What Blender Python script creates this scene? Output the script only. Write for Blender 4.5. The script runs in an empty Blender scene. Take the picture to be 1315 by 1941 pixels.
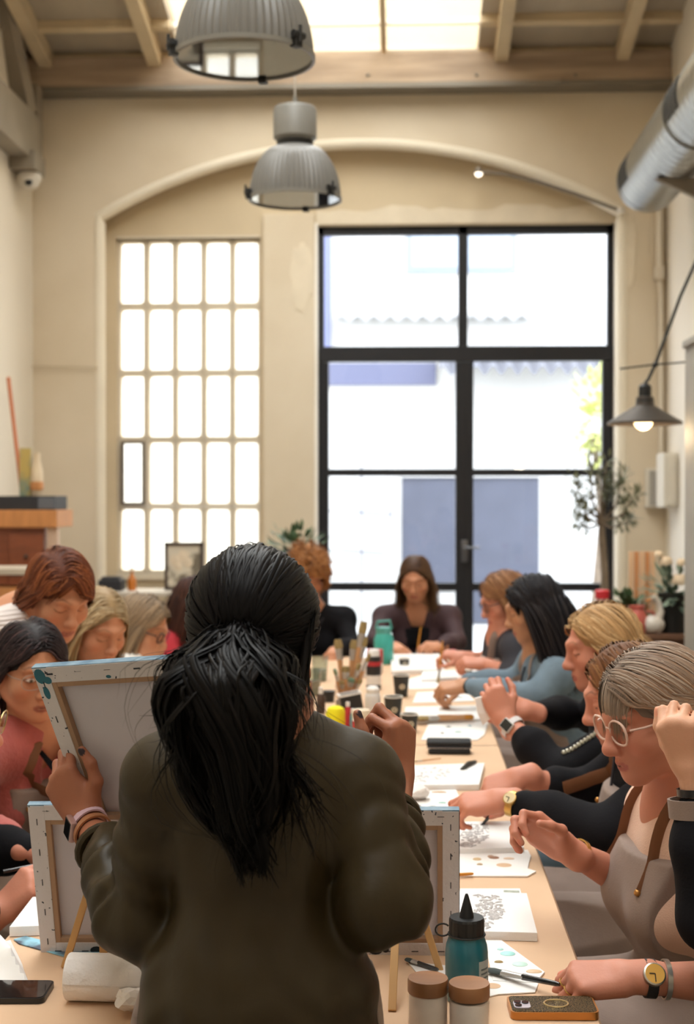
import bpy, bmesh, math, random
import numpy as np
from mathutils import Vector, Matrix
R_ = math.radians
random.seed(7); np.random.seed(7)
SC = bpy.context.scene
COL = SC.collection

# ---------------------------------------------------------------- camera
F_PX, W_PX, H_PX = 2600.0, 1315.0, 1941.0
EYE = Vector((0, 0, 1.57))
YAW, PITCH = math.atan(112.5 / F_PX), math.atan(30.5 / F_PX)
cam_d = bpy.data.cameras.new('camera'); cam = bpy.data.objects.new('camera', cam_d); COL.objects.link(cam)
cam.location = EYE
cam.rotation_euler = (math.pi / 2 - PITCH, 0, YAW)
cam_d.sensor_fit = 'VERTICAL'; cam_d.sensor_height = 36.0; cam_d.lens = 36.0 * F_PX / H_PX
cam_d.clip_start = 0.05; cam_d.clip_end = 300
cam_d.dof.use_dof = True; cam_d.dof.focus_distance = 2.25; cam_d.dof.aperture_fstop = 5.0
SC.camera = cam
# ---------------------------------------------------------------- world, light, exposure
wd = bpy.data.worlds.new('sky_world'); SC.world = wd; wd.use_nodes = True
wd.node_tree.nodes['Background'].inputs[0].default_value = (0.965, 0.985, 1.0, 1)
wd.node_tree.nodes['Background'].inputs[1].default_value = 9.0
SC.view_settings.view_transform = 'Standard'; SC.view_settings.look = 'None'
SC.view_settings.gamma = 1.0; SC.view_settings.exposure = 0.12; SC.view_settings.use_curve_mapping = False
SC.cycles.max_bounces = 8; SC.cycles.diffuse_bounces = 5; SC.cycles.transparent_max_bounces = 16
SC.cycles.caustics_reflective = False; SC.cycles.caustics_refractive = False
SC.cycles.sample_clamp_indirect = 6.0
def area_light(name, loc, rot, sx, sy, power, color=(1, 1, 1), portal=False):
    l = bpy.data.lights.new(name, 'AREA'); l.shape = 'RECTANGLE'; l.size = sx; l.size_y = sy
    l.energy = power; l.color = color
    if portal: l.cycles.is_portal = True
    o = bpy.data.objects.new(name, l); o.location = loc; o.rotation_euler = rot; COL.objects.link(o)
    return o
ROOF_A = math.atan(0.215)
area_light('skylight_portal', (-0.62, 4.47, 5.14 + 0.215 * 6.53), (-ROOF_A, 0, 0), 2.3, 13.2, 1, portal=True)
area_light('door_portal', (0.45, 11.32, 2.3), (-math.pi / 2, 0, 0), 2.5, 3.2, 1, portal=True)
area_light('grille_portal', (-1.75, 11.40, 2.3), (-math.pi / 2, 0, 0), 1.3, 2.9, 1, portal=True)

# ---------------------------------------------------------------- helpers
def at(px, py, Y):
    """world point at depth Y seen at a pixel of the 1315 x 1941 frame (used to measure the place)"""
    d = Vector(((px - W_PX / 2) / F_PX, -(py - H_PX / 2) / F_PX, -1.0))
    d = cam_m @ d
    return EYE + d * (Y / d.y)
def on_z(px, py, z):
    d = Vector(((px - W_PX / 2) / F_PX, -(py - H_PX / 2) / F_PX, -1.0))
    d = cam_m @ d
    return EYE + d * ((z - EYE.z) / d.z)
cam_m = cam.rotation_euler.to_matrix()
def V(*a): return Vector(a[0]) if len(a) == 1 else Vector(a)
def srgb(h):
    h = h.lstrip('#'); c = [int(h[i:i + 2], 16) / 255 for i in (0, 2, 4)]
    return tuple((x / 12.92 if x <= 0.04045 else ((x + 0.055) / 1.055) ** 2.4) for x in c)
def tag(o, label=None, cat=None, group=None, kind=None):
    if label: o['label'] = label
    if cat: o['category'] = cat
    if group: o['group'] = group
    if kind: o['kind'] = kind
    return o
def empty(name, loc=(0, 0, 0), label=None, cat=None, group=None, rz=0, kind=None):
    o = bpy.data.objects.new(name, None); COL.objects.link(o); o.location = loc; o.rotation_euler = (0, 0, rz)
    o.empty_display_size = 0.05
    return tag(o, label, cat, group, kind)
def link(name, me, mat, parent=None, local=False):
    o = bpy.data.objects.new(name, me); COL.objects.link(o)
    if mat is not None and not me.materials:
        for m in (mat if isinstance(mat, (list, tuple)) else [mat]): me.materials.append(m)
    if parent is not None:
        o.parent = parent
        if not local: o.matrix_parent_inverse = world_of(parent).inverted()
    return o
def world_of(o):
    m = Matrix.LocRotScale(o.location, o.rotation_euler, o.scale)
    if o.parent is not None: m = world_of(o.parent) @ o.matrix_parent_inverse @ m
    return m
def frame_of(d, up=(0, 0, 1)):
    z = Vector(d).normalized(); u = Vector(up)
    if abs(z.dot(u.normalized())) > 0.97: u = Vector((0, 1, 0)) if abs(z.y) < .9 else Vector((1, 0, 0))
    x = u.cross(z).normalized(); y = z.cross(x)
    return x, y, z
class MB:
    """collects shapes and links them as one mesh object"""
    def __init__(s): s.v = []; s.f = []; s.m = []; s.mi = 0; s.uv = []
    def add(s, vs, fs):
        n = len(s.v); s.v += [tuple(v) for v in vs]; s.f += [tuple(n + i for i in f) for f in fs]; s.m += [s.mi] * len(fs); return s
    def box(s, lo, hi, M=None, bev=0.0):
        x0, y0, z0 = lo; x1, y1, z1 = hi
        if bev > 0:
            b = min(bev, (x1-x0)*.45, (y1-y0)*.45, (z1-z0)*.45)
            bm = bmesh.new(); bmesh.ops.create_cube(bm, size=1)
            for v in bm.verts: v.co = Vector((x0 + (v.co.x+.5)*(x1-x0), y0 + (v.co.y+.5)*(y1-y0), z0 + (v.co.z+.5)*(z1-z0)))
            bmesh.ops.bevel(bm, geom=bm.edges[:], offset=b, segments=2, profile=.6, affect='EDGES')
            vs = [v.co.copy() for v in bm.verts]; fs = [[v.index for v in f.verts] for f in bm.faces]; bm.free()
        else:
            vs = [V(x, y, z) for x in (x0, x1) for y in (y0, y1) for z in (z0, z1)]
            fs = [(0,1,3,2),(4,6,7,5),(0,4,5,1),(2,3,7,6),(0,2,6,4),(1,5,7,3)]
        if M is not None: vs = [M @ v for v in vs]
        return s.add(vs, fs)
    def tube(s, pts, rad, n=8, caps=True, closed=False, flat=1.0, up=(0, 0, 1)):
        pts = [Vector(p) for p in pts]; k = len(pts)
        rad = [rad] * k if isinstance(rad, (int, float)) else list(rad)
        rings = []; px = None
        for i, p in enumerate(pts):
            a = pts[i - 1] if (i > 0 or closed) else p; b = pts[(i + 1) % k] if (i < k - 1 or closed) else p
            t = (b - a)
            if t.length < 1e-9: t = Vector((0, 0, 1))
            t.normalize()
            if px is None: px = frame_of(t, up)[0]
            px = (px - t * px.dot(t))
            px = px.normalized() if px.length > 1e-6 else frame_of(t, up)[0]
            py = t.cross(px)
            rings.append([p + (px * math.cos(2*math.pi*j/n) + py * math.sin(2*math.pi*j/n) * flat) * rad[i] for j in range(n)])
        vs = [v for r in rings for v in r]; fs = []
        for i in range(k if closed else k - 1):
            i2 = (i + 1) % k
            for j in range(n):
                fs.append((i*n + j, i*n + (j+1) % n, i2*n + (j+1) % n, i2*n + j))
        if caps and not closed: fs += [tuple(range(n))[::-1], tuple((k-1)*n + j for j in range(n))]
        return s.add(vs, fs)
    def lathe(s, prof, n=32, M=None, a0=0, a1=2*math.pi):
        """prof: list of (r, z)"""
        full = abs(a1 - a0 - 2*math.pi) < 1e-6; m = n if full else n + 1; vs = []; fs = []
        for r, z in prof:
            for j in range(m):
                a = a0 + (a1 - a0) * j / n; vs.append(V(r*math.cos(a), r*math.sin(a), z))
        for i in range(len(prof) - 1):
            for j in range(n):
                j2 = (j + 1) % m
                fs.append((i*m + j, i*m + j2, (i+1)*m + j2, (i+1)*m + j))
        if full:
            if prof[0][0] > 1e-6: fs.append(tuple(range(m))[::-1])
            if prof[-1][0] > 1e-6: fs.append(tuple((len(prof)-1)*m + j for j in range(m)))
        if M is not None: vs = [M @ v for v in vs]
        return s.add(vs, fs)
    def ball(s, c, r, n=12, M=None):
        r = (r, r, r) if isinstance(r, (int, float)) else r
        k = max(4, n // 2); prof = [(math.sin(math.pi*i/k), -math.cos(math.pi*i/k)) for i in range(k + 1)]
        T = Matrix.Translation(Vector(c)) @ (M.to_4x4() if M is not None else Matrix.Identity(4)) @ Matrix.Diagonal((*r, 1))
        prof[0] = (0.0001, prof[0][1]); prof[-1] = (0.0001, prof[-1][1])
        return s.lathe(prof, n, T)
    def prism(s, poly, z0, z1, M=None):
        n = len(poly); vs = [V(x, y, z0) for x, y in poly] + [V(x, y, z1) for x, y in poly]
        fs = [tuple(range(n))[::-1], tuple(range(n, 2*n))] + [(i, (i+1) % n, n + (i+1) % n, n + i) for i in range(n)]
        if M is not None: vs = [M @ v for v in vs]
        return s.add(vs, fs)
    def grid(s, nu, nv, fn):
        vs = [fn(i / nu, j / nv) for i in range(nu + 1) for j in range(nv + 1)]
        fs = [(i*(nv+1) + j, (i+1)*(nv+1) + j, (i+1)*(nv+1) + j + 1, i*(nv+1) + j + 1) for i in range(nu) for j in range(nv)]
        return s.add(vs, fs)
    def mesh(s, name, smooth=False, angle=None):
        me = bpy.data.meshes.new(name); me.from_pydata(s.v, [], s.f)
        if max(s.m, default=0) > 0: me.polygons.foreach_set('material_index', s.m)
        if smooth:
            me.polygons.foreach_set('use_smooth', [True] * len(me.polygons))
            if angle is not None: me.set_sharp_from_angle(angle=R_(angle))
        bm = bmesh.new(); bm.from_mesh(me); bmesh.ops.recalc_face_normals(bm, faces=bm.faces[:]); bm.to_mesh(me); bm.free()
        me.update(); return me
    def build(s, name, mat, parent=None, smooth=False, angle=40, label=None, local=False):
        o = link(name, s.mesh(name, smooth, angle), mat, parent, local)
        if label: o['label'] = label
        return o
def TRS(loc=(0, 0, 0), rz=0, rx=0, ry=0):
    return Matrix.Translation(Vector(loc)) @ Matrix.Rotation(rz, 4, 'Z') @ Matrix.Rotation(ry, 4, 'Y') @ Matrix.Rotation(rx, 4, 'X')
def children(o): return [c for c in COL.objects if c.parent is o]
def copy_tree(o, parent=None, kids=None):
    kids = children(o) if kids is None else kids
    c = o.copy(); COL.objects.link(c)
    if parent is not None: c.parent = parent
    for k in kids: copy_tree(k, c)
    return c

# ---------------------------------------------------------------- materials
MATS = {}
def mat(name, col, rough=0.6, metal=0.0, var=0.0, vscale=8.0, bump=0.0, bscale=40.0, spec=0.5, coat=0.0, sheen=0.0, col2=None, stretch=(1, 1, 1), sub=0.0, detail=4.0, fac=(0.35, 0.65), coords='Object', trans=0.0, alpha=1.0):
    if name in MATS: return MATS[name]
    m = bpy.data.materials.new(name); m.use_nodes = True; MATS[name] = m
    nt = m.node_tree; N = nt.nodes; L = nt.links; b = N['Principled BSDF']
    c = srgb(col) if isinstance(col, str) else col
    b.inputs['Base Color'].default_value = (*c, 1); b.inputs['Roughness'].default_value = rough; b.inputs['Metallic'].default_value = metal
    b.inputs['Specular IOR Level'].default_value = spec
    b.inputs['Coat Weight'].default_value = coat; b.inputs['Sheen Weight'].default_value = sheen
    b.inputs['Transmission Weight'].default_value = trans; b.inputs['Alpha'].default_value = alpha
    if sub: b.inputs['Subsurface Weight'].default_value = sub; b.inputs['Subsurface Radius'].default_value = (.012, .005, .003); b.inputs['Subsurface Scale'].default_value = .5
    if var > 0 or col2 or bump > 0:
        tc = N.new('ShaderNodeTexCoord'); mp = N.new('ShaderNodeMapping'); L.new(tc.outputs[coords], mp.inputs[0]); mp.inputs['Scale'].default_value = stretch
    if var > 0 or col2:
        nz = N.new('ShaderNodeTexNoise'); nz.inputs['Scale'].default_value = vscale; nz.inputs['Detail'].default_value = detail; L.new(mp.outputs[0], nz.inputs['Vector'])
        cr = N.new('ShaderNodeValToRGB'); cr.color_ramp.elements[0].position, cr.color_ramp.elements[1].position = fac
        c2 = srgb(col2) if isinstance(col2, str) else (col2 or tuple(x * (1 - var) for x in c))
        cr.color_ramp.elements[0].color = (*c2, 1); cr.color_ramp.elements[1].color = (*c, 1)
        L.new(nz.outputs['Fac'], cr.inputs[0]); L.new(cr.outputs[0], b.inputs['Base Color'])
    if bump > 0:
        n2 = N.new('ShaderNodeTexNoise'); n2.inputs['Scale'].default_value = bscale; n2.inputs['Detail'].default_value = 5; L.new(mp.outputs[0], n2.inputs['Vector'])
        bp = N.new('ShaderNodeBump'); bp.inputs['Strength'].default_value = bump; bp.inputs['Distance'].default_value = 0.01
        L.new(n2.outputs['Fac'], bp.inputs['Height']); L.new(bp.outputs[0], b.inputs['Normal'])
    return m
def emit(name, col, s):
    m = mat(name, col); b = m.node_tree.nodes['Principled BSDF']
    b.inputs['Emission Color'].default_value = (*(srgb(col) if isinstance(col, str) else col), 1); b.inputs['Emission Strength'].default_value = s
    return m
def glass(name, tint='#ffffff', refl=0.06, rough=0.02, fres=.5):
    """thin pane: lets light through, mirrors a little by Fresnel"""
    if name in MATS: return MATS[name]
    m = bpy.data.materials.new(name); m.use_nodes = True; MATS[name] = m
    nt = m.node_tree; N = nt.nodes; L = nt.links; N.remove(N['Principled BSDF'])
    t = N.new('ShaderNodeBsdfTransparent'); t.inputs[0].default_value = (*srgb(tint), 1)
    g = N.new('ShaderNodeBsdfGlossy'); g.inputs['Roughness'].default_value = rough
    lw = N.new('ShaderNodeLayerWeight'); lw.inputs[0].default_value = 0.5
    ma = N.new('ShaderNodeMath'); ma.operation = 'MULTIPLY_ADD'; ma.inputs[2].default_value = refl
    pw = N.new('ShaderNodeMath'); pw.operation = 'POWER'; pw.inputs[1].default_value = 3.0
    L.new(lw.outputs['Facing'], pw.inputs[0]); L.new(pw.outputs[0], ma.inputs[0])
    ma.inputs[1].default_value = fres
    mx = N.new('ShaderNodeMixShader'); L.new(ma.outputs[0], mx.inputs[0]); L.new(t.outputs[0], mx.inputs[1]); L.new(g.outputs[0], mx.inputs[2])
    L.new(mx.outputs[0], N['Material Output'].inputs[0]); return m
# ================================================================ room
XL, XR, YB, YF = -3.02, 2.06, 11.0, -4.5
PLASTER = mat('wall_plaster', '#d3c5ae', .9, var=.10, vscale=1.3, bump=.12, bscale=14, col2='#c8b89e', fac=(.3, .7))
PLASTER_L = mat('left_wall_plaster', '#ddd3c2', .9, var=.06, vscale=1.1, bump=.1, bscale=12)
PATCH = mat('bare_plaster_patch', '#d8cab2', .95, var=.08, vscale=6)
TRIMW = mat('arch_trim_paint', '#e0d5c0', .85, var=.05, vscale=3)
BLACKM = mat('black_window_metal', '#17161a', .45, metal=.0, spec=.4)
PANE = glass('window_glass', '#f4f8ff', .02, .02, .3)
FROST = glass('frosted_pane', '#fdfdfb', .01, .3, .1)
CEILW = mat('ceiling_boards', '#ac9f8c', .9, var=.15, vscale=3, stretch=(1, .2, 1))
RAFT = mat('rafter_paint', '#cbb796', .85, var=.12, vscale=4)
BEAMW = mat('header_beam_wood', '#b39d85', .85, var=.25, vscale=2.5, stretch=(.4, 1, 4), col2='#8c7864', bump=.2, bscale=20)
TRUSS = mat('truss_grey_wood', '#8f8474', .8, var=.15, vscale=3)
CONC = mat('concrete_floor', '#8d867c', .7, var=.15, vscale=2)

def struct(name, mb, m, parent=None, label=None, **k):
    o = mb.build(name, m, parent, **k)
    if parent is None: o['kind'] = 'structure'
    if label: o['label'] = label
    return o
struct('floor', MB().box((XL - .3, YF - .3, -.1), (XR + .3, YB + .5, 0)), CONC)
struct('wall_left', MB().box((XL - .3, YF, 0), (XL, YB + .4, 9)), PLASTER_L)
struct('wall_right', MB().box((XR, YF, 0), (XR + .3, YB + .4, 9)), PLASTER_L)
struct('wall_front', MB().box((XL - .3, YF - .3, 0), (XR + .3, YF, 9)), PLASTER_L)
# --- back wall: outer leaf with the flat arch, inner leaf with window and door openings
AX0, AX1 = at(187, 700, YB).x, at(1180, 700, YB).x
SPR, CRN = 3.83, 4.40
def arch_pts(x0, x1, spring, crown, n=28):
    w = (x1 - x0) / 2; h = crown - spring; r = (w*w + h*h) / (2*h); cx = (x0 + x1) / 2; cz = crown - r; a = math.asin(w / r)
    return [(cx + r*math.sin(-a + 2*a*i/n), cz + r*math.cos(-a + 2*a*i/n)) for i in range(n + 1)]
ap = arch_pts(AX0, AX1, SPR, CRN)
wb = MB()
wb.box((XL - .3, YB, 0), (AX0, YB + .22, 6.2)); wb.box((AX1, YB, 0), (XR + .3, YB + .22, 6.2))
for (xa, za), (xb, zb) in zip(ap[:-1], ap[1:]):
    vs = [V(x, y, z) for x, z in ((xa, za), (xb, zb), (xb, 6.2), (xa, 6.2)) for y in (YB, YB + .22)]
    wb.add(vs, [(0,2,4,6), (1,7,5,3), (0,1,3,2)])
wall_back = struct('wall_back', wb, PLASTER)
# rounded lip that follows the arch and the left jamb
lip = MB(); lp = [(AX0, 0.0), (AX0, 1.2), (AX0, 2.4), (AX0, SPR - .06)] + ap + [(AX1, SPR - .05), (AX1, 2), (AX1, 0)]
lip.tube([V(x, YB + .035, z) for x, z in lp], .05, 10)
struct('arch_lip', lip, TRIMW, wall_back, smooth=True)
# inner leaf
YI, YI2 = YB + .20, YB + .42
def X(px, Y=YI): return at(px, 900, Y).x
def Z(py, Y=YI): return at(700, py, Y).z
GX = [X(249 + 54.25 * i) for i in range(5)]; gp = GX[1] - GX[0]; GXa, GXb = GX[0] - gp/2, GX[4] + gp/2
GZ = [Z(513 + 127.8 * i) for i in range(5)]; gr = GZ[0] - GZ[1]; GZa, GZb = GZ[4] - gr/2, GZ[0] + gr/2
DX0, DX1, DZ1 = X(601), X(1163), Z(427)
inn = MB()
inn.box((AX0 - .1, YI, 0), (GXa, YI2, 4.6)); inn.box((GXa, YI, 0), (GXb, YI2, GZa)); inn.box((GXa, YI, GZb), (GXb, YI2, 4.6))
inn.box((GXb, YI - .0, 0), (DX0, YI2, 4.6)); inn.box((DX0, YI, DZ1), (DX1, YI2, 4.6)); inn.box((DX1, YI, 0), (AX1 + .1, YI2, 4.6))
struct('inner_wall', inn, mat('niche_plaster', '#c8b698', .9, var=.1, vscale=1.6, bump=.1, bscale=14), wall_back)
# pier between window and door, a little proud, with flaked patches
PX0, PX1 = X(500), X(597)
struct('pier', MB().box((PX0, YI - .05, 0), (PX1, YI + .02, Z(405)), bev=.01), PLASTER, wall_back)
def blob_poly(cx, cz, rx, rz, seed, n=22):
    rr = random.Random(seed)
    return [(cx + rx*math.cos(2*math.pi*i/n)*(.75 + .4*rr.random()), cz + rz*math.sin(2*math.pi*i/n)*(.75 + .4*rr.random())) for i in range(n)]
def wall_patch(px, py, rx, rz, y, seed):
    c = at(px, py, y); M = Matrix.Translation((0, y, 0)) @ Matrix.Rotation(math.pi/2, 4, 'X')
    struct('plaster_patch', MB().prism(blob_poly(c.x, c.z, rx, rz, seed), 0, .006, M), PATCH, wall_back, label='paler bare patch of flaked plaster')
wall_patch(573, 520, .10, .28, YI - .05, 3)
wall_patch(1190, 470, .06, .3, YB, 5)
M_ = Matrix.Translation((0, YI, 0)) @ Matrix.Rotation(math.pi/2, 4, 'X')
zz = Z(425); rr = random.Random(4)
top = [(X(600) + (X(1172) - X(600)) * i / 24, Z(395) + (rr.random() - .5) * .06) for i in range(25)]
struct('plaster_patch', MB().prism([(X(600), zz)] + top + [(X(1172), zz)], 0, .008, M_), PATCH, wall_back, label='paler plaster band over the black door')
for a, b in ((591, 602), (1163, 1181)):
    struct('door_reveal', MB().box((X(a), YI - .012, 0), (X(b), YI + .05, DZ1 + .02)), mat('white_reveal', '#efe9de', .8), wall_back)
# --- window_1: cast grille of 5 x 5 round-cornered panes
GRID = mat('grille_paint', '#cfc2ac', .85, var=.06, vscale=4)
win = tag(bpy.data.objects.new('window_1', None), kind='structure'); COL.objects.link(win)
def rrect(cx, cz, w, h, r, n=5):
    out = []
    for sx, sz, a0 in ((1, 1, 0), (-1, 1, 90), (-1, -1, 180), (1, -1, 270)):
        for i in range(n + 1):
            a = R_(a0 + 90 * i / n); out.append((cx + sx*(w/2 - r) + r*math.cos(a), cz + sz*(h/2 - r) + r*math.sin(a)))
    return out
def cell_ring(mb, cx, cz, W, H, w, h, r, y0, y1):
    inner = rrect(cx, cz, w, h, r); n = len(inner); outer = []
    for x, z in inner:
        dx, dz = x - cx, z - cz; t = min(W/2/abs(dx) if abs(dx) > 1e-9 else 9e9, H/2/abs(dz) if abs(dz) > 1e-9 else 9e9); outer.append((cx + dx*t, cz + dz*t))
    # snap corners
    for k, (sx, sz) in enumerate(((1,1),(-1,1),(-1,-1),(1,-1))):
        outer[k*6 + 2] = (cx + sx*W/2, cz + sz*H/2); outer[k*6 + 3] = (cx + sx*W/2, cz + sz*H/2)
    vs = [V(x, y0, z) for x, z in outer] + [V(x, y0, z) for x, z in inner] + [V(x, y1, z) for x, z in inner] + [V(x, y1, z) for x, z in outer]
    fs = []
    for i in range(n):
        j = (i + 1) % n; fs += [(i, j, n + j, n + i), (n + i, n + j, 2*n + j, 2*n + i), (2*n + i, 2*n + j, 3*n + j, 3*n + i)]
    mb.add(vs, fs)
lat = MB(); pw, ph = .192, .50
for i in range(5):
    for j in range(5):
        cell_ring(lat, GX[i], GZ[j], gp, gr, pw, ph, .03, YI + .03, YI + .13)
lat.box((GXa, YI - .02, GZb), (GXb, YI + .03, GZb + .02)); lat.box((GXa, YI - .03, GZa - .05), (GXb, YI + .13, GZa))
struct('window_lattice', lat, GRID, win)
pane_me = None
for i in range(5):
    for j in range(5):
        p = MB().prism(rrect(0, 0, pw + .01, ph + .01, .03), -.003, .003, Matrix.Rotation(math.pi/2, 4, 'X'))
        if pane_me is None: pane_me = p.mesh('pane')
        o = link('pane', pane_me, FROST, win, local=True); o.location = (GX[i], YI + .08, GZ[j])
vf = MB()
cx, cz = GX[0] + .01, GZ[3]; vs = .165; vh = .48
for a, b, c, d in ((cx - vs/2 - .014, cx - vs/2 + .006, cz - vh/2, cz + vh/2), (cx + vs/2 - .006, cx + vs/2 + .014, cz - vh/2, cz + vh/2)): vf.box((a, YI - .01, c), (b, YI + .05, d))
for c in (cz - vh/2 - .02, cz + vh/2): vf.box((cx - vs/2 - .014, YI - .01, c), (cx + vs/2 + .014, YI + .05, c + .02))
struct('vent_frame', vf, mat('rusty_vent_frame', '#5d5045', .7, var=.3, vscale=12), win, label='dark metal frame of the small vent pane')
# --- door_1: tall black steel door with fixed lights over two glazed leaves
DY0, DY1 = YI + .06, YI + .13
door = tag(bpy.data.objects.new('door_1', None), kind='structure'); COL.objects.link(door)
def dz(py): return at(870, py, DY0).z
def dx(px): return at(px, 900, DY0).x
def bar(x0, x1, z0, z1, name='door_frame', d=0.0, parent=door): struct(name, MB().box((min(x0,x1), DY0 - d, min(z0,z1)), (max(x0,x1), DY1, max(z0,z1)), bev=.004), BLACKM, parent)
def pane_box(x0, x1, z0, z1): struct('pane', MB().box((x0, DY0 + .03, z0), (x1, DY0 + .036, z1)), PANE, door)
bar(dx(601), dx(614), 0, dz(428)); bar(dx(1150), dx(1163), 0, dz(428)); bar(dx(601), dx(1163), dz(444), dz(428)); bar(dx(868), dx(886), dz(672), dz(428)); bar(dx(601), dx(1163), dz(685), dz(656), d=.01)
pane_box(dx(612), dx(870), dz(658), dz(440)); pane_box(dx(884), dx(1152), dz(658), dz(440))
for xa, xb in ((614, 876), (883, 1150)):
    bar(dx(xa), dx(xa + (9 if xa < 700 else 14)), .03, dz(686), 'door_stile', .015); bar(dx(xb - (13 if xa < 700 else 9)), dx(xb), .03, dz(686), 'door_stile', .015)
    for z0, z1 in ((902, 889), (1120, 1105)): bar(dx(xa), dx(xb), dz(z0), dz(z1), 'door_rail', .01)
    bar(dx(xa), dx(xb), .03, .25, 'door_rail', .01)
    for z0, z1 in ((890, 684), (1106, 901)): pane_box(dx(xa + 7), dx(xb - 7), dz(z0), dz(z1))
    pane_box(dx(xa + 7), dx(xb - 7), .24, dz(1119))
bar(dx(875), dx(884), 0, dz(686), 'door_frame', .02)
hm = MB(); hc = V(dx(880), DY0 - .05, dz(1044)); hm.box(hc + V(-.025, 0, -.09), hc + V(.025, .03, .09), bev=.006); hm.tube([hc + V(0, 0, .03), hc + V(0, -.05, .03), hc + V(.12, -.05, .03)], .011, 8)
struct('door_handle', hm, mat('door_handle_steel', '#6b6b6e', .35, metal=.9), door, smooth=True, label='grey lever handle')
# --- roof that falls towards the back wall, long skylight, rafters and purlins
def roof_z(y): return 5.06 + .215 * (YB - y)
SX0, SX1, SY0, SY1 = -1.80, .56, -2.0, 10.9
def slab(mb, x0, x1, y0, y1, t0, t1):
    vs = [V(x, y, roof_z(y) + t) for x in (x0, x1) for y in (y0, y1) for t in (t0, t1)]
    mb.add(vs, [(0,1,3,2),(4,6,7,5),(0,4,5,1),(2,3,7,6),(0,2,6,4),(1,5,7,3)])
rb = MB(); slab(rb, XL - .3, SX0, YF - .3, YB + .5, 0, .12); slab(rb, SX1, XR + .3, YF - .3, YB + .5, 0, .12); slab(rb, SX0, SX1, YF - .3, SY0, 0, .12); slab(rb, SX0, SX1, SY1, YB + .5, 0, .015)
ceil = struct('ceiling', rb, CEILW)
RX = [-2.86, -1.99, -1.08, .74, 1.68]
for x in RX:
    r = MB(); slab(r, x - .05, x + .05, YF, YB - .02, -.14, 0); struct('rafter', r, RAFT, ceil)
for y in (10.42, 10.9):
    for xa, xb in ((XL, SX0), (SX1, XR)):
        r = MB(); slab(r, xa, xb, y - .035, y + .035, -.06, 0); struct('purlin', r, RAFT, ceil)
for y in [1.0 + 1.35 * i for i in range(7)]:
    for xa, xb in ((XL, SX0), (SX1, XR)):
        r = MB(); slab(r, xa, xb, y - .035, y + .035, -.06, 0); struct('purlin', r, RAFT, ceil)
sk = tag(bpy.data.objects.new('window_2', None), kind='structure'); COL.objects.link(sk)
xs = [SX0, -1.08, -.18, SX1]; ys = [-2.0, 0.0, 2.0, 4.2, 6.4, 8.6, 10.55, SY1]
for a, b in zip(xs[:-1], xs[1:]):
    for c, d in zip(ys[:-1], ys[1:]):
        g = MB(); slab(g, a, b, c, d, .05, .056); struct('pane', g, FROST, sk)
for x in xs[1:3]:
    g = MB(); slab(g, x - .022, x + .022, SY0, SY1, -.02, .06); struct('glazing_bar', g, RAFT, sk)
for y in ys[1:-1]:
    g = MB(); slab(g, SX0, SX1, y - .012, y + .012, .02, .06); struct('glazing_bar', g, mat('white_bar', '#efe6d6', .7), sk)
# header beam on the back wall
bz0, bz1 = at(700, 158, YB - .2).z, at(700, 100, YB - .2).z
beam = struct('trim_1', MB().box((XL, YB - .2, bz0), (XR, YB, bz1), bev=.01), BEAMW)
beam['label'] = 'wide wooden header beam under the roof'
struct('beam_angle_iron', MB().box((XL, YB - .215, bz0 - .035), (XR, YB, bz0 + .002)), mat('angle_iron', '#7f776b', .6, metal=.3), beam)
for px in (697, 903, 1090):
    c = at(px, 142, YB - .2); struct('bolt', MB().ball(c, .014, 8), MATS['angle_iron'], beam)
# roof truss end at the left wall
tr = tag(bpy.data.objects.new('roof_truss', None), kind='structure'); COL.objects.link(tr)
TY = 10.75
struct('wall_plate', MB().box((XL, 8.4, 4.15), (XL + .16, TY - .1, 4.52), bev=.01), TRUSS, tr)
struct('truss_post', MB().box((XL, TY - .1, at(60, 330, TY).z), (at(78, 300, TY).x, TY + .06, at(60, 165, TY).z), bev=.01), TRUSS, tr)
struct('truss_foot', MB().box((XL, TY - .42, 4.06), (XL + .2, TY - .1, 4.2), bev=.01), TRUSS, tr)
def beam_between(a, b, w, h):
    x, y, z = frame_of(b - a); M = Matrix((x, y, z)).transposed().to_4x4(); M.translation = a
    return MB().box((-w/2, -h/2, 0), (w/2, h/2, (b - a).length), M, bev=.008)
struct('truss_strut', beam_between(at(48, 215, TY - .25), at(-30, -160, TY - .9), .14, .14), TRUSS, tr)
struct('truss_strut', beam_between(at(-5, 60, TY - .6), at(-60, -200, TY - .6), .12, .12), TRUSS, tr)
# conduits and hairline on the walls
PIPE = mat('painted_conduit', '#b9a88c', .6, metal=.1)
pl = MB(); a, b = at(52, 352, YB - .03), at(57, 1100, YB - .03); pl.tube([V(a.x, a.y, a.z), V(a.x + .005, a.y, 0.02)], .012, 8); pl.tube([V(a.x, a.y, at(57, 694, YB - .03).z), V(at(185, 697, YB - .03).x, a.y, at(185, 697, YB - .03).z)], .006, 6)
tag(struct('wall_conduit', pl, PIPE, smooth=True), 'thin painted pipe running down the left end of the back wall', 'pipe')['kind'] = 'thing'
cd = MB(); Y1 = YB - .04
pts = [at(1250, 365, Y1), at(1250, 500, Y1), at(1252, 520, Y1)]; cd.tube(pts, .03, 10)
pts = [at(1249, 518, Y1), at(1253, 560, Y1), at(1253, 700, Y1), at(1253, 860, Y1)]; cd.tube(pts, .022, 10)
a_, b_ = at(1240, 530, Y1), at(1258, 506, Y1); cd.box((a_.x, Y1 - .03, a_.z), (min(b_.x, XR - .004), Y1 + .03, b_.z), bev=.005)
tag(struct('cable_conduit', cd, mat('white_conduit', '#cfc4b2', .5), smooth=True), 'pale cable conduits bending down the right corner beside the duct', 'conduit')['kind'] = 'thing'
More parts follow.
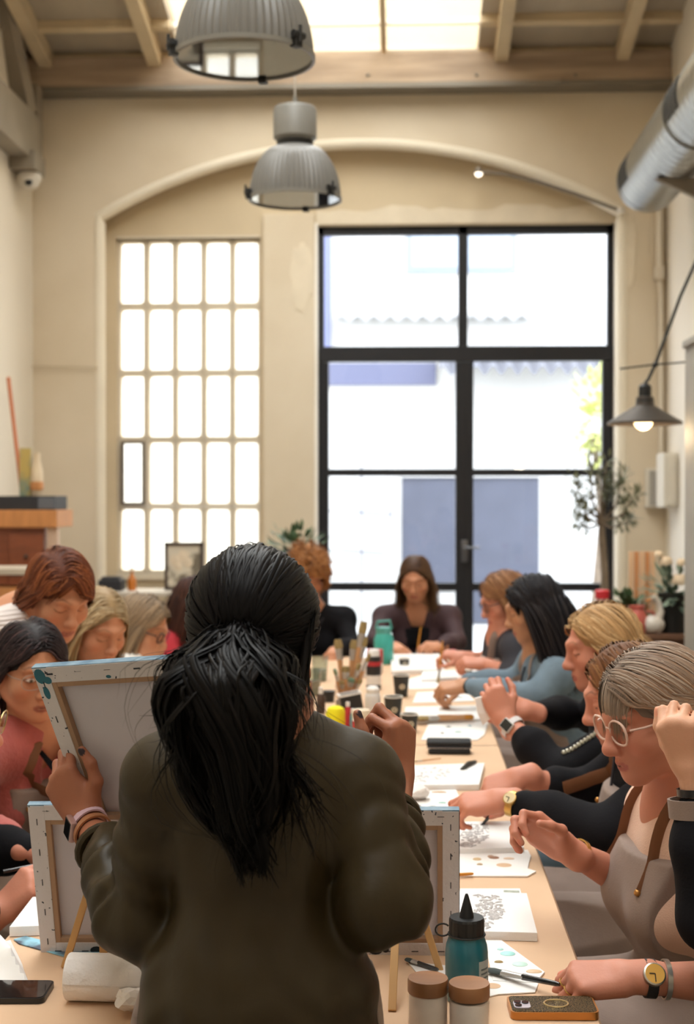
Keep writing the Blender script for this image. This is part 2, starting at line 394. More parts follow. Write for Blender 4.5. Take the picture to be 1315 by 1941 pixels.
# ================================================================ across the street
YO = 17.0
WHITE = mat('white_render_facade', '#b5b3ad', .9, var=.05, vscale=.6)
BLUEG = mat('blue_grey_shutter', '#454854', .6, var=.12, vscale=3, stretch=(1, 1, 1))
def rect_out(px0, py0, px1, py1, Y): a, b = at(px0, py0, Y), at(px1, py1, Y); return min(a.x,b.x), max(a.x,b.x), min(a.z,b.z), max(a.z,b.z)
st = struct('street', MB().box((-14, YB + .5, -.12), (14, YO + 1, -.02)), mat('street_paving', '#b9b6b0', .9, var=.1, vscale=3))
fa = empty('white_building', (0, YO, 0), 'white rendered building across the street behind the glass door', 'building')
fb = MB().box((-10, YO, -.05), (10, YO + .4, 6.6)); fb.build('facade', WHITE, fa)
def on_facade(name, px0, py0, px1, py1, m, d=.04, label=None):
    x0, x1, z0, z1 = rect_out(px0, py0, px1, py1, YO); return MB().box((x0, YO - d, max(z0, 0)), (x1, YO + .01, z1)).build(name, m, fa, label=label)
s1 = on_facade('shutter_door', 762, 905, 862, 1120, BLUEG, label='blue grey door left of the meeting stiles')
s2 = on_facade('shutter_door', 880, 905, 1020, 1185, BLUEG, label='wider blue grey door right of the meeting stiles')
for s, (p0, p1) in ((s1, (760, 864)), (s2, (878, 1022))):
    x0, x1, z0, z1 = rect_out(p0, 898, p1, 905, YO); MB().box((x0, YO - .08, z0), (x1, YO, z1)).build('door_lintel', WHITE, s)
w = on_facade('window_frame', 770, 425, 978, 517, mat('far_window_grey', '#70777f', .5), .05, label='grey framed window high on the facade')
for a, b in ((780, 868), (888, 968)):
    x0, x1, z0, z1 = rect_out(a, 432, b, 508, YO); MB().box((x0, YO - .06, z0), (x1, YO - .045, z1)).build('window_pane', mat('far_window_pane', '#868e97', .2), w)
on_facade('painted_band', 500, 690, 826, 730, mat('lilac_band', '#54566a', .8), .05, label='lilac painted sign board above the door')
on_facade('drain_pipe', 614, 440, 627, 660, mat('lilac_pipe', '#5d6180', .7), .1)
# corrugated awning
awm = MB(); xa, xb = at(830, 700, YO).x, at(1190, 700, YO).x; n = 96; zc, z2 = at(700, 676, YO).z, at(700, 712, YO).z
awm.grid(n, 3, lambda u, v: V(xa + (xb - xa)*u, YO - .02 - .7*v, zc + (z2 - zc)*v + .05*math.sin(u*n*math.pi/4)))
awm.grid(n, 1, lambda u, v: V(xa + (xb - xa)*u, YO - .72, z2 + .05*math.sin(u*n*math.pi/4) - .012*v))
awm.build('corrugated_awning', mat('awning_grey', '#66666b', .7), fa, smooth=True)
aw2 = MB(); xa, xb = at(640, 700, YO).x, at(1010, 700, YO).x; zc = at(700, 600, YO).z
aw2.grid(n, 1, lambda u, v: V(xa + (xb - xa)*u, YO - .01 - .2*v, zc - .06*v + .03*math.sin(u*n*math.pi/4)))
aw2.build('corrugated_awning', mat('awning_pale', '#82817f', .7), fa, smooth=True)
# barred window grille standing left of the door
gm = MB(); G = mat('street_grille_grey', '#66666b', .6)
for a, b in (((685, 800), (685, 1200)), ((625, 968), (742, 975)), ((625, 1042), (735, 1050)), ((742, 945), (738, 1045))):
    gm.tube([at(*a, YO - .12), at(*b, YO - .12)], .014, 8)
tag(gm.build('window_grille', G, smooth=True), 'thin grey bar grille on the white facade across the street', 'grille')
# ================================================================ the long table (two tables end to end under kraft paper)
TX0, TX1, TZ = -.74, .30, .75
KRAFT = mat('kraft_paper', '#d6b291', .8, var=.06, vscale=5, bump=.05, bscale=25)
KRAFT2 = mat('kraft_paper_fold', '#d6b184', .85, var=.08, vscale=5)
TLEG = mat('table_leg_grey', '#55504b', .5, metal=.4); TTOP = mat('table_top_white', '#d8d2c8', .5)
def work_table(y0, y1, label, seed):
    t = empty('work_table', ((TX0 + TX1) / 2, (y0 + y1) / 2, 0), label, 'table', None)
    MB().box((TX0 + .01, y0 + .01, TZ - .035), (TX1 - .01, y1 - .01, TZ - .004), bev=.004).build('table_top', TTOP, t)
    for x in (TX0 + .06, TX1 - .06):
        for y in (y0 + .08, y1 - .08): MB().box((x - .02, y - .02, 0), (x + .02, y + .02, TZ - .035)).build('leg', TLEG, t)
    # paper: top sheet, then a flap that hangs and waves along each long side
    rs = random.Random(seed); n = 40; pm = MB()
    wav = [(.012 * math.sin(i * .9 + seed) + .006 * rs.random()) for i in range(n + 1)]
    prof = lambda i: [(TX0 - .03 + wav[i] * .5, TZ - .10), (TX0 - .008, TZ - .02), (TX0, TZ), (TX0 + .2, TZ + .0012), (TX1 - .2, TZ + .0012), (TX1, TZ), (TX1 + .009, TZ - .016), (TX1 + .02 + wav[i], TZ - .10)]
    vs = [V(x, y0 + (y1 - y0) * i / n, z) for i in range(n + 1) for x, z in prof(i)]
    pm.add(vs, [(i*8 + j, i*8 + j + 1, (i+1)*8 + j + 1, (i+1)*8 + j) for i in range(n) for j in range(7)])
    pm.build('kraft_paper_cover', KRAFT, t, smooth=True, angle=50)
    return t
NEAR_Y, SEAM_Y, FAR_Y = 2.05, 4.512, 6.98
work_table(NEAR_Y, SEAM_Y - .004, 'near work table under tan kraft paper, with the standing woman at its end', 1)
work_table(SEAM_Y + .004, FAR_Y, 'far work table under tan kraft paper, beyond the paper seam', 2)
# ================================================================ lamps, duct and fittings
LG = mat('lamp_grey_enamel', '#7d7a73', .45, spec=.5); LBLK = mat('lamp_black', '#171717', .5)
RIBG = mat('ribbed_reflector', '#716e69', .4, spec=.5)
LGLASS = glass('lamp_glass', '#c9d2d6', .16, .02, .8)
def pendant(x, y, z, dia, label, cable_top):
    r = dia / 2; t = empty('pendant_lamp', (x, y, z), label, 'lamp', 'grey industrial bell pendants')
    n = 110; bell = MB(); prof = []
    for i in range(15):
        u = i / 14; prof.append((r * (.44 + .545 * math.sin(u * math.pi / 2) ** 1.0 * (1 - .0*u)), .265 * dia * 2 * (1 - u) ** .8 * .9))
    prof = [(r * (.42 + .56 * (1 - (1 - i/14) ** 2.0) ** .62), .56 * dia * (1 - i/14)) for i in range(15)]
    vs = []
    for q, (pr, pz) in enumerate(prof):
        for j in range(n): a = 2*math.pi*j/n; k = 1 + (.028 if j % 2 else 0); vs.append(V(x + pr*k*math.cos(a), y + pr*k*math.sin(a), z + pz))
    bell.add(vs, [(q*n + j, q*n + (j+1) % n, (q+1)*n + (j+1) % n, (q+1)*n + j) for q in range(14) for j in range(n)])
    bell.build('ribbed_bell', RIBG, t, smooth=True)
    T = Matrix.Translation((x, y, z))
    MB().lathe([(r*1.0, .0), (r*1.03, .004), (r*1.03, -.012), (r*.985, -.014), (r*.985, 0)], 64, T).build('glass_ring', LG, t, smooth=True)
    MB().lathe([(.0001, -.006), (r*.99, -.006), (r*.99, -.002), (.0001, -.002)], 48, T).build('glass_disc', LGLASS, t)
    MB().lathe([(r*.36, 0), (r*.40, .012), (r*.40, .03), (r*.36, .04)], 40, Matrix.Translation((x, y, z + .56*dia))).build('neck_ring', LBLK, t, smooth=True)
    hz = z + .56*dia + .03
    MB().lathe([(r*.40, 0), (r*.475, .015), (r*.475, .20*dia*1.7), (r*.44, .215*dia*1.7), (.01, .22*dia*1.7)], 48, Matrix.Translation((x, y, hz))).build('gear_housing', LG, t, smooth=True)
    for k in range(3):
        a = R_(81 + 120*k); c = V(x + r*1.03*math.cos(a), y + r*1.03*math.sin(a), z); M = TRS(c, a)
        cl = MB().box((-.014, -.016, -.02), (.018, .016, .03), M, bev=.004); cl.tube([M @ V(.012, -.026, .02), M @ V(.012, .026, .02)], .012, 8); cl.tube([M @ V(.02, 0, -.005), M @ V(.02, 0, .05)], .006, 6)
        cl.build('clip', LBLK, t)
    tp = hz + .22*dia*1.7
    MB().tube([V(x, y, tp - .01), V(x, y, tp + .05)], .012, 8).build('suspension_eye', LG, t)
    MB().tube([V(x, y, tp + .03), V(x, y, cable_top)], .004, 6).build('cable', mat('lamp_cable', '#b9b2a6', .6), t)
    bl = MB().ball((x, y, z + .2*dia), (.045, .045, .08), 14); bl.build('bulb', mat('frosted_bulb', '#d9d9d4', .4), t, smooth=True)
a = at(463, 108, 4.72); pendant(a.x, a.y, a.z, .475, 'big grey bell pendant cut by the top edge, panes mirrored in its glass', roof_z(4.72))
a = at(559, 376, 7.0); pendant(a.x, a.y, a.z, .465, 'smaller looking grey bell pendant hanging whole in front of the arch', roof_z(7.0))
# spiral duct on the right wall
DUCT = mat('galvanised_duct', '#9a9890', .32, metal=.85, var=.12, vscale=9)
t = empty('ventilation_duct', (1.76, 8.5, 3.9), 'galvanised spiral duct with dark grilles high on the right wall', 'duct')
cx_, cz_, rd = 1.73, 3.83, .22; y0, y1 = 3.5, 9.95
prof = []; yy = y0
vs = []; nr = 36; rows = int((y1 - y0) / .028)
dm = MB()
for i in range(rows + 1):
    k = rd + (.007 if i % 4 == 0 else 0)
    for j in range(nr):
        a = 2*math.pi*j/nr; vs.append(V(cx_ + k*math.cos(a), y0 + (y1 - y0)*(i + j/nr*4)/(rows + 4), cz_ + k*math.sin(a)))
dm.add(vs, [(i*nr + j, i*nr + j + 1, (i+1)*nr + j + 1, (i+1)*nr + j) for i in range(rows) for j in range(nr - 1)] + [(i*nr + nr - 1, (i+4)*nr, (i+5)*nr, (i+1)*nr + nr - 1) for i in range(rows - 4)])
dm.build('spiral_pipe', DUCT, t, smooth=True, angle=30)
capm = Matrix.Translation((cx_, y1 - .02, cz_)) @ Matrix.Rotation(-math.pi/2, 4, 'X')
MB().lathe([(rd - .006, -.05), (rd + .006, -.05), (rd + .006, .03), (rd - .01, .05), (.001, .055)], 36, capm).build('end_cap', DUCT, t, smooth=True)
for y in (8.2, 6.2): MB().lathe([(rd + .002, -.03), (rd + .011, -.03), (rd + .011, .03), (rd + .002, .03)], 36, Matrix.Translation((cx_, y, cz_)) @ Matrix.Rotation(math.pi/2, 4, 'X')).build('joint_band', DUCT, t, smooth=True)
GRL = mat('duct_grille_dark', '#35332f', .6, metal=.2)
def duct_grille(ya, yb):
    g = MB(); a0, a1 = R_(152), R_(200); n = 6
    for (aa, ab, k0, k1) in ((a0, a1, 1.012, 1.03),):
        vs = [V(cx_ + rd*k*math.cos(a0 + (a1 - a0)*i/n), y, cz_ + rd*k*math.sin(a0 + (a1 - a0)*i/n)) for i in range(n + 1) for y in (ya, yb) for k in (k0, k1)]
        fs = []
        for i in range(n): o = i*4; fs += [(o+1, o+3, o+7, o+5), (o, o+1, o+5, o+4), (o+2, o+6, o+7, o+3)]
        fs += [(0, 2, 3, 1), (n*4, n*4+1, n*4+3, n*4+2)]; g.add(vs, fs)
    o = g.build('duct_grille', GRL, t)
    for i in range(7):
        y = ya + (yb - ya)*(i + .5)/7; MB().tube([V(cx_ + rd*1.035*math.cos(a0 + (a1 - a0)*k/5), y, cz_ + rd*1.035*math.sin(a0 + (a1 - a0)*k/5)) for k in range(6)], .004, 4).build('louver', GRL, o)
duct_grille(9.52, 9.90); duct_grille(7.8, 8.15)
br = MB().prism([(0, 0), (.46, 0), (.46, -.14), (.30, -.14)], 0, .05, Matrix.Translation((1.60, 9.0, cz_ - rd + .01)) @ Matrix.Rotation(math.pi/2, 4, 'X')); br.build('wall_bracket', TRUSS, t)
# security dome on the left
t = empty('security_camera', at(57, 342, 10.5), 'white dome security camera under the roof truss foot', 'camera')
c = at(56, 336, 10.5); MB().lathe([(.075, .03), (.09, .02), (.092, -.02), (.08, -.04)], 24, Matrix.Translation(c)).build('dome_base', mat('white_plastic', '#cfc8bc', .4), t, smooth=True)
MB().ball(c + V(0, 0, -.04), (.075, .075, .06), 20).build('dome', MATS['white_plastic'], t, smooth=True); MB().ball(c + V(0.01, -.062, -.05), (.03, .022, .03), 16).build('lens', LBLK, t, smooth=True)
# arm spotlight inside the arch
t = empty('arm_spotlight', at(1040, 350, 10.95), 'thin dark arm spotlight reaching out under the arch crown', 'lamp')
Ya = 10.93; MB().tube([at(x, y, Ya) for x, y in ((912, 325), (960, 330), (1020, 345), (1090, 368), (1172, 398))], .014, 8).build('arm', mat('dark_arm', '#6d6152', .5, metal=.3), t, smooth=True)
MB().lathe([(.001, .03), (.02, .03), (.045, -.02), (.04, -.02)], 20, Matrix.Translation(at(907, 324, Ya))).build('spot_head', MATS['dark_arm'], t, smooth=True)
MB().ball(at(907, 328, Ya - .01), .03, 14).build('spot_bulb', emit('spot_bulb_glow', '#fff1dc', 3.0), t, smooth=True)
MB().lathe([(.03, -.02), (.03, .02), (.001, .02)], 12, Matrix.Translation(at(1176, 398, Ya))).build('wall_mount', MATS['white_plastic'], t, smooth=True)
# conical wall lamp with a lit bulb
Yl = 7.3; c = at(1222, 785, Yl); t = empty('boom_lamp', c, 'dark conical boom lamp with a lit round bulb at the right', 'lamp')
CONE = mat('bronze_shade', '#4a433d', .45, metal=.3)
r = .196; MB().lathe([(.03, .15), (.045, .145), (.05, .10), (r, .012), (r, .0), (r - .006, .006), (.046, .094), (.03, .10)], 48, Matrix.Translation(c - V(0, 0, .055))).build('cone_shade', CONE, t, smooth=True)
MB().lathe([(.048, .09), (.048, .13), (.034, .14), (.034, .20), (.02, .215), (.001, .22)], 24, Matrix.Translation(c - V(0, 0, .055))).build('lamp_holder', LBLK, t, smooth=True)
MB().ball(c + V(-.01, -.01, -.035), .05, 18).build('bulb', emit('warm_bulb_glow', '#ffd9a0', 6.0), t, smooth=True)
top = c + V(0, 0, .165); w = at(1330, 470, Yl)
MB().tube([top, at(1228, 720, Yl), at(1242, 690, Yl), at(1290, 560, Yl), w], .009, 8).build('boom_arm', LBLK, t, smooth=True)
MB().tube([w, V(XR - .01, Yl, w.z)], .012, 8).build('wall_rod', LBLK, t)
MB().tube([at(1175, 699, Yl), at(1242, 691, Yl), at(1330, 684, Yl), V(XR - .005, Yl, at(1330, 684, Yl).z)], .005, 6).build('stay_rod', LBLK, t)
MB().ball(at(1242, 691, Yl), .016, 10).build('joint_knob', LBLK, t, smooth=True)
l = bpy.data.lights.new('boom_lamp_light', 'POINT'); l.energy = 7; l.color = (1, .72, .42); l.shadow_soft_size = .05; lo = bpy.data.objects.new('boom_lamp_light', l); lo.location = c + V(0, 0, -.11); COL.objects.link(lo)
# ================================================================ right: sideboard, tall cabinet, plants
WOODB = mat('brown_sideboard_wood', '#7a5640', .5, var=.3, vscale=3, stretch=(1, 1, 8))
Ys = 7.4
t = empty('sideboard', (1.35, Ys + .2, 0), 'brown wooden sideboard behind the right hand row, flowers on top', 'sideboard')
sz = at(1240, 1203, Ys).z; x0, x1 = 1.0, 1.95
MB().box((x0, Ys, sz - .03), (x1, Ys + .42, sz), bev=.006).build('top_board', WOODB, t); MB().box((x0 + .02, Ys + .02, .06), (x1 - .02, Ys + .40, sz - .03)).build('carcass', WOODB, t)
for i in range(2):
    d = MB().box((x0 + .04 + .45*i, Ys + .0, .1), (x0 + .46 + .45*i, Ys + .022, sz - .06), bev=.005).build('cupboard_door', WOODB, t); MB().ball((x0 + .42 + .12*i, Ys - .01, sz - .3), .013, 10).build('door_knob', mat('brass', '#b08d57', .35, metal=.8), d, smooth=True)
for x in (x0 + .05, x1 - .05):
    for y in (Ys + .05, Ys + .37): MB().box((x - .02, y - .02, 0), (x + .02, y + .02, .06)).build('leg', WOODB, t)
GREYC = mat('grey_painted_cabinet', '#9a948a', .6, var=.1, vscale=5)
Yc = 6.4; cxl = at(1297, 900, Yc + .5).x; czt = at(1300, 640, Yc).z
t = empty('tall_cabinet', (cxl + .35, Yc + .2, 0), 'tall grey painted cabinet cut by the right picture edge', 'cabinet')
MB().box((cxl, Yc + .02, .05), (XR - .02, Yc + .5, czt), bev=.008).build('carcass', GREYC, t); MB().box((cxl - .015, Yc - .01, czt), (XR - .02, Yc + .5, czt + .04), bev=.01).build('cornice', GREYC, t); MB().box((cxl + .02, Yc + .04, 0), (XR - .05, Yc + .48, .05)).build('plinth', GREYC, t)
for zz0, zz1 in ((.12, 1.02), (1.08, czt - .05)):
    d = MB().box((cxl + .02, Yc, zz0), (cxl + .36, Yc + .02, zz1), bev=.006).build('cabinet_door', GREYC, t); MB().box((cxl + .07, Yc - .004, zz0 + .07), (cxl + .31, Yc, zz1 - .07), bev=.003).build('door_panel', mat('pale_cabinet_panel', '#aaa59b', .6), d)
LEAF = mat('leaf_green', '#4d6440', .5, var=.4, vscale=30, col2='#33492f'); LEAF2 = mat('eucalyptus_leaf', '#6b7d6d', .6, var=.3, vscale=20); TERRA = mat('coral_ceramic', '#c9685c', .4)
def leaf(mb, p, d, L, w, up=(0, 0, 1)):
    x, y, z = frame_of(d, up); pts = [(0, 0), (.3, .5), (.6, .45), (1, 0), (.6, -.45), (.3, -.5)]
    mb.add([p + z*L*a + x*w*b + y*(-abs(b))*w*.3 for a, b in pts] + [p + z*L*.45], [(0,1,6), (1,2,6), (2,3,6), (3,4,6), (4,5,6), (5,0,6)])
def rdir(rs, zmin=-.3): 
    while True:
        d = V(rs.uniform(-1, 1), rs.uniform(-1, 1), rs.uniform(zmin, 1))
        if .2 < d.length < 1: return d.normalized()
rs = random.Random(5)
bp = at(1276, 1198, Ys + .12); bp.z = sz
t = empty('rose_pot', bp, 'black plant pot with cream roses and grey green leaves on the sideboard', 'plant')
MB().lathe([(.062, 0), (.078, .19), (.084, .20), (.084, .215), (.074, .215), (.07, .16), (.001, .16)], 28, Matrix.Translation(bp)).build('pot', mat('black_pot', '#1c1d1c', .5), t, smooth=True)
lf = MB()
for i in range(90): d = rdir(rs, -.15); leaf(lf, bp + V(0, 0, .2) + d*rs.uniform(.02, .16), d + V(0, 0, rs.uniform(-.4, .3)), rs.uniform(.05, .10), .035)
tag(lf.build('leaves', LEAF2, t), kind='stuff')
CREAM = mat('cream_petals', '#dccab0', .6, var=.1, vscale=30)
for (px_, py_, rr_) in ((1288, 1102, .062), (1262, 1066, .05), (1292, 1068, .04), (1248, 1052, .035)):
    c = at(px_, py_, Ys + .08); f = MB()
    for k in range(16):
        th = k * 2.4; q = (k / 16) ** .6; d = V(math.cos(th)*q, math.sin(th)*q - .15, .75 - .5*q).normalized(); x, y, z = frame_of(d)
        R3 = Matrix((x, y, z)).transposed(); f.ball(c + d*rr_*q*.6, (rr_*.5, rr_*.5, rr_*.14), 8, R3)
    f.build('rose', CREAM, t, smooth=True)
    MB().tube([c, c.lerp(bp + V(0, 0, .2), .6), bp + V(0, 0, .18)], .003, 5).build('stem', LEAF, t)
bp = at(1193, 1170, Ys + .25); bp.z = sz
t = empty('potted_plant', bp, 'small dark green leafy plant in a coral pot left of the roses', 'plant')
MB().lathe([(.04, 0), (.055, .09), (.06, .095), (.06, .11), (.05, .11), (.045, .08), (.001, .08)], 24, Matrix.Translation(bp)).build('pot', TERRA, t, smooth=True)
lf = MB()
for i in range(70): d = rdir(rs, -.1); leaf(lf, bp + V(0, 0, .11) + d*rs.uniform(.02, .10), d, rs.uniform(.04, .08), .04)
tag(lf.build('leaves', LEAF, t), kind='stuff')
bp = at(1207, 1195, Ys + .06); bp.z = sz
t = empty('coral_jug', bp, 'coral pink jug standing below the small plant', 'jug'); MB().lathe([(.045, 0), (.058, .04), (.05, .10), (.038, .13), (.045, .15), (.04, .15), (.034, .13), (.045, .05), (.001, .01)], 24, Matrix.Translation(bp)).build('jug_body', TERRA, t, smooth=True)
MB().tube([bp + V(.048, 0, .12), bp + V(.09, 0, .115), bp + V(.095, 0, .07), bp + V(.055, 0, .045)], .007, 8).build('handle', TERRA, t, smooth=True)
bp = at(1237, 1198, Ys + .05); bp.z = sz
g = MB(); PORC = mat('white_porcelain', '#d9d2c8', .35)
t = empty('goose_figure', bp, 'white porcelain goose figure beside the black pot', 'figurine')
b = MB().ball(bp + V(0, 0, .05), (.065, .045, .05), 18); b.tube([bp + V(.02, 0, .06), bp + V(.045, 0, .12), bp + V(.03, 0, .17), bp + V(.01, 0, .185)], [.03, .017, .014, .017], 12); b.ball(bp + V(.008, 0, .188), .02, 12); b.build('goose_body', PORC, t, smooth=True)
MB().tube([bp + V(-.008, 0, .186), bp + V(-.04, 0, .178)], [.008, .002], 8).build('beak', mat('orange_beak', '#cf8a3a', .4), t)
for px_, py_, lab in ((1141, 1150, 'clear jar with a red lid on the sideboard behind the blonde head'),):
    bp = at(px_, py_ + 40, Ys + .2); bp.z = sz; t = empty('lidded_jar', bp, lab, 'jar')
    MB().lathe([(.034, 0), (.036, .01), (.036, .17), (.03, .18), (.001, .18)], 24, Matrix.Translation(bp)).build('jar_body', mat('pink_jar', '#cfa9a0', .3, coat=.3), t, smooth=True); MB().lathe([(.04, 0), (.04, .04), (.034, .046), (.001, .046)], 24, Matrix.Translation(bp + V(0, 0, .18))).build('red_lid', mat('red_plastic', '#c22a34', .4), t, smooth=True)
bp = at(1217, 1110, Ys + .36); bp.z = sz
t = empty('slatted_crate', bp, 'small slatted wooden crate standing behind the plants', 'crate')
for k in range(5): MB().box((-.075 + .03*k, -.01, 0), (-.051 + .03*k, .01, .43), Matrix.Translation(bp), bev=.002).build('slat', mat('orange_pine' if k % 2 else 'pale_pine', '#c98d5c' if k % 2 else '#dcb894', .6), t)
MB().box((-.08, .01, .03), (.08, .03, .06), Matrix.Translation(bp)).build('batten', MATS['pale_pine'], t)
# olive tree beside the door
Yt = 10.1; b0 = at(1143, 1100, Yt); b0.z = 0
t = empty('olive_tree', b0, 'slim potted olive tree with sparse grey leaves beside the black door', 'tree')
MB().lathe([(.15, 0), (.19, .34), (.20, .36), (.18, .36), (.17, .3), (.001, .3)], 28, Matrix.Translation(b0)).build('pot', mat('grey_tree_pot', '#6d6a66', .7), t, smooth=True)
BARK = mat('olive_bark', '#7a6a58', .9, var=.3, vscale=20)
tk = MB(); tk.tube([b0 + V(0, 0, .28), at(1146, 1090, Yt), at(1141, 1020, Yt), at(1140, 985, Yt)], [.04, .028, .026, .02], 10); ends = []
for (ax, ay) in ((1085, 905), (1100, 955), (1120, 880), (1150, 875), (1180, 900), (1205, 935), (1195, 985), (1090, 985), (1150, 920)):
    m_ = at((1140 + ax)/2 + rs.uniform(-8, 8), (990 + ay)/2 + 14, Yt + rs.uniform(-.1, .1)); e = at(ax, ay, Yt + rs.uniform(-.15, .15)); tk.tube([at(1140, 990, Yt), m_, e], [.013, .009, .004], 6); ends += [(m_, e)] * 3
tk.build('trunk', BARK, t, smooth=True); lf = MB()
for m_, e in ends:
    for k in range(24): p = m_.lerp(e, rs.uniform(.2, 1.1)); d = rdir(rs, -.6); leaf(lf, p + d*.03, d, rs.uniform(.05, .09), .022)
tag(lf.build('leaves', mat('olive_leaf', '#7d7f63', .6, var=.3, vscale=20), t), kind='stuff')
# plant behind the standing woman's head
Yp = 9.7; b0 = at(560, 1100, Yp); b0.z = 0
t = empty('leafy_plant', b0, 'bushy green plant on a stand between the two windows', 'plant')
MB().lathe([(.16, 0), (.16, .02), (.03, .04), (.03, .62), (.14, .64), (.14, .66), (.001, .66)], 20, Matrix.Translation(b0)).build('stand', BARK, t, smooth=True)
MB().lathe([(.10, .66), (.14, .92), (.15, .94), (.13, .94), (.001, .88)], 24, Matrix.Translation(b0)).build('pot', mat('dark_pot', '#3c3a36', .6), t, smooth=True)
lf = MB()
for i in range(240): d = rdir(rs, -.25); c = b0 + V(0, 0, 1.12) + V(d.x*.26, d.y*.2, d.z*.24)*rs.uniform(.3, 1); leaf(lf, c, d + V(0, 0, rs.uniform(-.8, .2)), rs.uniform(.05, .10), .035)
tag(lf.build('leaves', LEAF, t), kind='stuff')
# tree outside
b0 = at(1125, 900, 14.5); b0.z = -.02
t = empty('street_tree', b0, 'pale yellow green street tree seen through the right door leaf', 'tree')
MB().tube([b0, b0 + V(.1, 0, 1.3), b0 + V(0, 0, 2.2)], [.07, .05, .03], 8).build('trunk', BARK, t, smooth=True); lf = MB()
for i in range(420): d = rdir(rs, -.9); c = b0 + V(.05, 0, 2.35) + V(d.x*.32, d.y*.32, d.z*.62)*rs.uniform(.2, 1); leaf(lf, c, d, rs.uniform(.07, .13), .06)
tag(lf.build('leaves', mat('spring_leaf', '#c3c878', .6, var=.3, vscale=9), t), kind='stuff')
# boxes on the far wall, right
t = empty('fuse_box', at(1240, 925, 10.96), 'small white wall box with a grey door near the right corner', 'box')
p0, p1 = at(1222, 962, 10.98), at(1252, 888, 10.98); MB().box((p0.x, 10.90, p0.z), (p1.x, 11.0, p1.z), bev=.006).build('box_body', mat('white_box', '#cfc7b8', .5), t); MB().box((p0.x + .02, 10.893, p0.z + .02), (p1.x - .035, 10.905, p1.z - .02), bev=.003).build('box_door', mat('grey_box_door', '#a39d93', .5), t)
t = empty('wall_locker', at(1272, 910, 10.6), 'white metal wall box above the cabinet in the right corner', 'box')
p0, p1 = at(1257, 962, 10.5), at(1290, 858, 10.5); MB().box((p0.x, 10.5, p0.z), (XR, 10.8, p1.z), bev=.008).build('box_body', MATS['white_box'], t); MB().box((p0.x + .02, 10.485, p0.z + .02), (XR - .02, 10.502, p1.z - .02), bev=.003).build('box_door', MATS['white_box'], t)
# ================================================================ left: shelf unit, back table
Yk = 9.3; ORW = mat('honey_wood', '#c9874e', .5, var=.2, vscale=4, stretch=(6, 1, 1)); RDW = mat('red_brown_wood', '#8a4a2c', .45, var=.2, vscale=4, stretch=(1, 1, 6))
xR = at(108, 980, Yk).x; xL = XL + .03; k0, k1 = at(50, 1000, Yk).z, at(50, 967, Yk).z
t = empty('wooden_chest', ((xL + xR)/2, Yk + .25, 0), 'honey topped wooden chest of drawers against the left wall', 'chest')
MB().box((xL, Yk, k0), (xR, Yk + .45, k1), bev=.006).build('top_slab', ORW, t); MB().box((xL + .04, Yk + .06, .1), (xR - .1, Yk + .44, k0)).build('carcass', RDW, t)
for i in range(3): d = MB().box((at(14, 1000, Yk).x, Yk + .035, k0 - .03 - .30*(i+1)), (at(80, 1000, Yk).x, Yk + .062, k0 - .04 - .30*i), bev=.005).build('drawer', RDW, t); MB().ball((at(47, 1000, Yk).x, Yk + .025, k0 - .2 - .30*i), .015, 10).build('knob', mat('dark_knob', '#3a2a20', .4), d, smooth=True)
MB().box((at(87, 1000, Yk).x, Yk + .03, 0), (xR - .005, Yk + .09, k0)).build('post', mat('pale_post', '#c7a991', .6), t); MB().box((xL + .01, Yk + .03, 0), (xL + .07, Yk + .09, k0)).build('post', MATS['pale_post'], t)
t = empty('black_box', ((xL + xR)/2, Yk + .2, k1), 'flat black box lying on the honey coloured chest', 'box'); z2 = at(50, 940, Yk).z
MB().box((xL + .05, Yk + .06, k1), (at(100, 950, Yk).x, Yk + .40, z2), bev=.006).build('box_body', mat('black_card', '#24252a', .6), t); MB().box((at(68, 950, Yk).x, Yk + .055, k1 + .01), (at(99, 950, Yk).x, Yk + .062, z2 - .01)).build('grey_label', mat('grey_card', '#5d6269', .6), t)
t = empty('picture_board', (at(50, 930, Yk).x, Yk + .25, z2), 'yellow green painted board standing on the black box', 'board'); p0, p1 = at(38, 938, Yk + .25), at(58, 850, Yk + .25); MB().box((p0.x, Yk + .24, z2), (p1.x, Yk + .26, p1.z), bev=.002).build('board', mat('yellow_board', '#b9a05a', .7, col2='#7d8a74', vscale=7, fac=(.4, .55)), t); MB().box((p0.x - .008, Yk + .262, z2), (p1.x + .008, Yk + .272, p1.z + .008)).build('backing', mat('pale_backing', '#c8c0a8', .7), t)
bp = at(70, 930, Yk + .25); bp.z = z2; t = empty('pale_vase', bp, 'tall pale vase next to the yellow board', 'vase'); MB().lathe([(.03, 0), (.045, .06), (.04, .18), (.022, .25), (.026, .30), (.02, .30), (.001, .05)], 20, Matrix.Translation(bp)).build('vase_body', mat('pale_clay', '#d6c0a0', .6), t, smooth=True); MB().lathe([(.045, .04), (.047, .07), (.045, .10)], 20, Matrix.Translation(bp)).build('brown_band', ORW, t, smooth=True)
t = empty('wooden_pole', at(38, 940, Yk + .35), 'orange wooden pole leaning against the left wall', 'pole'); a, b = at(16, 718, Yk + .44), at(42, 938, Yk + .33); b.z = z2; MB().tube([a, b], .014, 10).build('shaft', mat('orange_pole', '#b8673c', .5), t, smooth=True); MB().ball(a, .016, 10).build('pole_end', MATS['orange_pole'], t, smooth=True)
Y2 = 8.5; zb = at(30, 1090, Y2).z; t = empty('low_shelf', (XL + .5, Y2 + .2, 0), 'pale topped low shelf at the left edge holding wooden boxes', 'shelf'); xr2 = at(62, 1080, Y2).x
MB().box((XL + .02, Y2, zb), (xr2, Y2 + .4, zb + .04), bev=.004).build('shelf_top', mat('pale_shelf', '#b9ab98', .6), t); 
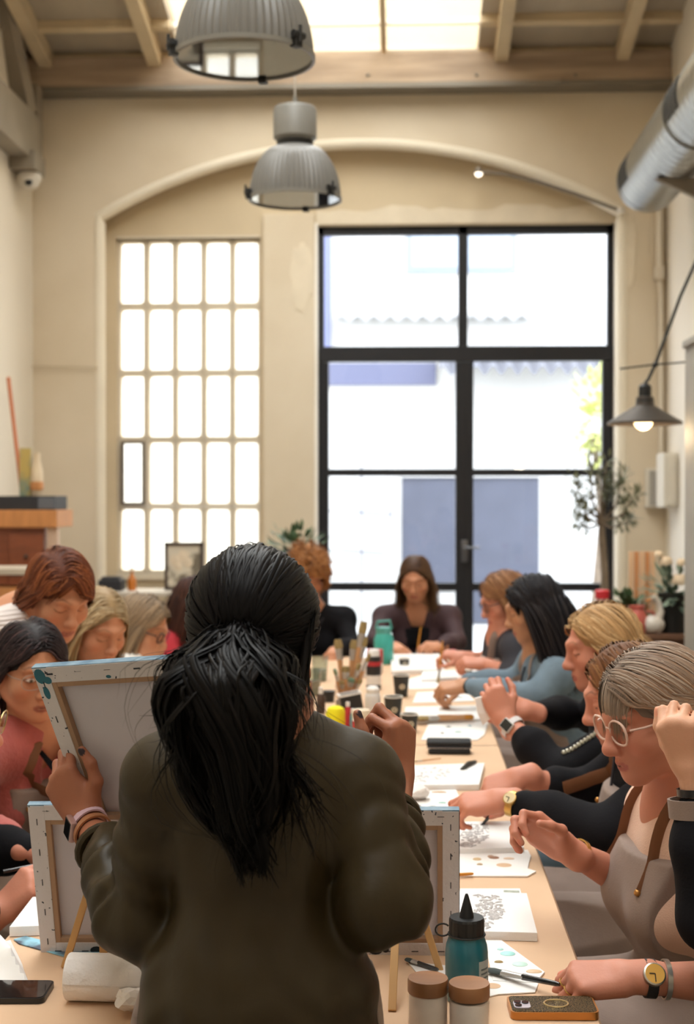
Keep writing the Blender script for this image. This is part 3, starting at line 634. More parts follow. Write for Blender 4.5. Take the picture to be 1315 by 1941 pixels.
for x in (XL + .03, xr2 - .04): MB().box((x, Y2 + .01, 0), (x + .03, Y2 + .39, zb)).build('side_panel', MATS['pale_shelf'], t)
MB().box((XL + .03, Y2 + .02, zb - .34), (xr2 - .02, Y2 + .39, zb - .31)).build('shelf_board', MATS['pale_shelf'], t)
for i in range(2):
    xx = XL + .07 + .30*i; tt = empty('wooden_crate', (xx + .13, Y2 + .1, zb - .31), ('left' if i == 0 else 'right') + ' one of two small wooden boxes under the pale shelf top', 'crate', 'boxes on the low shelf'); MB().box((xx, Y2 + .03, zb - .31), (xx + .26, Y2 + .30, zb - .08), bev=.004).build('crate_body', ORW, tt); MB().box((xx + .02, Y2 + .024, zb - .25), (xx + .24, Y2 + .032, zb - .14)).build('front_panel', mat('front_pine', '#b98a5c', .6), tt)
Yw = 10.55; zt = at(300, 1122, Yw).z; t = empty('back_table', (-1.9, Yw + .2, 0), 'narrow white table below the grille window', 'table')
MB().box((-2.42, Yw, zt - .03), (-1.30, Yw + .42, zt), bev=.005).build('table_top', mat('white_board', '#cbc2b4', .6), t)
for x in (-2.38, -1.36):
    for y in (Yw + .04, Yw + .38): MB().box((x, y - .02, 0), (x + .04, y + .02, zt - .03)).build('leg', MATS['white_board'], t)
p0, p1 = at(312, 1120, Yw + .2), at(386, 1028, Yw + .2); t = empty('leaning_picture', (p0.x + .15, Yw + .2, zt), 'dark framed picture of pale flowers leaning below the grille window', 'picture')
MB().box((p0.x + .02, Yw + .195, zt + .02), (p1.x - .02, Yw + .21, p1.z - .02)).build('painting', mat('flower_painting', '#cfc4b0', .6, col2='#6f6656', vscale=9, fac=(.42, .56), detail=2), t)
for a, b, c, d in ((p0.x, p0.x + .025, zt, p1.z), (p1.x - .025, p1.x, zt, p1.z), (p0.x, p1.x, zt, zt + .025), (p0.x, p1.x, p1.z - .025, p1.z)): MB().box((a, Yw + .185, c), (b, Yw + .215, d), bev=.003).build('frame_bar', mat('dark_picture_frame', '#3c2c26', .5), t)
for q, (xx, zz, rr_) in enumerate(((.09, .24, .045), (.15, .27, .05), (.19, .22, .04), (.11, .19, .035))): MB().lathe([(.001, .004), (rr_, 0)], 12, Matrix.Translation((p0.x + xx, Yw + .192, zt + zz)) @ Matrix.Rotation(math.pi/2, 4, 'X')).build('painted_flower', CREAM, t)
bp = at(250, 1122, Yw + .15); bp.z = zt; t = empty('amber_bottle', bp, 'small amber bottle on the table below the grille window', 'bottle'); MB().lathe([(.032, 0), (.034, .02), (.034, .09), (.014, .12), (.013, .15), (.001, .15)], 20, Matrix.Translation(bp)).build('bottle_body', mat('amber_liquid', '#b86a24', .2, coat=.4), t, smooth=True); MB().lathe([(.015, 0), (.015, .03), (.001, .03)], 14, Matrix.Translation(bp + V(0, 0, .15))).build('bottle_cap', mat('pale_cap', '#d8c8b0', .5), t)
bp = at(212, 1115, Yw + .15); bp.z = zt; t = empty('desk_printer', bp, 'low black device on the table below the grille window', 'device'); MB().box((-.09, -.1, 0), (.09, .1, .09), Matrix.Translation(bp), bev=.012).build('device_body', mat('black_card', '#24252a', .6), t); MB().box((-.07, -.08, .09), (.07, .06, .11), Matrix.Translation(bp), bev=.006).build('device_lid', MATS['black_card'], t)
# ================================================================ smooth solids (for bodies and clothes)
A_ = lambda *v: np.array(v[0] if len(v) == 1 else v, dtype=np.float64)
class Solid:
    """a list of rounded cones and ellipsoids blended into one surface, meshed by surface nets on sparse blocks"""
    def __init__(s): s.p = []; s.post = []
    def cap(s, a, b, ra, rb=None, k=.012, op='add', M=None, flat=None):
        a, b = A_(a), A_(b)
        if M is not None: a, b = M[0] @ a + M[1], M[0] @ b + M[1]
        s.p.append(('c', a, b, ra, ra if rb is None else rb, k, op)); return s
    def ell(s, c, r, R=None, k=.012, op='add', M=None):
        c = A_(c); r = A_(r, r, r) if isinstance(r, (int, float)) else A_(r); R = np.eye(3) if R is None else np.array(R)
        if M is not None: c = M[0] @ c + M[1]; R = M[0] @ R; R = R / np.linalg.norm(R[:, 0])
        s.p.append(('e', c, R, r, None, k, op)); return s
    def chain(s, pts, rads, k=.012, op='add', M=None):
        for i in range(len(pts) - 1): s.cap(pts[i], pts[i+1], rads[i], rads[i+1], k, op, M)
        return s
    @staticmethod
    def dist(p, P):
        if p[0] == 'c':
            a, b, ra, rb = p[1:5]; ba = b - a; L2 = max(ba @ ba, 1e-12)
            pa = P - a; t = np.clip(pa @ ba / L2, 0, 1)
            q = pa - t[..., None] * ba
            return np.sqrt(np.einsum('...i,...i', q, q)) - (ra + (rb - ra) * t)
        c, R, r = p[1:4]; q = (P - c) @ R
        k0 = np.sqrt(np.einsum('...i,...i', q / r, q / r)); k1 = np.sqrt(np.einsum('...i,...i', q / (r*r), q / (r*r))) + 1e-9
        return np.where(k0 < 1e-4, -r.min(), k0 * (k0 - 1) / k1)
    @staticmethod
    def ball(p):
        if p[0] == 'c': return (p[1] + p[2]) / 2, np.linalg.norm(p[2] - p[1]) / 2 + max(p[3], p[4])
        return p[1], p[3].max()
    def val(s, P, bc=None, br=0):
        D = np.full(P.shape[:-1], 1.0)
        for p in s.p:
            k, op = p[5], p[6]
            if bc is not None:
                c, r = s.ball(p); sel = np.nonzero(np.linalg.norm(bc - c, axis=1) < r + br + k + .012)[0]
                if len(sel) == 0: continue
                Q = P[sel]; D0 = D[sel]
            else: Q = P; D0 = D
            d = s.dist(p, Q)
            if op == 'add':
                h = np.maximum(k - np.abs(D0 - d), 0) / k; D1 = np.minimum(D0, d) - h*h*k*.25
            else:
                h = np.maximum(k - np.abs(-D0 - d), 0) / k; D1 = np.maximum(D0, -d) + h*h*k*.25
            if bc is not None: D[sel] = D1
            else: D = D1
        for f in s.post: D = f(P, D)
        return D
    def mesh(s, h, n=8):
        lo = np.min([s.ball(p)[0] - s.ball(p)[1] for p in s.p if p[6] == 'add'], axis=0) - .02
        hi = np.max([s.ball(p)[0] + s.ball(p)[1] for p in s.p if p[6] == 'add'], axis=0) + .02
        bs = n * h; nb = np.ceil((hi - lo) / bs).astype(int)
        g = np.stack(np.meshgrid(*[np.arange(x) for x in nb], indexing='ij'), -1).reshape(-1, 3)
        C = lo + (g + .5) * bs; d = s.val(C, C, bs * .9)
        g = g[np.abs(d) < bs * .87 * 1.25 + .008]; C = lo + (g + .5) * bs
        o = np.stack(np.meshgrid(*[np.arange(n + 1)] * 3, indexing='ij'), -1).reshape(-1, 3)
        verts, faces, keys, N3 = [], [], [], nb * n + 2
        P = lo + (g[:, None, :] * n + o[None]) * h
        D = s.val(P, C, bs * .9).reshape(-1, n + 1, n + 1, n + 1); P = P.reshape(-1, n + 1, n + 1, n + 1, 3)
        S = D < 0
        ins = np.zeros((len(g), n, n, n), int)
        for a in (0, 1):
            for b in (0, 1):
                for c in (0, 1): ins += S[:, a:a+n, b:b+n, c:c+n]
        act = np.argwhere((ins > 0) & (ins < 8))
        B, I, J, K = act.T
        acc = np.zeros((len(act), 3)); cnt = np.zeros(len(act))
        for ax in range(3):
            for u in (0, 1):
                for w in (0, 1):
                    o0 = [0, 0, 0]; ot = [x for x in range(3) if x != ax]; o0[ot[0]] = u; o0[ot[1]] = w; o1 = list(o0); o1[ax] = 1
                    d0 = D[B, I+o0[0], J+o0[1], K+o0[2]]; d1 = D[B, I+o1[0], J+o1[1], K+o1[2]]
                    x = (d0 < 0) != (d1 < 0); t = np.where(x, d0 / np.where(x, d0 - d1, 1), 0)
                    p0 = P[B, I+o0[0], J+o0[1], K+o0[2]].copy(); p0[:, ax] += t * h
                    acc[x] += p0[x]; cnt[x] += 1
        v = acc / np.maximum(cnt, 1)[:, None]
        G = g[B] * n + act[:, 1:]
        key = (G[:, 0] * N3[1] + G[:, 1]) * N3[2] + G[:, 2]
        order = np.argsort(key); sk = key[order]
        quads = []
        for ax in range(3):
            sl0 = [slice(None)] + [slice(0, n)] * 3; sl1 = list(sl0); sl1[ax + 1] = slice(1, n + 1)
            s0, s1 = S[tuple(sl0)], S[tuple(sl1)]
            e = np.argwhere(s0 != s1)
            if not len(e): continue
            inside0 = s0[tuple(e.T)]
            GG = g[e[:, 0]] * n + e[:, 1:]
            u, w = [x for x in range(3) if x != ax] if ax != 1 else (2, 0)
            q = []
            for du, dw in ((0, 0), (-1, 0), (-1, -1), (0, -1)):
                H = GG.copy(); H[:, u] += du; H[:, w] += dw
                kk = (H[:, 0] * N3[1] + H[:, 1]) * N3[2] + H[:, 2]
                ix = np.clip(np.searchsorted(sk, kk), 0, len(sk) - 1); ok = sk[ix] == kk
                q.append(np.where(ok, order[ix], -1))
            q = np.stack(q, 1); good = (q >= 0).all(1); q = q[good]; fl = inside0[good]
            q[~fl] = q[~fl][:, ::-1]
            quads.append(q)
        return v, np.concatenate(quads)
def np_mesh(name, v, q, col=None, smooth=True):
    """v (N,3), q (F,3|4) -> mesh datablock"""
    me = bpy.data.meshes.new(name); k = q.shape[1]
    me.vertices.add(len(v)); me.vertices.foreach_set('co', np.asarray(v, np.float32).ravel())
    me.loops.add(len(q) * k); me.loops.foreach_set('vertex_index', np.asarray(q, np.int32).ravel())
    me.polygons.add(len(q)); me.polygons.foreach_set('loop_start', np.arange(0, len(q) * k, k, dtype=np.int32))
    me.polygons.foreach_set('use_smooth', np.full(len(q), smooth, bool))
    me.update(calc_edges=True); me.validate()
    if col is not None:
        at_ = me.attributes.new('Col', 'FLOAT_COLOR', 'POINT'); c = np.ones((len(v), 4), np.float32); c[:, :3] = col
        at_.data.foreach_set('color', c.ravel())
    return me
def sdf_obj(name, S, h, m, parent=None, colf=None, label=None):
    v, q = S.mesh(h); o = link(name, np_mesh(name, v, q, colf(v) if colf else None), m, parent)
    if label: o['label'] = label
    return o
def folds(amp, freq, seed, axis=(0, 0, 1)):
    """soft cloth folds"""
    rs = np.random.RandomState(seed); ks = []
    for i in range(5):
        d = rs.randn(3); d = d / np.linalg.norm(d); d = d - .55 * A_(axis) * (d @ A_(axis)); ks.append((d * freq * (.6 + rs.rand()), rs.rand() * 6.28))
    def f(P, D):
        w = .35 * np.sin(P @ A_(9, 7, 11) + seed); t = 0
        for d, ph in ks: t = t + np.sin(P @ d + ph + 1.6 * w)
        return D + amp * t / 2.2
    return f
def skin_mat():
    if 'skin' in MATS: return MATS['skin']
    m = mat('skin', '#c99071', .52, spec=.35, sub=.12, bump=.05, bscale=220); nt = m.node_tree
    a = nt.nodes.new('ShaderNodeAttribute'); a.attribute_name = 'Col'; nt.links.new(a.outputs['Color'], nt.nodes['Principled BSDF'].inputs['Base Color'])
    return m
def hair_mat(name='hair_strands', rough=.5, spec=.18):
    if name in MATS: return MATS[name]
    m = mat(name, '#554433', rough, spec=spec); nt = m.node_tree; b = nt.nodes['Principled BSDF']
    a = nt.nodes.new('ShaderNodeAttribute'); a.attribute_name = 'Col'; nt.links.new(a.outputs['Color'], b.inputs['Base Color'])
    b.inputs['Anisotropic'].default_value = .4
    return m
def unit(v): v = A_(v); return v / max(np.linalg.norm(v), 1e-9)

# ---------------------------------------------------------------- hands
HAND_REST = dict(index=(20, 25, 15), middle=(25, 28, 15), ring=(28, 30, 18), little=(30, 30, 18), thumb=((.75, .62, -.25), (.55, .8, -.2), (.35, .9, -.25)), spread=1.0)
FING = {'index': (.0265, .086, (.040, .025, .021), 4), 'middle': (.009, .091, (.045, .029, .022), 1), 'ring': (-.009, .087, (.041, .027, .022), -3), 'little': (-.026, .078, (.032, .021, .019), -9)}
def hand_frame(wrist, dirn, dorsal, side):
    D = unit(dirn); N = A_(dorsal) - D * (D @ A_(dorsal)); N = unit(N); T = np.cross(D, N) * (1 if side == 'L' else -1)
    return np.stack([T, D, N], 1), A_(wrist)
def add_hand(S, wrist, dirn, dorsal, side, pose, sc=1.0, nails=None):
    R, o = hand_frame(wrist, dirn, dorsal, side); M = (R * sc, o); po = dict(HAND_REST); po.update(pose or {})
    S.cap((.010, -.035, 0), (.010, .012, 0), .0185*sc, .0175*sc, .02, M=M); S.cap((-.010, -.035, 0), (-.010, .012, 0), .0185*sc, .0165*sc, .02, M=M)
    tips = {}
    for f, (x, y, ln, sp) in FING.items():
        S.cap((x*.62, .012, .001), (x, y, .002), .0135*sc, .0112*sc, .012, M=M)
        an = po[f]; a = 0; p = A_(x, y, .001); p0_ = p; sa = R_(sp * po['spread'])
        rr = (.0094, .0084, .0077, .0064) if f != 'little' else (.0082, .0073, .0066, .0056)
        for i in range(3):
            a += R_(an[i]); d = A_(math.sin(sa) * math.cos(a), math.cos(sa) * math.cos(a), -math.sin(a)); q = p + d * ln[i]
            S.cap(p, q, rr[i]*sc, rr[i+1]*sc, .004, M=M)
            if i == 0: tips[f + '_seg'] = (M[0] @ (p*.45 + q*.55) + M[1], M[0] @ d, rr[0]*sc)
            p = q
        nrm = A_(0, math.sin(a), math.cos(a)); tips[f] = M[0] @ (p + nrm * .006 - d * .003) + M[1]
        if nails is not None: nails.append((tips[f], .0062*sc))
    S.cap((.014, .014, -.006), (.026, .05, -.011), .0165*sc, .0125*sc, .014, M=M)
    S.cap((-.019, .012, -.005), (-.024, .058, -.007), .0145*sc, .0125*sc, .014, M=M)
    S.ell((0, .05, -.004), (.033, .045, .013), k=.012, M=M)
    p = A_(.022, .020, -.006); rr = (.0145, .0112, .0098, .0075)
    for i, (d, L) in enumerate(zip(po['thumb'], (.043, .033, .027))):
        d = unit(d); q = p + d * L; S.cap(p, q, rr[i]*sc, rr[i+1]*sc, .006 if i else .012, M=M); p = q
    tips['thumb'] = M[0] @ p + M[1]
    if nails is not None:
        n = A_(0, 0, 1) - d * d[2]; nails.append((M[0] @ (p + unit(n) * .0065 - d * .002) + M[1], .0075*sc))
    return tips, M

# ---------------------------------------------------------------- heads
def head_frame(yaw, pitch, roll=0):
    """yaw: heading of the face in the XY plane (radians from +X); pitch down positive"""
    f = A_(math.cos(yaw) * math.cos(pitch), math.sin(yaw) * math.cos(pitch), -math.sin(pitch))
    r = unit(np.cross(f, A_(0, 0, 1))); u = np.cross(r, f)
    if roll: r, u = r * math.cos(roll) + u * math.sin(roll), u * math.cos(roll) - r * math.sin(roll)
    return np.stack([r, f, u], 1)
def add_head(S, M, sc=1.0, mouth=0.0, cheek=1.0):
    E = lambda c, r, k=.02, op='add': S.ell(c, A_(r) * sc if not isinstance(r, float) else r * sc, k=k * sc, op=op, M=M)
    Cc = lambda a, b, ra, rb, k=.02, op='add': S.cap(a, b, ra * sc, rb * sc, k * sc, op, M)
    E((0, -.014, .030), (.073, .093, .083)); E((0, .018, -.028), (.060, .066, .076), .03)
    for s in (-1, 1):
        Cc((s*.050, -.010, -.052), (s*.018, .056, -.094), .022, .017, .03)
        E((s*.041, .050, -.030), (.024*cheek, .024, .024), .025)
        Cc((s*.010, .084, .021), (s*.040, .069, .024), .0085, .0085, .02)
        E((s*.032, .092, .001), (.017, .014, .011), .016, 'sub')
        E((s*.031, .0705, -.001), (.0155, .0135, .0115), .004)
        Cc((s*.0105, .092, -.041), (s*.0105, .094, -.041), .0078, .0078, .008)
        E((s*.075, -.014, -.012), (.009, .020, .031), .008); E((s*.083, -.008, -.010), (.008, .010, .017), .006, 'sub')
        E((s*.076, -.010, -.040), (.007, .008, .009), .006)
        E((s*.0055, .103, -.050), (.0035, .004, .0025), .004, 'sub')
    Cc((0, .079, .016), (0, .100, -.030), .0075, .0095, .016); E((0, .104, -.037), .0105, .010)
    E((0, .060, -.068), (.030, .028, .028), .02); E((0, .064, -.099), (.019, .018, .016), .018)
    o = mouth
    for s in (-1, 1):
        Cc((s*.0235, .0755, -.0695), (s*.006, .0858, -.0660), .0028, .0038, .008); Cc((s*.006, .0858, -.0660), (0, .0858, -.0668), .0038, .0037, .008)
        Cc((s*.020, .0755, -.0725 - o*.4), (0, .0840, -.0757 - o), .0034, .0052, .008)
    Cc((-.018, .0840, -.0705 - o*.4), (.018, .0840, -.0705 - o*.4), .0012 + o*.4, .0012 + o*.4, .003, 'sub'); Cc((-.010, .0900, -.0705 - o*.5), (.010, .0900, -.0705 - o*.5), .0014 + o*.4, .0014 + o*.4, .003, 'sub')
    Cc((0, .097, -.056), (0, .094, -.061), .0018, .0022, .005, 'sub')
def face_paint(v, c0, M, sc, skin, lip, brow, open_eye=False, iris='#4a3a2a', mouth=0.0):
    L = (v - M[1]) @ M[0] / (np.linalg.norm(M[0][:, 0]) ** 2)
    x, y, z = L.T; c = c0; face = (y > .035) & (np.abs(x) < .075) & (z > -.12) & (z < .09)
    def mix(w, col): c[:] = c * (1 - w[:, None]) + A_(col) * w[:, None]
    def near(cx, cy, cz, rx, ry, rz, soft=.5): d = np.sqrt(((np.abs(x) - cx) / rx)**2 + ((y - cy) / ry)**2 + ((z - cz) / rz)**2); return np.clip((1 - d) / soft, 0, 1) * face
    sk = A_(skin); red = sk * A_(1.06, .74, .70)
    mix(near(.042, .062, -.034, .026, .04, .022, .9) * .55, red); mix(near(0, .105, -.038, .016, .02, .014, .9) * .5, red)
    w = np.maximum.reduce([near(t, .088, -.0665 + .0 * t - (.0035 if t > .015 else 0), .007, .02, .0048, .5) for t in (0, .006, .012, .018)])
    w = np.maximum.reduce([w] + [near(t, .088, -.0765 - mouth + (.003 if t > .014 else 0), .007, .02, .0058, .5) for t in (0, .006, .012, .017)])
    mix(w * .8, lip)
    mix(near(0, .085, -.0707 - mouth * .5, .019, .02, .0013 + mouth * .5, .6), A_(lip) * .25)
    for t in np.linspace(0, 1, 9):
        mix(near(.013 + .036*t, .078, .0225 + .010*math.sin(min(t, .75)*2.1) - .004*max(0, t - .6)*4, .0055, .03, .0028 + .0012*(1 - t), .8) * .55, brow)
    for t in np.linspace(-1, 1, 11):
        zl = (-.0075 + .004*t*t) if not open_eye else (-.006 + .004*t*t)
        mix(near(.0315 + .0155*t, .078, zl, .0022, .03, .0016, .6) * .9, A_(brow) * .35)
        if open_eye: mix(near(.0315 + .0155*t, .078, .0045 - .005*t*t, .0024, .03, .0017, .6) * .9, A_(brow) * .3)
    if open_eye:
        mix(near(.0315, .082, -.0008, .0135, .02, .0046, .25), srgb('#e6ddd6')); mix(near(.0315, .085, -.0012, .0052, .02, .0048, .3), srgb(iris))
    mix(near(.033, .08, .006, .018, .03, .006, .9) * .25, sk * A_(.8, .6, .58))
    return c
# ================================================================ hair
def ribbons(paths, width, flat=.4, taper=None):
    """paths (N,K,3) -> ridged flat locks (quads)"""
    N, K, _ = paths.shape
    t = np.gradient(paths, axis=1); t /= np.linalg.norm(t, axis=2, keepdims=True) + 1e-9
    out = paths - paths.mean(axis=(0, 1)); sd = np.cross(t, out); sd /= np.linalg.norm(sd, axis=2, keepdims=True) + 1e-9
    nn = np.cross(sd, t)
    u = np.linspace(0, 1, K); tp = taper(u) if taper else np.minimum(1, .12 + 5*u) * np.minimum(1, .12 + (1 - u) * 2.2)
    w = width[:, None, None] * tp[None, :, None]
    sg = np.sign((nn * out).sum(2, keepdims=True)); sg[sg == 0] = 1
    v = np.stack([paths + sd*w, paths + sg*nn*w*flat, paths - sd*w], 2).reshape(-1, 3)
    i = np.arange(N)[:, None, None] * K * 3 + np.arange(K - 1)[None, :, None] * 3; j = np.arange(2)[None, None, :]
    q = np.stack([i + j, i + j + 1, i + 4 + j, i + 3 + j], -1).reshape(-1, 4)
    return v, q
HC, HR = A_(0, -.014, .030), A_(.0775, .098, .088)
def scalp_roots(n, rs, part=0.0, low=-.055, front=.062):
    out = []
    while len(out) < n:
        d = rs.randn(3); d /= np.linalg.norm(d); p = HC + d * HR
        x, y, z = p
        hl = .058 if abs(x) < .045 else .058 - (abs(x) - .045) * 1.2     # forehead hairline
        if y > .02 and z < hl + (y - front) * .5: continue
        if y > -.012 and z < .005: continue
        if z < low: continue
        out.append(p)
    # a denser row along the forehead hairline
    for i in range(n // 7):
        a = rs.uniform(-1, 1); x = .066 * a; d = A_(x, .066 - .05 * a * a + rs.uniform(-.012, .004), .080 - .075 * a * a + rs.uniform(-.004, .016)) - HC; d = d / np.linalg.norm(d / HR); out[i * 6] = HC + d
    return np.array(out)
def march(M, roots, d0, length, steps, rs, grav=.35, back=0.0, out=0.0, curl=0.0, lift=(.02, .09), balls=(), wave=0.0, wfreq=30, side=0.0, stick=-.015, tuck=0.0, guard=True):
    R, c = M; sc = np.linalg.norm(R[:, 0]); N = len(roots)
    P = roots @ R.T + c; d = d0 @ R.T / sc
    lf = 1 + rs.uniform(lift[0], lift[1], N)
    C = R @ HC + c; Ri = R.T / (sc * sc); ph = rs.rand(N) * 6.28
    path = [P.copy()]; ds = (length / steps)[:, None]
    bk = -R[:, 1] / sc; rt = R[:, 0] / sc
    sgn = np.sign(roots[:, 0] - 0.0)[:, None]
    for i in range(steps):
        u = i / steps
        d = d + A_(0, 0, -1) * grav + bk * back + rt * sgn * (side * (1 - u))
        if tuck:
            Lq = (P - C) @ Ri.T + HC; z_ = (Lq[:, 1] > -.035) & (Lq[:, 2] < .05) & (Lq[:, 2] > -.05); d = d + bk * (tuck * z_)[:, None]
        if wave: d = d + (np.sin(ph[:, None] + wfreq * u * length.mean() * A_(1, .8, .3)) * wave)
        if curl and u > .6:
            inw = (C - P); inw[:, 2] = 0; inw /= np.linalg.norm(inw, axis=1, keepdims=True) + 1e-6; d = d + inw * curl
        d /= np.linalg.norm(d, axis=1, keepdims=True) + 1e-9
        Q = P + d * ds
        L0 = (Q - C) @ Ri.T; L = L0 / HR; r = np.linalg.norm(L, axis=1); ins = (r < lf) | ((L0[:, 2] > stick) & (r < 1.6))
        if ins.any():
            L2 = L[ins] / r[ins][:, None] * lf[ins][:, None]; Q[ins] = (L2 * HR) @ R.T + C
        if guard:   # keep the front of the face free of strands
            Lq = (Q - c) @ Ri.T; m_ = (Lq[:, 1] > .020) & (np.abs(Lq[:, 0]) < .074) & (Lq[:, 2] < .045) & (Lq[:, 2] > -.20)
            if m_.any(): Lq[m_, 0] += (np.sign(Lq[m_, 0] + 1e-6) * .076 - Lq[m_, 0]) * .5; Lq[m_, 1] -= .006; Q[m_] = Lq[m_] @ R.T + c
        for bc, br in balls:
            e = Q - bc; rr = np.linalg.norm(e, axis=1); k = rr < br
            if k.any(): Q[k] = bc + e[k] / rr[k][:, None] * br
        d = Q - P; d /= np.linalg.norm(d, axis=1, keepdims=True) + 1e-9
        P = Q; path.append(P.copy())
    return np.stack(path, 1)
def strand_col(n, K, rs, root, tip, hi=None, var=.25, hif=.25):
    u = np.linspace(0, 1, K)[None, :, None]; c = A_(srgb(root)) * (1 - u) + A_(srgb(tip)) * u
    c = np.repeat(c, n, 0) * (1 + var * (rs.rand(n, 1, 1) * 2 - 1))
    if hi is not None:
        k = rs.rand(n) < hif; c[k] = c[k] * .35 + A_(srgb(hi)) * .65
    return np.repeat(c[:, :, None, :], 3, 2).reshape(-1, 3)
def hair_obj(parent, M, seed, n=420, steps=14, part=.0, length=.25, lvar=.15, root='#4a3526', tip='#4a3526', hi=None, hif=.25, grav=.35, back=.05, curl=0.0, width=.0055, balls=(), wave=0.0, wfreq=30, front=.062, fringe=None, comb=(1.0, -.35), lift=(.02, .09), side=0.0, var=.25, extra=None, label=None, shell=True, h=.005, low=-.055, tuck=0, stick=-.015):
    rs = np.random.RandomState(seed); sc = np.linalg.norm(M[0][:, 0])
    roots = scalp_roots(n, rs, part, low=low, front=front)
    s = np.sign(roots[:, 0] - part); s[s == 0] = 1
    d0 = np.stack([s * comb[0], np.full(n, comb[1]) + rs.randn(n) * .1, rs.randn(n) * .08 + .1], 1)
    lw_ = np.clip((roots[:, 2:3] - .0) / .07, 0, 1); d0 = d0 * lw_ + A_(0, -.1, -1) * (1 - lw_)
    nrm = (roots - HC) / HR**2; nrm /= np.linalg.norm(nrm, axis=1, keepdims=True); d0 -= nrm * (d0 * nrm).sum(1, keepdims=True); d0 /= np.linalg.norm(d0, axis=1, keepdims=True)
    ln = length * (1 + lvar * (rs.rand(n) * 2 - 1)) * sc
    # strands that start low are shorter so that the hem is even
    top = (roots[:, 2] + .06) / .18; ln = ln * (.62 + .38 * np.clip(top, 0, 1))
    P = march(M, roots, d0, ln, steps, rs, grav, back, 0, curl, lift, balls, wave, wfreq, side, stick, tuck=tuck)
    vs, qs, cs = [], [], []
    v, q = ribbons(P, width * sc * (.7 + .6 * rs.rand(n))); vs.append(v); qs.append(q); cs.append(strand_col(n, steps + 1, rs, root, tip, hi, var, hif))
    if fringe:
        m = fringe.get('n', 90); x = rs.uniform(*fringe.get('x', (-.055, .055)), m); fr = np.stack([x, .058 - 3.5*x*x + rs.randn(m)*.004, .086 - 4.0*x*x + rs.randn(m)*.004], 1)
        dd = np.stack([fringe.get('sweep', 0.0) + x * 2, np.full(m, 1.0), np.full(m, .1)], 1); dd /= np.linalg.norm(dd, axis=1, keepdims=True)
        P2 = march(M, fr, dd, fringe.get('len', .085) * sc * (.85 + .3*rs.rand(m)), 10, rs, fringe.get('grav', .22), fringe.get('back', .0), lift=(.03, .1), side=fringe.get('side', 0), guard=False)
        v, q = ribbons(P2, width * sc * .8 * (.7 + .6 * rs.rand(m))); vs.append(v); qs.append(q); cs.append(strand_col(m, 11, rs, root, fringe.get('tip', root), hi, var, hif))
    if extra:
        for P3, w3, c3 in extra: v, q = ribbons(P3, w3); vs.append(v); qs.append(q); cs.append(c3)
    if shell:
        S = Solid(); k = .010 * sc
        S.ell(HC + A_(0, -.002, .001), HR * sc * 1.0, k=.01, M=M); S.ell((0, -.045, -.03), A_(.066, .055, .062) * sc, k=.02, M=M)
        S.ell((0, .088, -.030), A_(.062, .062, .098) * sc, k=.008, op='sub', M=M); S.ell((0, .03, -.10), A_(.085, .065, .085) * sc, k=.008, op='sub', M=M)
        v, q = S.mesh(h); vs.append(v); qs.append(q); cs.append(np.repeat(A_(srgb(root))[None] * .9, len(v), 0))
    off = 0; QQ = []
    for v, q in zip(vs, qs): QQ.append(q + off); off += len(v)
    o = link('hair', np_mesh('hair', np.concatenate(vs), np.concatenate(QQ), np.clip(np.concatenate(cs), 0, 1)), hair_mat(), parent)
    if label: o['label'] = label
    return o
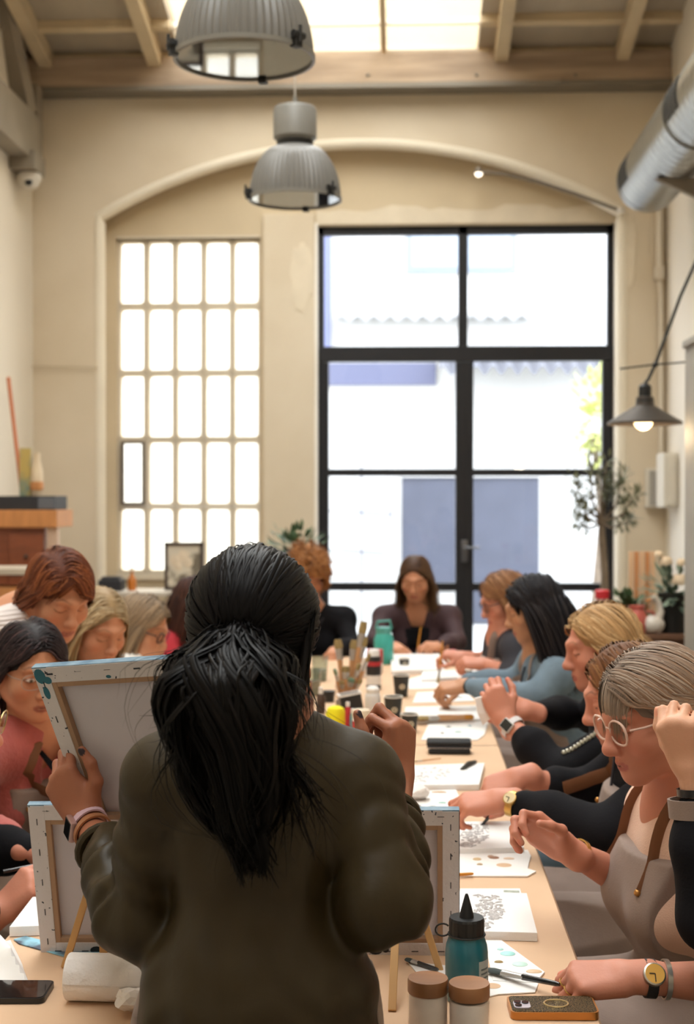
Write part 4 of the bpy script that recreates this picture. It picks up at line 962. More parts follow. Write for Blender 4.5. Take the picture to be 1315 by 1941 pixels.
# ================================================================ people
SK = dict(tan='#c48a6a', fair='#d6a284', rose='#c6846c', brown='#9c6248', olive='#b98563')
def mid(a, b, t=.5): return A_(a) * (1 - t) + A_(b) * t
class Person:
    def __init__(s, label, head, yaw, pitch, NB, H, SL, SR, EL, ER, WL, WR, roll=0, hs=1.0, girth=1.0, bust=1.0, group=None, hd=.0035):
        s.h = hd; s.R = head_frame(R_(yaw), R_(pitch), R_(roll)); s.hs = hs; s.M = (s.R * hs, A_(head))
        s.NB, s.H, s.SL, s.SR, s.EL, s.ER, s.WL, s.WR = [A_(x) for x in (NB, H, SL, SR, EL, ER, WL, WR)]
        s.g = girth; s.bust = bust
        up = unit(s.NB - s.H); rt = s.SR - s.SL; rt = unit(rt - up * (rt @ up)); s.T = np.stack([rt, np.cross(up, rt), up], 1); s.tl = np.linalg.norm(s.NB - s.H)
        s.root = empty('person', (s.H[0], s.H[1], 0), label, 'person', group)
    def tp(s, x, y, u):
        """torso frame: x right, y forward (m), u 0 hip .. 1 neck base"""
        return s.H + s.T @ A_(x, y, u * s.tl)
    def body(s, skin='tan', lip='#a5544a', brow='#4a3526', hands=None, open_eye=False, mouth=0.0, cheek=1.0, nailcol=None, forearm=1.0):
        c = A_(srgb(SK.get(skin, skin))); S = Solid(); s.nails = []
        add_head(S, s.M, s.hs, mouth, cheek)
        hb = s.M[1] + s.M[0] @ A_(0, -.030, -.055)
        S.cap(hb, s.NB + s.T @ A_(0, .005, -.01), .050 * s.hs, .056 * s.hs, .03)
        S.cap(s.NB, s.tp(0, 0, .3), .07, .06, .05)
        for q in (s.SL, s.SR): S.cap(mid(s.NB, s.tp(0, 0, .85)), q, .05, .045, .05)
        for sd, sh, e, w in (('L', s.SL, s.EL, s.WL), ('R', s.SR, s.ER, s.WR)):
            S.cap(sh, e, .042, .036, .02); S.cap(e, mid(e, w, .35), .036 * forearm, .037 * forearm, .02); S.cap(mid(e, w, .35), w, .037 * forearm, .021, .015)
            hp = (hands or {}).get(sd)
            if hp: hp = dict(hp); t, Mh = add_hand(S, w, hp.pop('dir'), hp.pop('dorsal'), sd, hp, .96, s.nails); setattr(s, 'tips' + sd, t); setattr(s, 'hand' + sd, Mh[0] / np.linalg.norm(Mh[0][:, 0]))
        s.bodyS = S; M, nails = s.M, s.nails
        def paint(v):
            col = np.repeat(c[None], len(v), 0)
            col = face_paint(v, col, M, s.hs, c, srgb(lip), srgb(brow), open_eye, mouth=mouth)
            nc = A_(srgb(nailcol)) if nailcol else c * A_(1.12, .92, .92)
            for p, r in nails:
                k = np.linalg.norm(v - p, axis=1) < r; col[k] = nc
            return np.clip(col, 0, 1)
        s.bo = sdf_obj('body', S, s.h, skin_mat(), s.root, paint); return s
    def torso(s, S, arms=True, k=.04, cuff=(1, 1), loose=1.0, sleeve=1.0):
        g, T = s.g, s.T
        S.ell(s.tp(0, 0, .05), (.170*g, .125*g, .125), T, k); S.ell(s.tp(0, 0, .38), (.132*g, .102*g, .17), T, k); S.ell(s.tp(0, .0, .72), (.148*g, .104*g, .155), T, k)
        for x in (-1, 1): S.ell(s.tp(x*.068*g, .070*g, .63), .062 * s.bust * g, T, .04)
        for sh in (s.SL, s.SR):
            S.cap(mid(s.NB, sh, .25), sh, .052, .056, .035)
        S.cap(s.SL, s.SR, .055, .055, .04)
        if arms:
            for sh, e, w, cf in ((s.SL, s.EL, s.WL, cuff[0]), (s.SR, s.ER, s.WR, cuff[1])):
                S.cap(sh, e, .056*sleeve, .049*sleeve, .03)
                if cf > 0: S.cap(e, mid(e, w, min(cf, .5)), .049*sleeve, .047*sleeve*loose, .02)
                if cf > .5: S.cap(mid(e, w, .5), mid(e, w, cf), .047*sleeve*loose, .033*sleeve*loose, .02)
    def top(s, m, cuff=(1, 1), name='sweater', neck=.058, neckdrop=.0, loose=1.0, sleeve=1.0, seed=1, fold=.004, h=None, label=None, vneck=0, hem=None, ffreq=26, turtle=0.0):
        S = Solid(); s.torso(S, True, cuff=cuff, loose=loose, sleeve=sleeve)
        hb = s.M[1] + s.M[0] @ A_(0, -.03, -.055); nb = s.NB + s.T @ A_(0, .01, -.01 - neckdrop)
        if turtle: S.cap(s.NB, mid(s.NB, hb, turtle), .066, .062, .02)
        else: S.cap(nb, hb, neck, neck * 1.12, .008, 'sub')
        if vneck: S.cap(nb + s.T @ A_(0, .06, .0), s.tp(0, .13, 1 - vneck), .045, .012, .01, 'sub')
        if fold: S.post.append(folds(fold, ffreq, seed))
        s.topS = S; o = sdf_obj(name, S, h or max(s.h * 1.7, .006), m, s.root, label=label); return o
    def proj(s, S, p, off=.004, it=5):
        p = A_(p).copy()
        for _ in range(it):
            d = S.val(p[None])[0] - off; e = 1e-3
            gr = A_(*[(S.val((p + e * A_(*v))[None])[0] - S.val((p - e * A_(*v))[None])[0]) / (2*e) for v in ((1,0,0),(0,1,0),(0,0,1))])
            p = p - gr * d / max(gr @ gr, .2)
        return Vector(p)
    def apron(s, m, strap, top=.70, w=.115, seed=3, fold=.003, lap=True, button=True, h=None):
        S = Solid(); s.torso(S, False)
        if lap:
            for x in (-1, 1): S.cap(s.tp(x*.09, .02, .0), s.knee(x), .098, .088, .05)
        S.ell(s.tp(0, .062*s.g, .64), (.120*s.g, .062, .12), s.T, .04)
        if fold: S.post.append(folds(fold, 22, seed))
        H, T, tl = s.H, s.T, s.tl
        def clip(P, D):
            q = (P - H) @ T; x, y, z = q[..., 0], q[..., 1], q[..., 2]
            wx = w + np.clip((.45*tl - z) / .12, 0, 1) * .075
            return np.maximum.reduce([D - .010, np.abs(x) - wx, z - top * tl, -(y - .0 + np.clip(-z*2, 0, .0))])
        S.post.append(clip)
        o = sdf_obj('apron', S, h or max(s.h * 1.7, .006), m, s.root); s.apS = S
        B = Solid(); B.p = s.topS.p
        for x in (-1, 1):
            mb = MB()
            pts = [s.tp(x*(w - .012), .2, top - .02), s.tp(x*.095, .16, top + .1), s.tp(x*.082, .1, .93), s.tp(x*.075, .03, 1.02), s.tp(x*.07, -.06, .97)]
            pts = [s.proj(B, p, .005) for p in pts]; fine = []
            for i in range(len(pts) - 1): fine += [s.proj(B, pts[i].lerp(pts[i+1], t), .005) for t in (0, .25, .5, .75)]
            mb.tube(fine + [pts[-1]], .017, 8, flat=.18, up=tuple(s.T[:, 0]))
            mb.build('apron_strap', strap, s.root, smooth=True)
        if button:
            for x in (-1, 1): MB().ball(s.proj(S, s.tp(x*(w - .018), .2, top - .05), .002), .007, 10).build('apron_button', mat('brass_stud', '#c08a4a', .35, metal=.8), s.root, smooth=True)
        return o
    def knee(s, x): return s.H + A_(s.fwd()) * .40 + A_(s.rgt()) * x * .10 + A_(0, 0, .02)
    def fwd(s): f = s.T[:, 1].copy(); f[2] = 0; return unit(f)
    def rgt(s): r = s.T[:, 0].copy(); r[2] = 0; return unit(r)
    def stool_label(s):
        w = s.root['label'].replace(',', '').split()[:9]
        while w[-1] in ('and', 'in', 'a', 'with', 'the', 'of', 'at', 'on', 'beside', 'behind', 'for', 'big', 'her', 'one', 'by', 'far', 'picture', 'right', 'left', 'wire', 'dark', 'black', 'washed', 'yellow', 'half'): w.pop()
        return 'plain wooden stool under the ' + ' '.join(w)
    def stool(s):
        c = s.H - s.fwd() * -.02; x, y = c[0], c[1]; zt = s.H[2] - .088; t = empty('stool', (x, y, 0), s.stool_label(), 'stool', 'stools under the seated painters')
        MB().box((x - .16, y - .16, zt - .03), (x + .16, y + .16, zt), bev=.01).build('seat', mat('stool_wood', '#8a6a4c', .6), t)
        for a in (-1, 1):
            for b in (-1, 1): MB().tube([(x + a*.12, y + b*.12, zt - .03), (x + a*.15, y + b*.15, 0)], .016, 8).build('leg', MATS['stool_wood'], t)
    def legs(s, m, stand=False, h=.014):
        if not stand: s.stool()
        S = Solid(); S.ell(s.H + A_(0, 0, -.0), (.155*s.g, .12*s.g, .11), s.T, .04); 
        for x in (-1, 1):
            B = MB(); r = s.rgt() * x; hp = s.H + r * .085 + A_(0, 0, -.03)
            if stand: kn = A_(hp[0], hp[1], .46) + s.fwd() * .03; an = A_(hp[0], hp[1], .09)
            else: kn = s.knee(x); an = A_(kn[0], kn[1], .09) - s.fwd() * .04
            S.cap(hp, kn, .085, .062, .03); S.cap(kn, an, .060, .045, .02)
            f = s.fwd(); B.tube([an + A_(0, 0, -.02) - f*.05, an + A_(0, 0, -.045) - f*.02, an + A_(0, 0, -.05) + f*.08, an + A_(0, 0, -.058) + f*.15], [.036, .042, .038, .026], 8); B.build('shoe', mat('dark_shoes', '#2a2624', .5), s.root, smooth=True)
        sdf_obj('trousers', S, h, m, s.root)
    def glasses(s, m, lens=None, w=.0245, hh=.020, y=.094, z=-.003, r=.0013, rnd=2.4, name='glasses'):
        mb = MB(); R = lambda *p: Vector(s.M[0] @ A_(*p) + s.M[1])
        def ring(sx, k=20, q=1.0): return [R(sx*.0325 + w*q*math.copysign(abs(math.cos(a))**(2/rnd), math.cos(a)), y - .18*abs(sx*.0325 + w*math.cos(a) - 0)**1.0 * .35, z + hh*q*math.copysign(abs(math.sin(a))**(2/rnd), math.sin(a))) for a in [2*math.pi*i/k for i in range(k)]]
        for sx in (-1, 1):
            mb.tube(ring(sx), r * s.hs, 6, closed=True)
            mb.tube([R(sx*(.0325 + w), y - .012, z + .006), R(sx*.070, y - .035, z + .006), R(sx*.077, .0, .004), R(sx*.077, -.022, -.012)], r * s.hs, 6)
        mb.tube([R(-.009, y - .002, z + .004), R(0, y + .002, z + .007), R(.009, y - .002, z + .004)], r * s.hs, 6)
        g = mb.build(name, m, s.root, smooth=True)
        lm = MB()
        for sx in (-1, 1):
            ps = ring(sx, 20, .97); n = len(lm.v); lm.add(ps, [tuple(range(20))])
        lm.build('lens', lens or glass('clear_lens', '#f7f5f3', .0, .02, .08), g); return g
    def earring(s, m, side=1, r=.004, drop=.016):
        mb = MB(); p = Vector(s.M[0] @ A_(side*.079, -.010, -.046) + s.M[1]); mb.tube([p, p - Vector((0, 0, drop))], .0012, 6); mb.ball(p - Vector((0, 0, drop + r)), r, 10); mb.build('earring', m, s.root, smooth=True)
    def band(s, sd, m, t=.04, r=.024, w=.012, name='bracelet', thick=.003, label=None, flat=.85):
        """band round the wrist, t metres up the forearm"""
        e, wr = (s.EL, s.WL) if sd == 'L' else (s.ER, s.WR); d = unit(wr - e); c = wr - d * t
        z = unit(A_(0, 0, 1) - d * d[2]); x = np.cross(d, z)
        Hf = getattr(s, 'hand' + sd, None); rx, rz = r, r * flat
        if Hf is not None:   # follow the flat oval of the wrist
            x = unit(Hf[:, 0] - d * (Hf[:, 0] @ d)); z = np.cross(x, d); z = z if z @ Hf[:, 2] > 0 else -z; q = min(t / .08, 1); rx, rz = max(r, .0305), max(r * .8, .0235 + .006 * q)
        mb = MB(); n = 26; prof = [(-w/2, 0), (-w/2, thick), (w/2, thick), (w/2, 0)]; vs = []
        for i in range(n):
            a = 2*math.pi*i/n; 
            for dd, th in prof: vs.append(Vector(c + x * math.cos(a) * (rx + th) + z * math.sin(a) * (rz + th) + d * dd))
        mb.add(vs, [(i*4 + j, i*4 + (j+1) % 4, ((i+1) % n)*4 + (j+1) % 4, ((i+1) % n)*4 + j) for i in range(n) for j in range(4)])
        return mb.build(name, m, s.root, smooth=True, label=label), c, d, x * rx, z * rz
    def watch(s, sd, strap, face, case, t=.035, ang=60, rect=True, size=.017, r=.0245, name='wristwatch', label=None):
        o, c, d, x, z = s.band(sd, strap, t, r, .017, name, label=label); rx, rz = np.linalg.norm(x), np.linalg.norm(z); xu, zu = x / rx, z / rz; tx, tz_ = xu @ A_(*ang), zu @ A_(*ang); a = math.atan2(tz_ * rz, tx * rx) if rx > 0 else 0; P0 = x * math.cos(a) + z * math.sin(a); n = unit(xu * math.cos(a) / rx + zu * math.sin(a) / rz); tg = np.cross(n, d)
        M = Matrix((Vector(d), Vector(tg), Vector(n))).transposed().to_4x4(); M.translation = Vector(c + P0 + n * .002)
        cs = MB(); fc = MB()
        if rect: cs.box((-size*.95, -size*.82, -.004), (size*.95, size*.82, .007), M, bev=.004); fc.box((-size*.8, -size*.68, .0066), (size*.8, size*.68, .0078), M, bev=.0006)
        else: cs.lathe([(size*.8, -.004), (size, -.002), (size, .006), (size*.86, .0075)], 24, M); fc.lathe([(.0001, .0062), (size*.86, .0076)], 24, M)
        cs.build('watch_case', case, o, smooth=True); f = fc.build('watch_face', face, o)
        if not rect:
            hm = MB(); hm.box((-.0008, 0, .008), (.0008, size*.7, .0085), M); hm.box((0, -.0008, .008), (size*.5, .0008, .0085), M); hm.build('watch_hand', mat('black_hand', '#1a1512', .4), f) if False else hm.build('watch_hands', mat('black_hand', '#1a1512', .4), o)
        return o
    def ring(s, sd, f, m):
        c, d, r = getattr(s, 'tips' + sd)[f + '_seg']; x, y, z = frame_of(Vector(d)); c = Vector(c)
        MB().tube([c + (x*math.cos(a) + y*math.sin(a)) * (r + .0006) for a in [2*math.pi*i/24 for i in range(24)]], .0013, 6, closed=True).build('finger_ring', m, s.root, smooth=True)
    def badge(s, u=.62, x=0.0, w=.085, h=.055, m=None, S=None, lines=True, cord=True):
        S = S or s.topS; p = s.proj(S, s.tp(x, .2, u), .006); n = Vector(s.T[:, 1]); up = Vector(s.T[:, 2]); rt = Vector(s.T[:, 0])
        M = Matrix((rt, up, n)).transposed().to_4x4(); M.translation = p
        o = MB().box((-w/2, -h/2, 0), (w/2, h/2, .002), M, bev=.0008).build('name_badge', m or mat('badge_card', '#e9e4ea', .4), s.root)
        lb = MB(); lb.box((-w*.32, .006, .002), (w*.3, .011, .0024), M); lb.box((-w*.32, -.010, .002), (w*.1, -.006, .0024), M); lb.build('printed_lines', mat('badge_print', '#8d8794', .6), o)
        if cord:
            B = S; c = MB()
            for sx in (-1, 1):
                pts = [p + up * h * .5] + [s.proj(B, s.tp(x + (sx*.065 - x)*t, .2 - .1*t, u + .04 + (1.0 - u - .04)*t), .005) for t in (.3, .6, .85, 1.0)]; c.tube(pts, .0035, 6)
            c.build('lanyard', mat('lanyard_cord', '#2b2a33', .7), s.root, smooth=True)
        return o
def px(x, y, d): return A_(*at(x, y, d))
# ================================================================ the people round the table
TAUPE = mat('apron_taupe', '#8f7b70', .75, var=.08, vscale=30, bump=.1, bscale=300, sheen=.1)
TAN = mat('strap_tan_leather', '#74492a', .6)
PEACH = mat('peach_knit', '#e2bba2', .85, var=.05, vscale=20, bump=.2, bscale=350, sheen=.2)
BLACKC = mat('black_jersey', '#131216', .9, var=.2, vscale=20, bump=.1, bscale=200, spec=.2)
DENIM = mat('washed_denim', '#6d7f8d', .85, var=.25, vscale=14, bump=.15, bscale=400)
GREYT = mat('grey_trousers', '#4b4642', .8)
STEEL = mat('watch_steel', '#b8b2a8', .3, metal=.9); GOLD = mat('gold_metal', '#c9a05c', .3, metal=.9)
BLKL = mat('black_leather_strap', '#1d1a1a', .6); DIAL = mat('amber_dial', '#cf9c46', .4); SCREEN = mat('dark_watch_glass', '#0b0d0f', .12, coat=.5)
CLEARF = mat('clear_acetate', '#d6b4a6', .12, spec=.8)
GRIP = dict(index=(50, 60, 30), middle=(55, 60, 30), ring=(58, 60, 30), little=(58, 55, 30), thumb=((.6, .75, -.35), (.25, .9, -.4), (-.1, 1, -.3)))
PEN = dict(index=(40, 50, 20), middle=(50, 55, 25), ring=(60, 60, 30), little=(62, 60, 30), thumb=((.6, .75, -.4), (.2, .9, -.45), (-.15, 1, -.3)))
def H_(d, n, pose=GRIP, **k): q = dict(pose); q.update(k); q['dir'] = d; q['dorsal'] = n; return q
# --- right side of the table, nearest first
r1 = Person('silver blonde woman in big clear glasses and peach sweater, one hand raised over her canvas', px(1237, 1352, 2.52), 200, 15,
  NB=(.52, 2.60, .985), H=(.60, 2.64, .55), SL=(.56, 2.43, .935), SR=(.50, 2.75, .945), EL=(.62, 2.27, .765), ER=(.50, 2.75, .77),
  WL=px(1190, 1852, 2.25), WR=px(1072, 1608, 2.62), girth=1.12, bust=1.05, hd=.0025)
r1.body('rose', lip='#a8584f', brow='#8a6a50', cheek=1.1, hands=dict(
   L=H_((-1, .0, -.05), (-.1, -.45, 1), index=(50, 70, 40), middle=(52, 70, 40), ring=(52, 70, 40), little=(50, 65, 40)),
   R=H_((-.80, -.1, .6), (.35, .75, .5), index=(30, 70, 40), middle=(40, 70, 40), ring=(50, 60, 35), little=(45, 55, 35), thumb=((.75, .62, -.3), (.3, .85, -.5), (0, .9, -.45)))))
r1.top(PEACH, cuff=(.1, .1), name='sweater', neck=.053, neckdrop=-.034, fold=.005, ffreq=30)
r1.legs(GREYT); r1.apron(TAUPE, TAN, top=.88, w=.125)
r1.glasses(CLEARF, w=.0265, hh=.0225, r=.0023)
hair_obj(r1.root, r1.M, 3, n=3080, part=.015, length=.20, root='#8a7a6e', tip='#9c7250', hi='#b9a898', hif=.25, back=.30, comb=(1, -.6), curl=.25, width=0.0015, lift=(.03, .14), var=.18, tuck=.8,
  fringe=dict(n=420, len=.098, tip='#a8927c', x=(-.06, .06), grav=.3), h=.004)
r1.watch('L', BLKL, DIAL, STEEL, rect=False, size=.0185, ang=(0, -.8, .6), label='black leather watch with an amber dial')
r1.band('L', STEEL, .062, .027, .008, 'chain_bracelet'); r1.band('R', GOLD, .030, .026, .010, 'bracelet', label='gold link bracelet')
for f_ in ('ring', 'middle'): r1.ring('L', f_, GOLD)
r1.ring('R', 'middle', STEEL)
r2 = Person('brown haired woman in black with a gold watch, mostly behind the woman in clear glasses', px(1187, 1316, 3.2), 180, 15,
  NB=(.58, 3.25, .975), H=(.66, 3.27, .55), SL=(.60, 3.08, .93), SR=(.57, 3.42, .94), EL=(.43, 3.0, .84), ER=(.45, 3.45, .83),
  WL=px(950, 1516, 3.14), WR=px(985, 1474, 3.38), hd=.0035)
r2.body('rose', hands=dict(L=H_((-1, .1, -.15), (.05, -.45, 1), index=(25, 60, 50), middle=(30, 60, 50), ring=(35, 60, 50), little=(40, 60, 50), thumb=((.6, .75, -.5), (.3, .9, -.4), (.1, 1, -.2))), R=H_((-1, -.15, -.35), (-.1, -.6, .8), PEN)))
r2.top(BLACKC, cuff=(.78, .45), name='black_top', fold=.006); r2.legs(GREYT); r2.apron(TAUPE, TAN, top=.82)
hair_obj(r2.root, r2.M, 5, n=1710, length=.20, root='#6a452c', tip='#7c5232', hi='#946a44', back=.12, curl=.4, width=0.0025, lift=(.03, .12))
r2.watch('L', GOLD, mat('pale_dial', '#d8c49a', .4), GOLD, rect=False, size=.016, ang=(0, -.8, .5), label='gold wristwatch'); r2.badge(u=.45, x=-.03)
r3 = Person('blonde woman in profile, black top with silver shoulder trim, wiping hands over the table', px(1138, 1226, 3.85), 183, 10,
  NB=(.60, 3.88, .975), H=(.67, 3.9, .55), SL=(.60, 3.70, .93), SR=(.58, 4.05, .945), EL=(.40, 3.6, .85), ER=(.57, 4.2, .90),
  WL=px(958, 1366, 3.74), WR=px(1002, 1347, 3.92), hd=.0035)
r3.body('rose', brow='#7c5c40', cheek=.95, hands=dict(L=H_((-.35, .2, .75), (-.2, -.9, .3), index=(40, 50, 30), middle=(45, 50, 30), ring=(50, 50, 30), little=(52, 50, 30)), R=H_((-.8, -.1, .3), (.2, -.6, .8))))
r3.top(BLACKC, cuff=(.62, .95), name='black_top', fold=.006); r3.legs(DENIM)
hair_obj(r3.root, r3.M, 6, n=1900, part=-.01, length=.22, root='#b08a5f', tip='#c29a6c', hi='#dcbb8e', back=.22, comb=(1, -.7), curl=.35, width=0.0022, lift=(.04, .15), tuck=.45)
r3.watch('L', mat('white_band', '#cfc9c9', .5), SCREEN, mat('white_case', '#d8d4d0', .3), t=.03, ang=(-.2, -1, .1), size=.019, label='smart watch on a white band')
tm = MB(); B3 = r3.topS
for q in range(22):
    t = q / 21; c = mid(r3.SL + A_(.02, -.0, .05), mid(r3.SL, r3.EL, .95) + A_(0, -.02, .05), t); tm.ball(r3.proj(B3, c, .002), .0075, 8)
tm.build('silver_trim', mat('silver_studs', '#b9b6a6', .3, metal=.8), r3.root, smooth=True)
r4 = Person('black haired woman in a washed denim jacket with a dark wristband', px(1009, 1152, 5.0), 180, 16,
  NB=(.50, 5.02, .985), H=(.60, 5.05, .55), SL=(.53, 4.83, .935), SR=(.50, 5.2, .94), EL=(.44, 4.76, .865), ER=(.42, 5.24, .86), WL=px(882, 1299, 4.93), WR=(.22, 5.2, .86), hd=.0045)
r4.body('olive', brow='#1d1815', hands=dict(L=H_((-1, 0, -.12), (0, -.4, 1)), R=H_((-1, 0, -.3), (0, -.2, 1))))
r4.top(DENIM, cuff=(.9, .9), name='denim_jacket', fold=.007); r4.legs(GREYT); r4.apron(TAUPE, TAUPE, top=.8)
hair_obj(r4.root, r4.M, 8, n=1900, length=.40, root='#17151a', tip='#231d1e', hi='#2e2828', back=.10, comb=(1, -.3), width=0.0030, lift=(.06, .2), wave=.03, fringe=dict(n=90, len=.09, side=.3, x=(-.06, -.01)))
r4.badge(u=.5); r4.band('L', BLKL, .02, .026, .02, 'wristband'); r4.band('L', BLKL, .055, .028, .022, 'wristband')
r5 = Person('light brown haired woman in glasses holding a yellow handled brush beside the denim jacket', px(953, 1136, 5.9), 193, 20,
  NB=(.42, 5.93, .97), H=(.54, 5.96, .55), SL=(.46, 5.75, .925), SR=(.43, 6.1, .93), EL=(.46, 5.66, .83), ER=(.40, 6.14, .83), WL=px(918, 1258, 5.82), WR=px(880, 1245, 6.05), hd=.005)
r5.body('rose', brow='#5a4030', hands=dict(L=H_((-1, .05, .1), (0, -.5, 1), PEN), R=H_((-1, 0, .15), (0, -.3, 1), PEN)))
r5.top(mat('dark_vest', '#2a2930', .85), cuff=(.3, .3), name='dark_top', fold=.005); r5.legs(GREYT); r5.apron(TAUPE, TAUPE, top=.84)
hair_obj(r5.root, r5.M, 9, n=1330, length=.19, root='#7a5236', tip='#8d6344', hi='#a87c56', back=.15, curl=.3, width=0.0030, lift=(.04, .14))
r5.glasses(mat('brown_frame', '#3a2c28', .4), r=.0022); r5.badge(u=.5)
# --- far end
fw = Person('woman with long straight brown hair and burgundy blazer at the far table end', px(787, 1096, 7.3), 262, 20,
  NB=(.06, 7.4, .95), H=(.08, 7.52, .55), SL=(.235, 7.40, .915), SR=(-.12, 7.42, .915), EL=(.27, 7.25, .80), ER=(-.17, 7.22, .80), WL=(.17, 7.02, .80), WR=(-.06, 7.02, .80), hd=.005)
fw.body('tan', brow='#4a3020', hands=dict(L=H_((-.55, -.7, .1), (.5, -.2, 1), PEN), R=H_((.3, -1, -.1), (-.2, 0, 1))))
fw.top(mat('burgundy_blazer', '#3b2226', .8, var=.1, vscale=20), cuff=(.95, .95), name='blazer', fold=.006, vneck=.45); fw.legs(GREYT)
S_ = Solid(); fw.torso(S_, False); Hh, Tt, tl_ = fw.H, fw.T, fw.tl
S_.post.append(lambda P, D: np.maximum.reduce([D - .004, np.abs(((P - Hh) @ Tt)[..., 0]) - (.02 + .06 * np.clip(((P - Hh) @ Tt)[..., 2] / tl_, 0, 1)), -((P - Hh) @ Tt)[..., 1], ((P - Hh) @ Tt)[..., 2] - .86 * tl_]))
sdf_obj('black_shirt', S_, .008, BLACKC, fw.root)
hair_obj(fw.root, fw.M, 11, n=1710, length=.40, root='#4c3424', tip='#8a6a4c', hi='#77563b', back=.02, comb=(1, -.5), width=0.0025, lift=(.04, .10), tuck=.15)
for x, u in ((-.07, .66), (.075, .62), (.08, .38)): MB().ball(fw.proj(fw.topS, fw.tp(x, .2, u), .004), .011, 10).build('gold_button', GOLD, fw.root, smooth=True)
l6 = Person('woman with curly auburn hair in black beside the far window door', px(583, 1096, 7.2), 285, 14,
  NB=(-.50, 7.27, .955), H=(-.50, 7.37, .55), SL=(-.33, 7.25, .92), SR=(-.68, 7.25, .92), EL=(-.28, 7.12, .78), ER=(-.74, 7.1, .78), WL=(-.36, 6.92, .79), WR=(-.62, 6.92, .79), hd=.006)
l6.body('tan', hands=dict(L=H_((0, -1, -.1), (0, 0, 1)), R=H_((0, -1, -.1), (0, 0, 1)))); l6.top(BLACKC, name='black_top'); l6.legs(GREYT); l6.badge(u=.72, x=.05); l6.badge(u=.4, x=.05)
hair_obj(l6.root, l6.M, 12, n=1300, length=.13, root='#6b4028', tip='#a8703f', hi='#bf8450', hif=.4, wave=.75, wfreq=70, width=.0032, grav=.12, comb=(1, 0), lift=(.08, .35), stick=.5)
# --- left side, far to near
l5 = Person('woman in a red sweater with dark auburn hair, half hidden behind the black ponytail', px(376, 1146, 5.9), 0, 18,
  NB=(-.97, 5.93, .975), H=(-1.12, 5.95, .55), SL=(-1.0, 6.12, .93), SR=(-1.03, 5.76, .93), EL=(-.92, 6.15, .80), ER=(-.93, 5.68, .80), WL=(-.68, 6.1, .80), WR=(-.70, 5.8, .80), hd=.006)
l5.body('tan', hands=dict(L=H_((1, 0, -.1), (0, 0, 1)), R=H_((1, 0, -.1), (0, 0, 1)))); l5.top(mat('red_knit', '#a8202c', .85, bump=.2, bscale=200), name='red_sweater'); l5.legs(GREYT)
hair_obj(l5.root, l5.M, 13, n=1710, length=.27, root='#35211d', tip='#452a22', hi='#5b382c', back=.08, width=0.0031, lift=(.05, .16))
l4 = Person('ash blonde woman in dark glasses and white collared shirt looking down', px(270, 1188, 5.1), 350, 22,
  NB=(-.99, 5.1, .965), H=(-1.14, 5.15, .55), SL=(-1.02, 5.3, .92), SR=(-1.05, 4.94, .92), EL=(-.95, 5.3, .78), ER=(-.97, 4.88, .78), WL=(-.72, 5.25, .79), WR=(-.74, 4.98, .79), hd=.005)
l4.body('tan', hands=dict(L=H_((1, 0, -.1), (0, 0, 1)), R=H_((1, 0, -.1), (0, 0, 1))))
l4.top(mat('white_shirt', '#e9e5e0', .8), name='white_shirt', neckdrop=.02); l4.legs(GREYT)
hair_obj(l4.root, l4.M, 14, n=1900, length=.26, root='#7d6a56', tip='#9c8266', hi='#b89e80', back=.12, width=0.0029, lift=(.04, .15), wave=.05)
l4.glasses(mat('dark_frame', '#33282a', .4), r=.0024)
l3 = Person('woman with straight pale blonde hair tucked behind one ear, head bowed over the canvas top', px(186, 1188, 4.15), 316, 22,
  NB=(-.98, 4.2, .985), H=(-1.15, 4.28, .55), SL=(-.97, 4.4, .94), SR=(-1.06, 4.05, .94), EL=(-.93, 4.42, .80), ER=(-.97, 4.04, .80), WL=(-.70, 4.35, .79), WR=(-.74, 4.12, .79), hd=.0035)
l3.body('tan', lip='#9a4a44', brow='#8a6a4c', hands=dict(L=H_((1, 0, -.1), (0, 0, 1)), R=H_((1, 0, -.1), (0, 0, 1))))
l3.top(mat('ivory_blouse', '#efe8de', .8), name='ivory_blouse', vneck=.2); l3.legs(GREYT)
hair_obj(l3.root, l3.M, 15, n=2660, part=0, length=.36, root='#a08560', tip='#d6bb8c', hi='#e2cda6', back=.03, comb=(1, -.35), width=0.0019, lift=(.04, .10), tuck=.12)
l2 = Person('woman with an auburn bob in a white ribbed sweater leaning in over the others', px(113, 1128, 3.75), 311, 26,
  NB=(-1.07, 3.80, 1.235), H=(-1.56, 3.86, .93), SL=(-1.06, 3.97, 1.20), SR=(-1.12, 3.64, 1.19), EL=(-1.02, 3.93, .97), ER=(-1.05, 3.66, .97), WL=(-.80, 3.88, .81), WR=(-.84, 3.68, .81), hd=.0035)
l2.body('tan', lip='#9c554c', brow='#5a3826', open_eye=False, hands=dict(L=H_((1, 0, -.1), (0, 0, 1)), R=H_((1, 0, -.1), (0, 0, 1))))
RIB = mat('white_ribbed_knit', '#cfc3bd', .9, var=.05, vscale=20)
_n = RIB.node_tree; _w = _n.nodes.new('ShaderNodeTexWave'); _w.inputs['Scale'].default_value = 28; _w.bands_direction = 'Z'; _t = _n.nodes.new('ShaderNodeTexCoord'); _n.links.new(_t.outputs['Object'], _w.inputs['Vector'])
_b = _n.nodes.new('ShaderNodeBump'); _b.inputs['Distance'].default_value = .004; _b.inputs['Strength'].default_value = .6; _n.links.new(_w.outputs['Fac'], _b.inputs['Height']); _n.links.new(_b.outputs[0], _n.nodes['Principled BSDF'].inputs['Normal'])
l2.top(RIB, name='ribbed_sweater', turtle=.45); l2.legs(GREYT, stand=True)
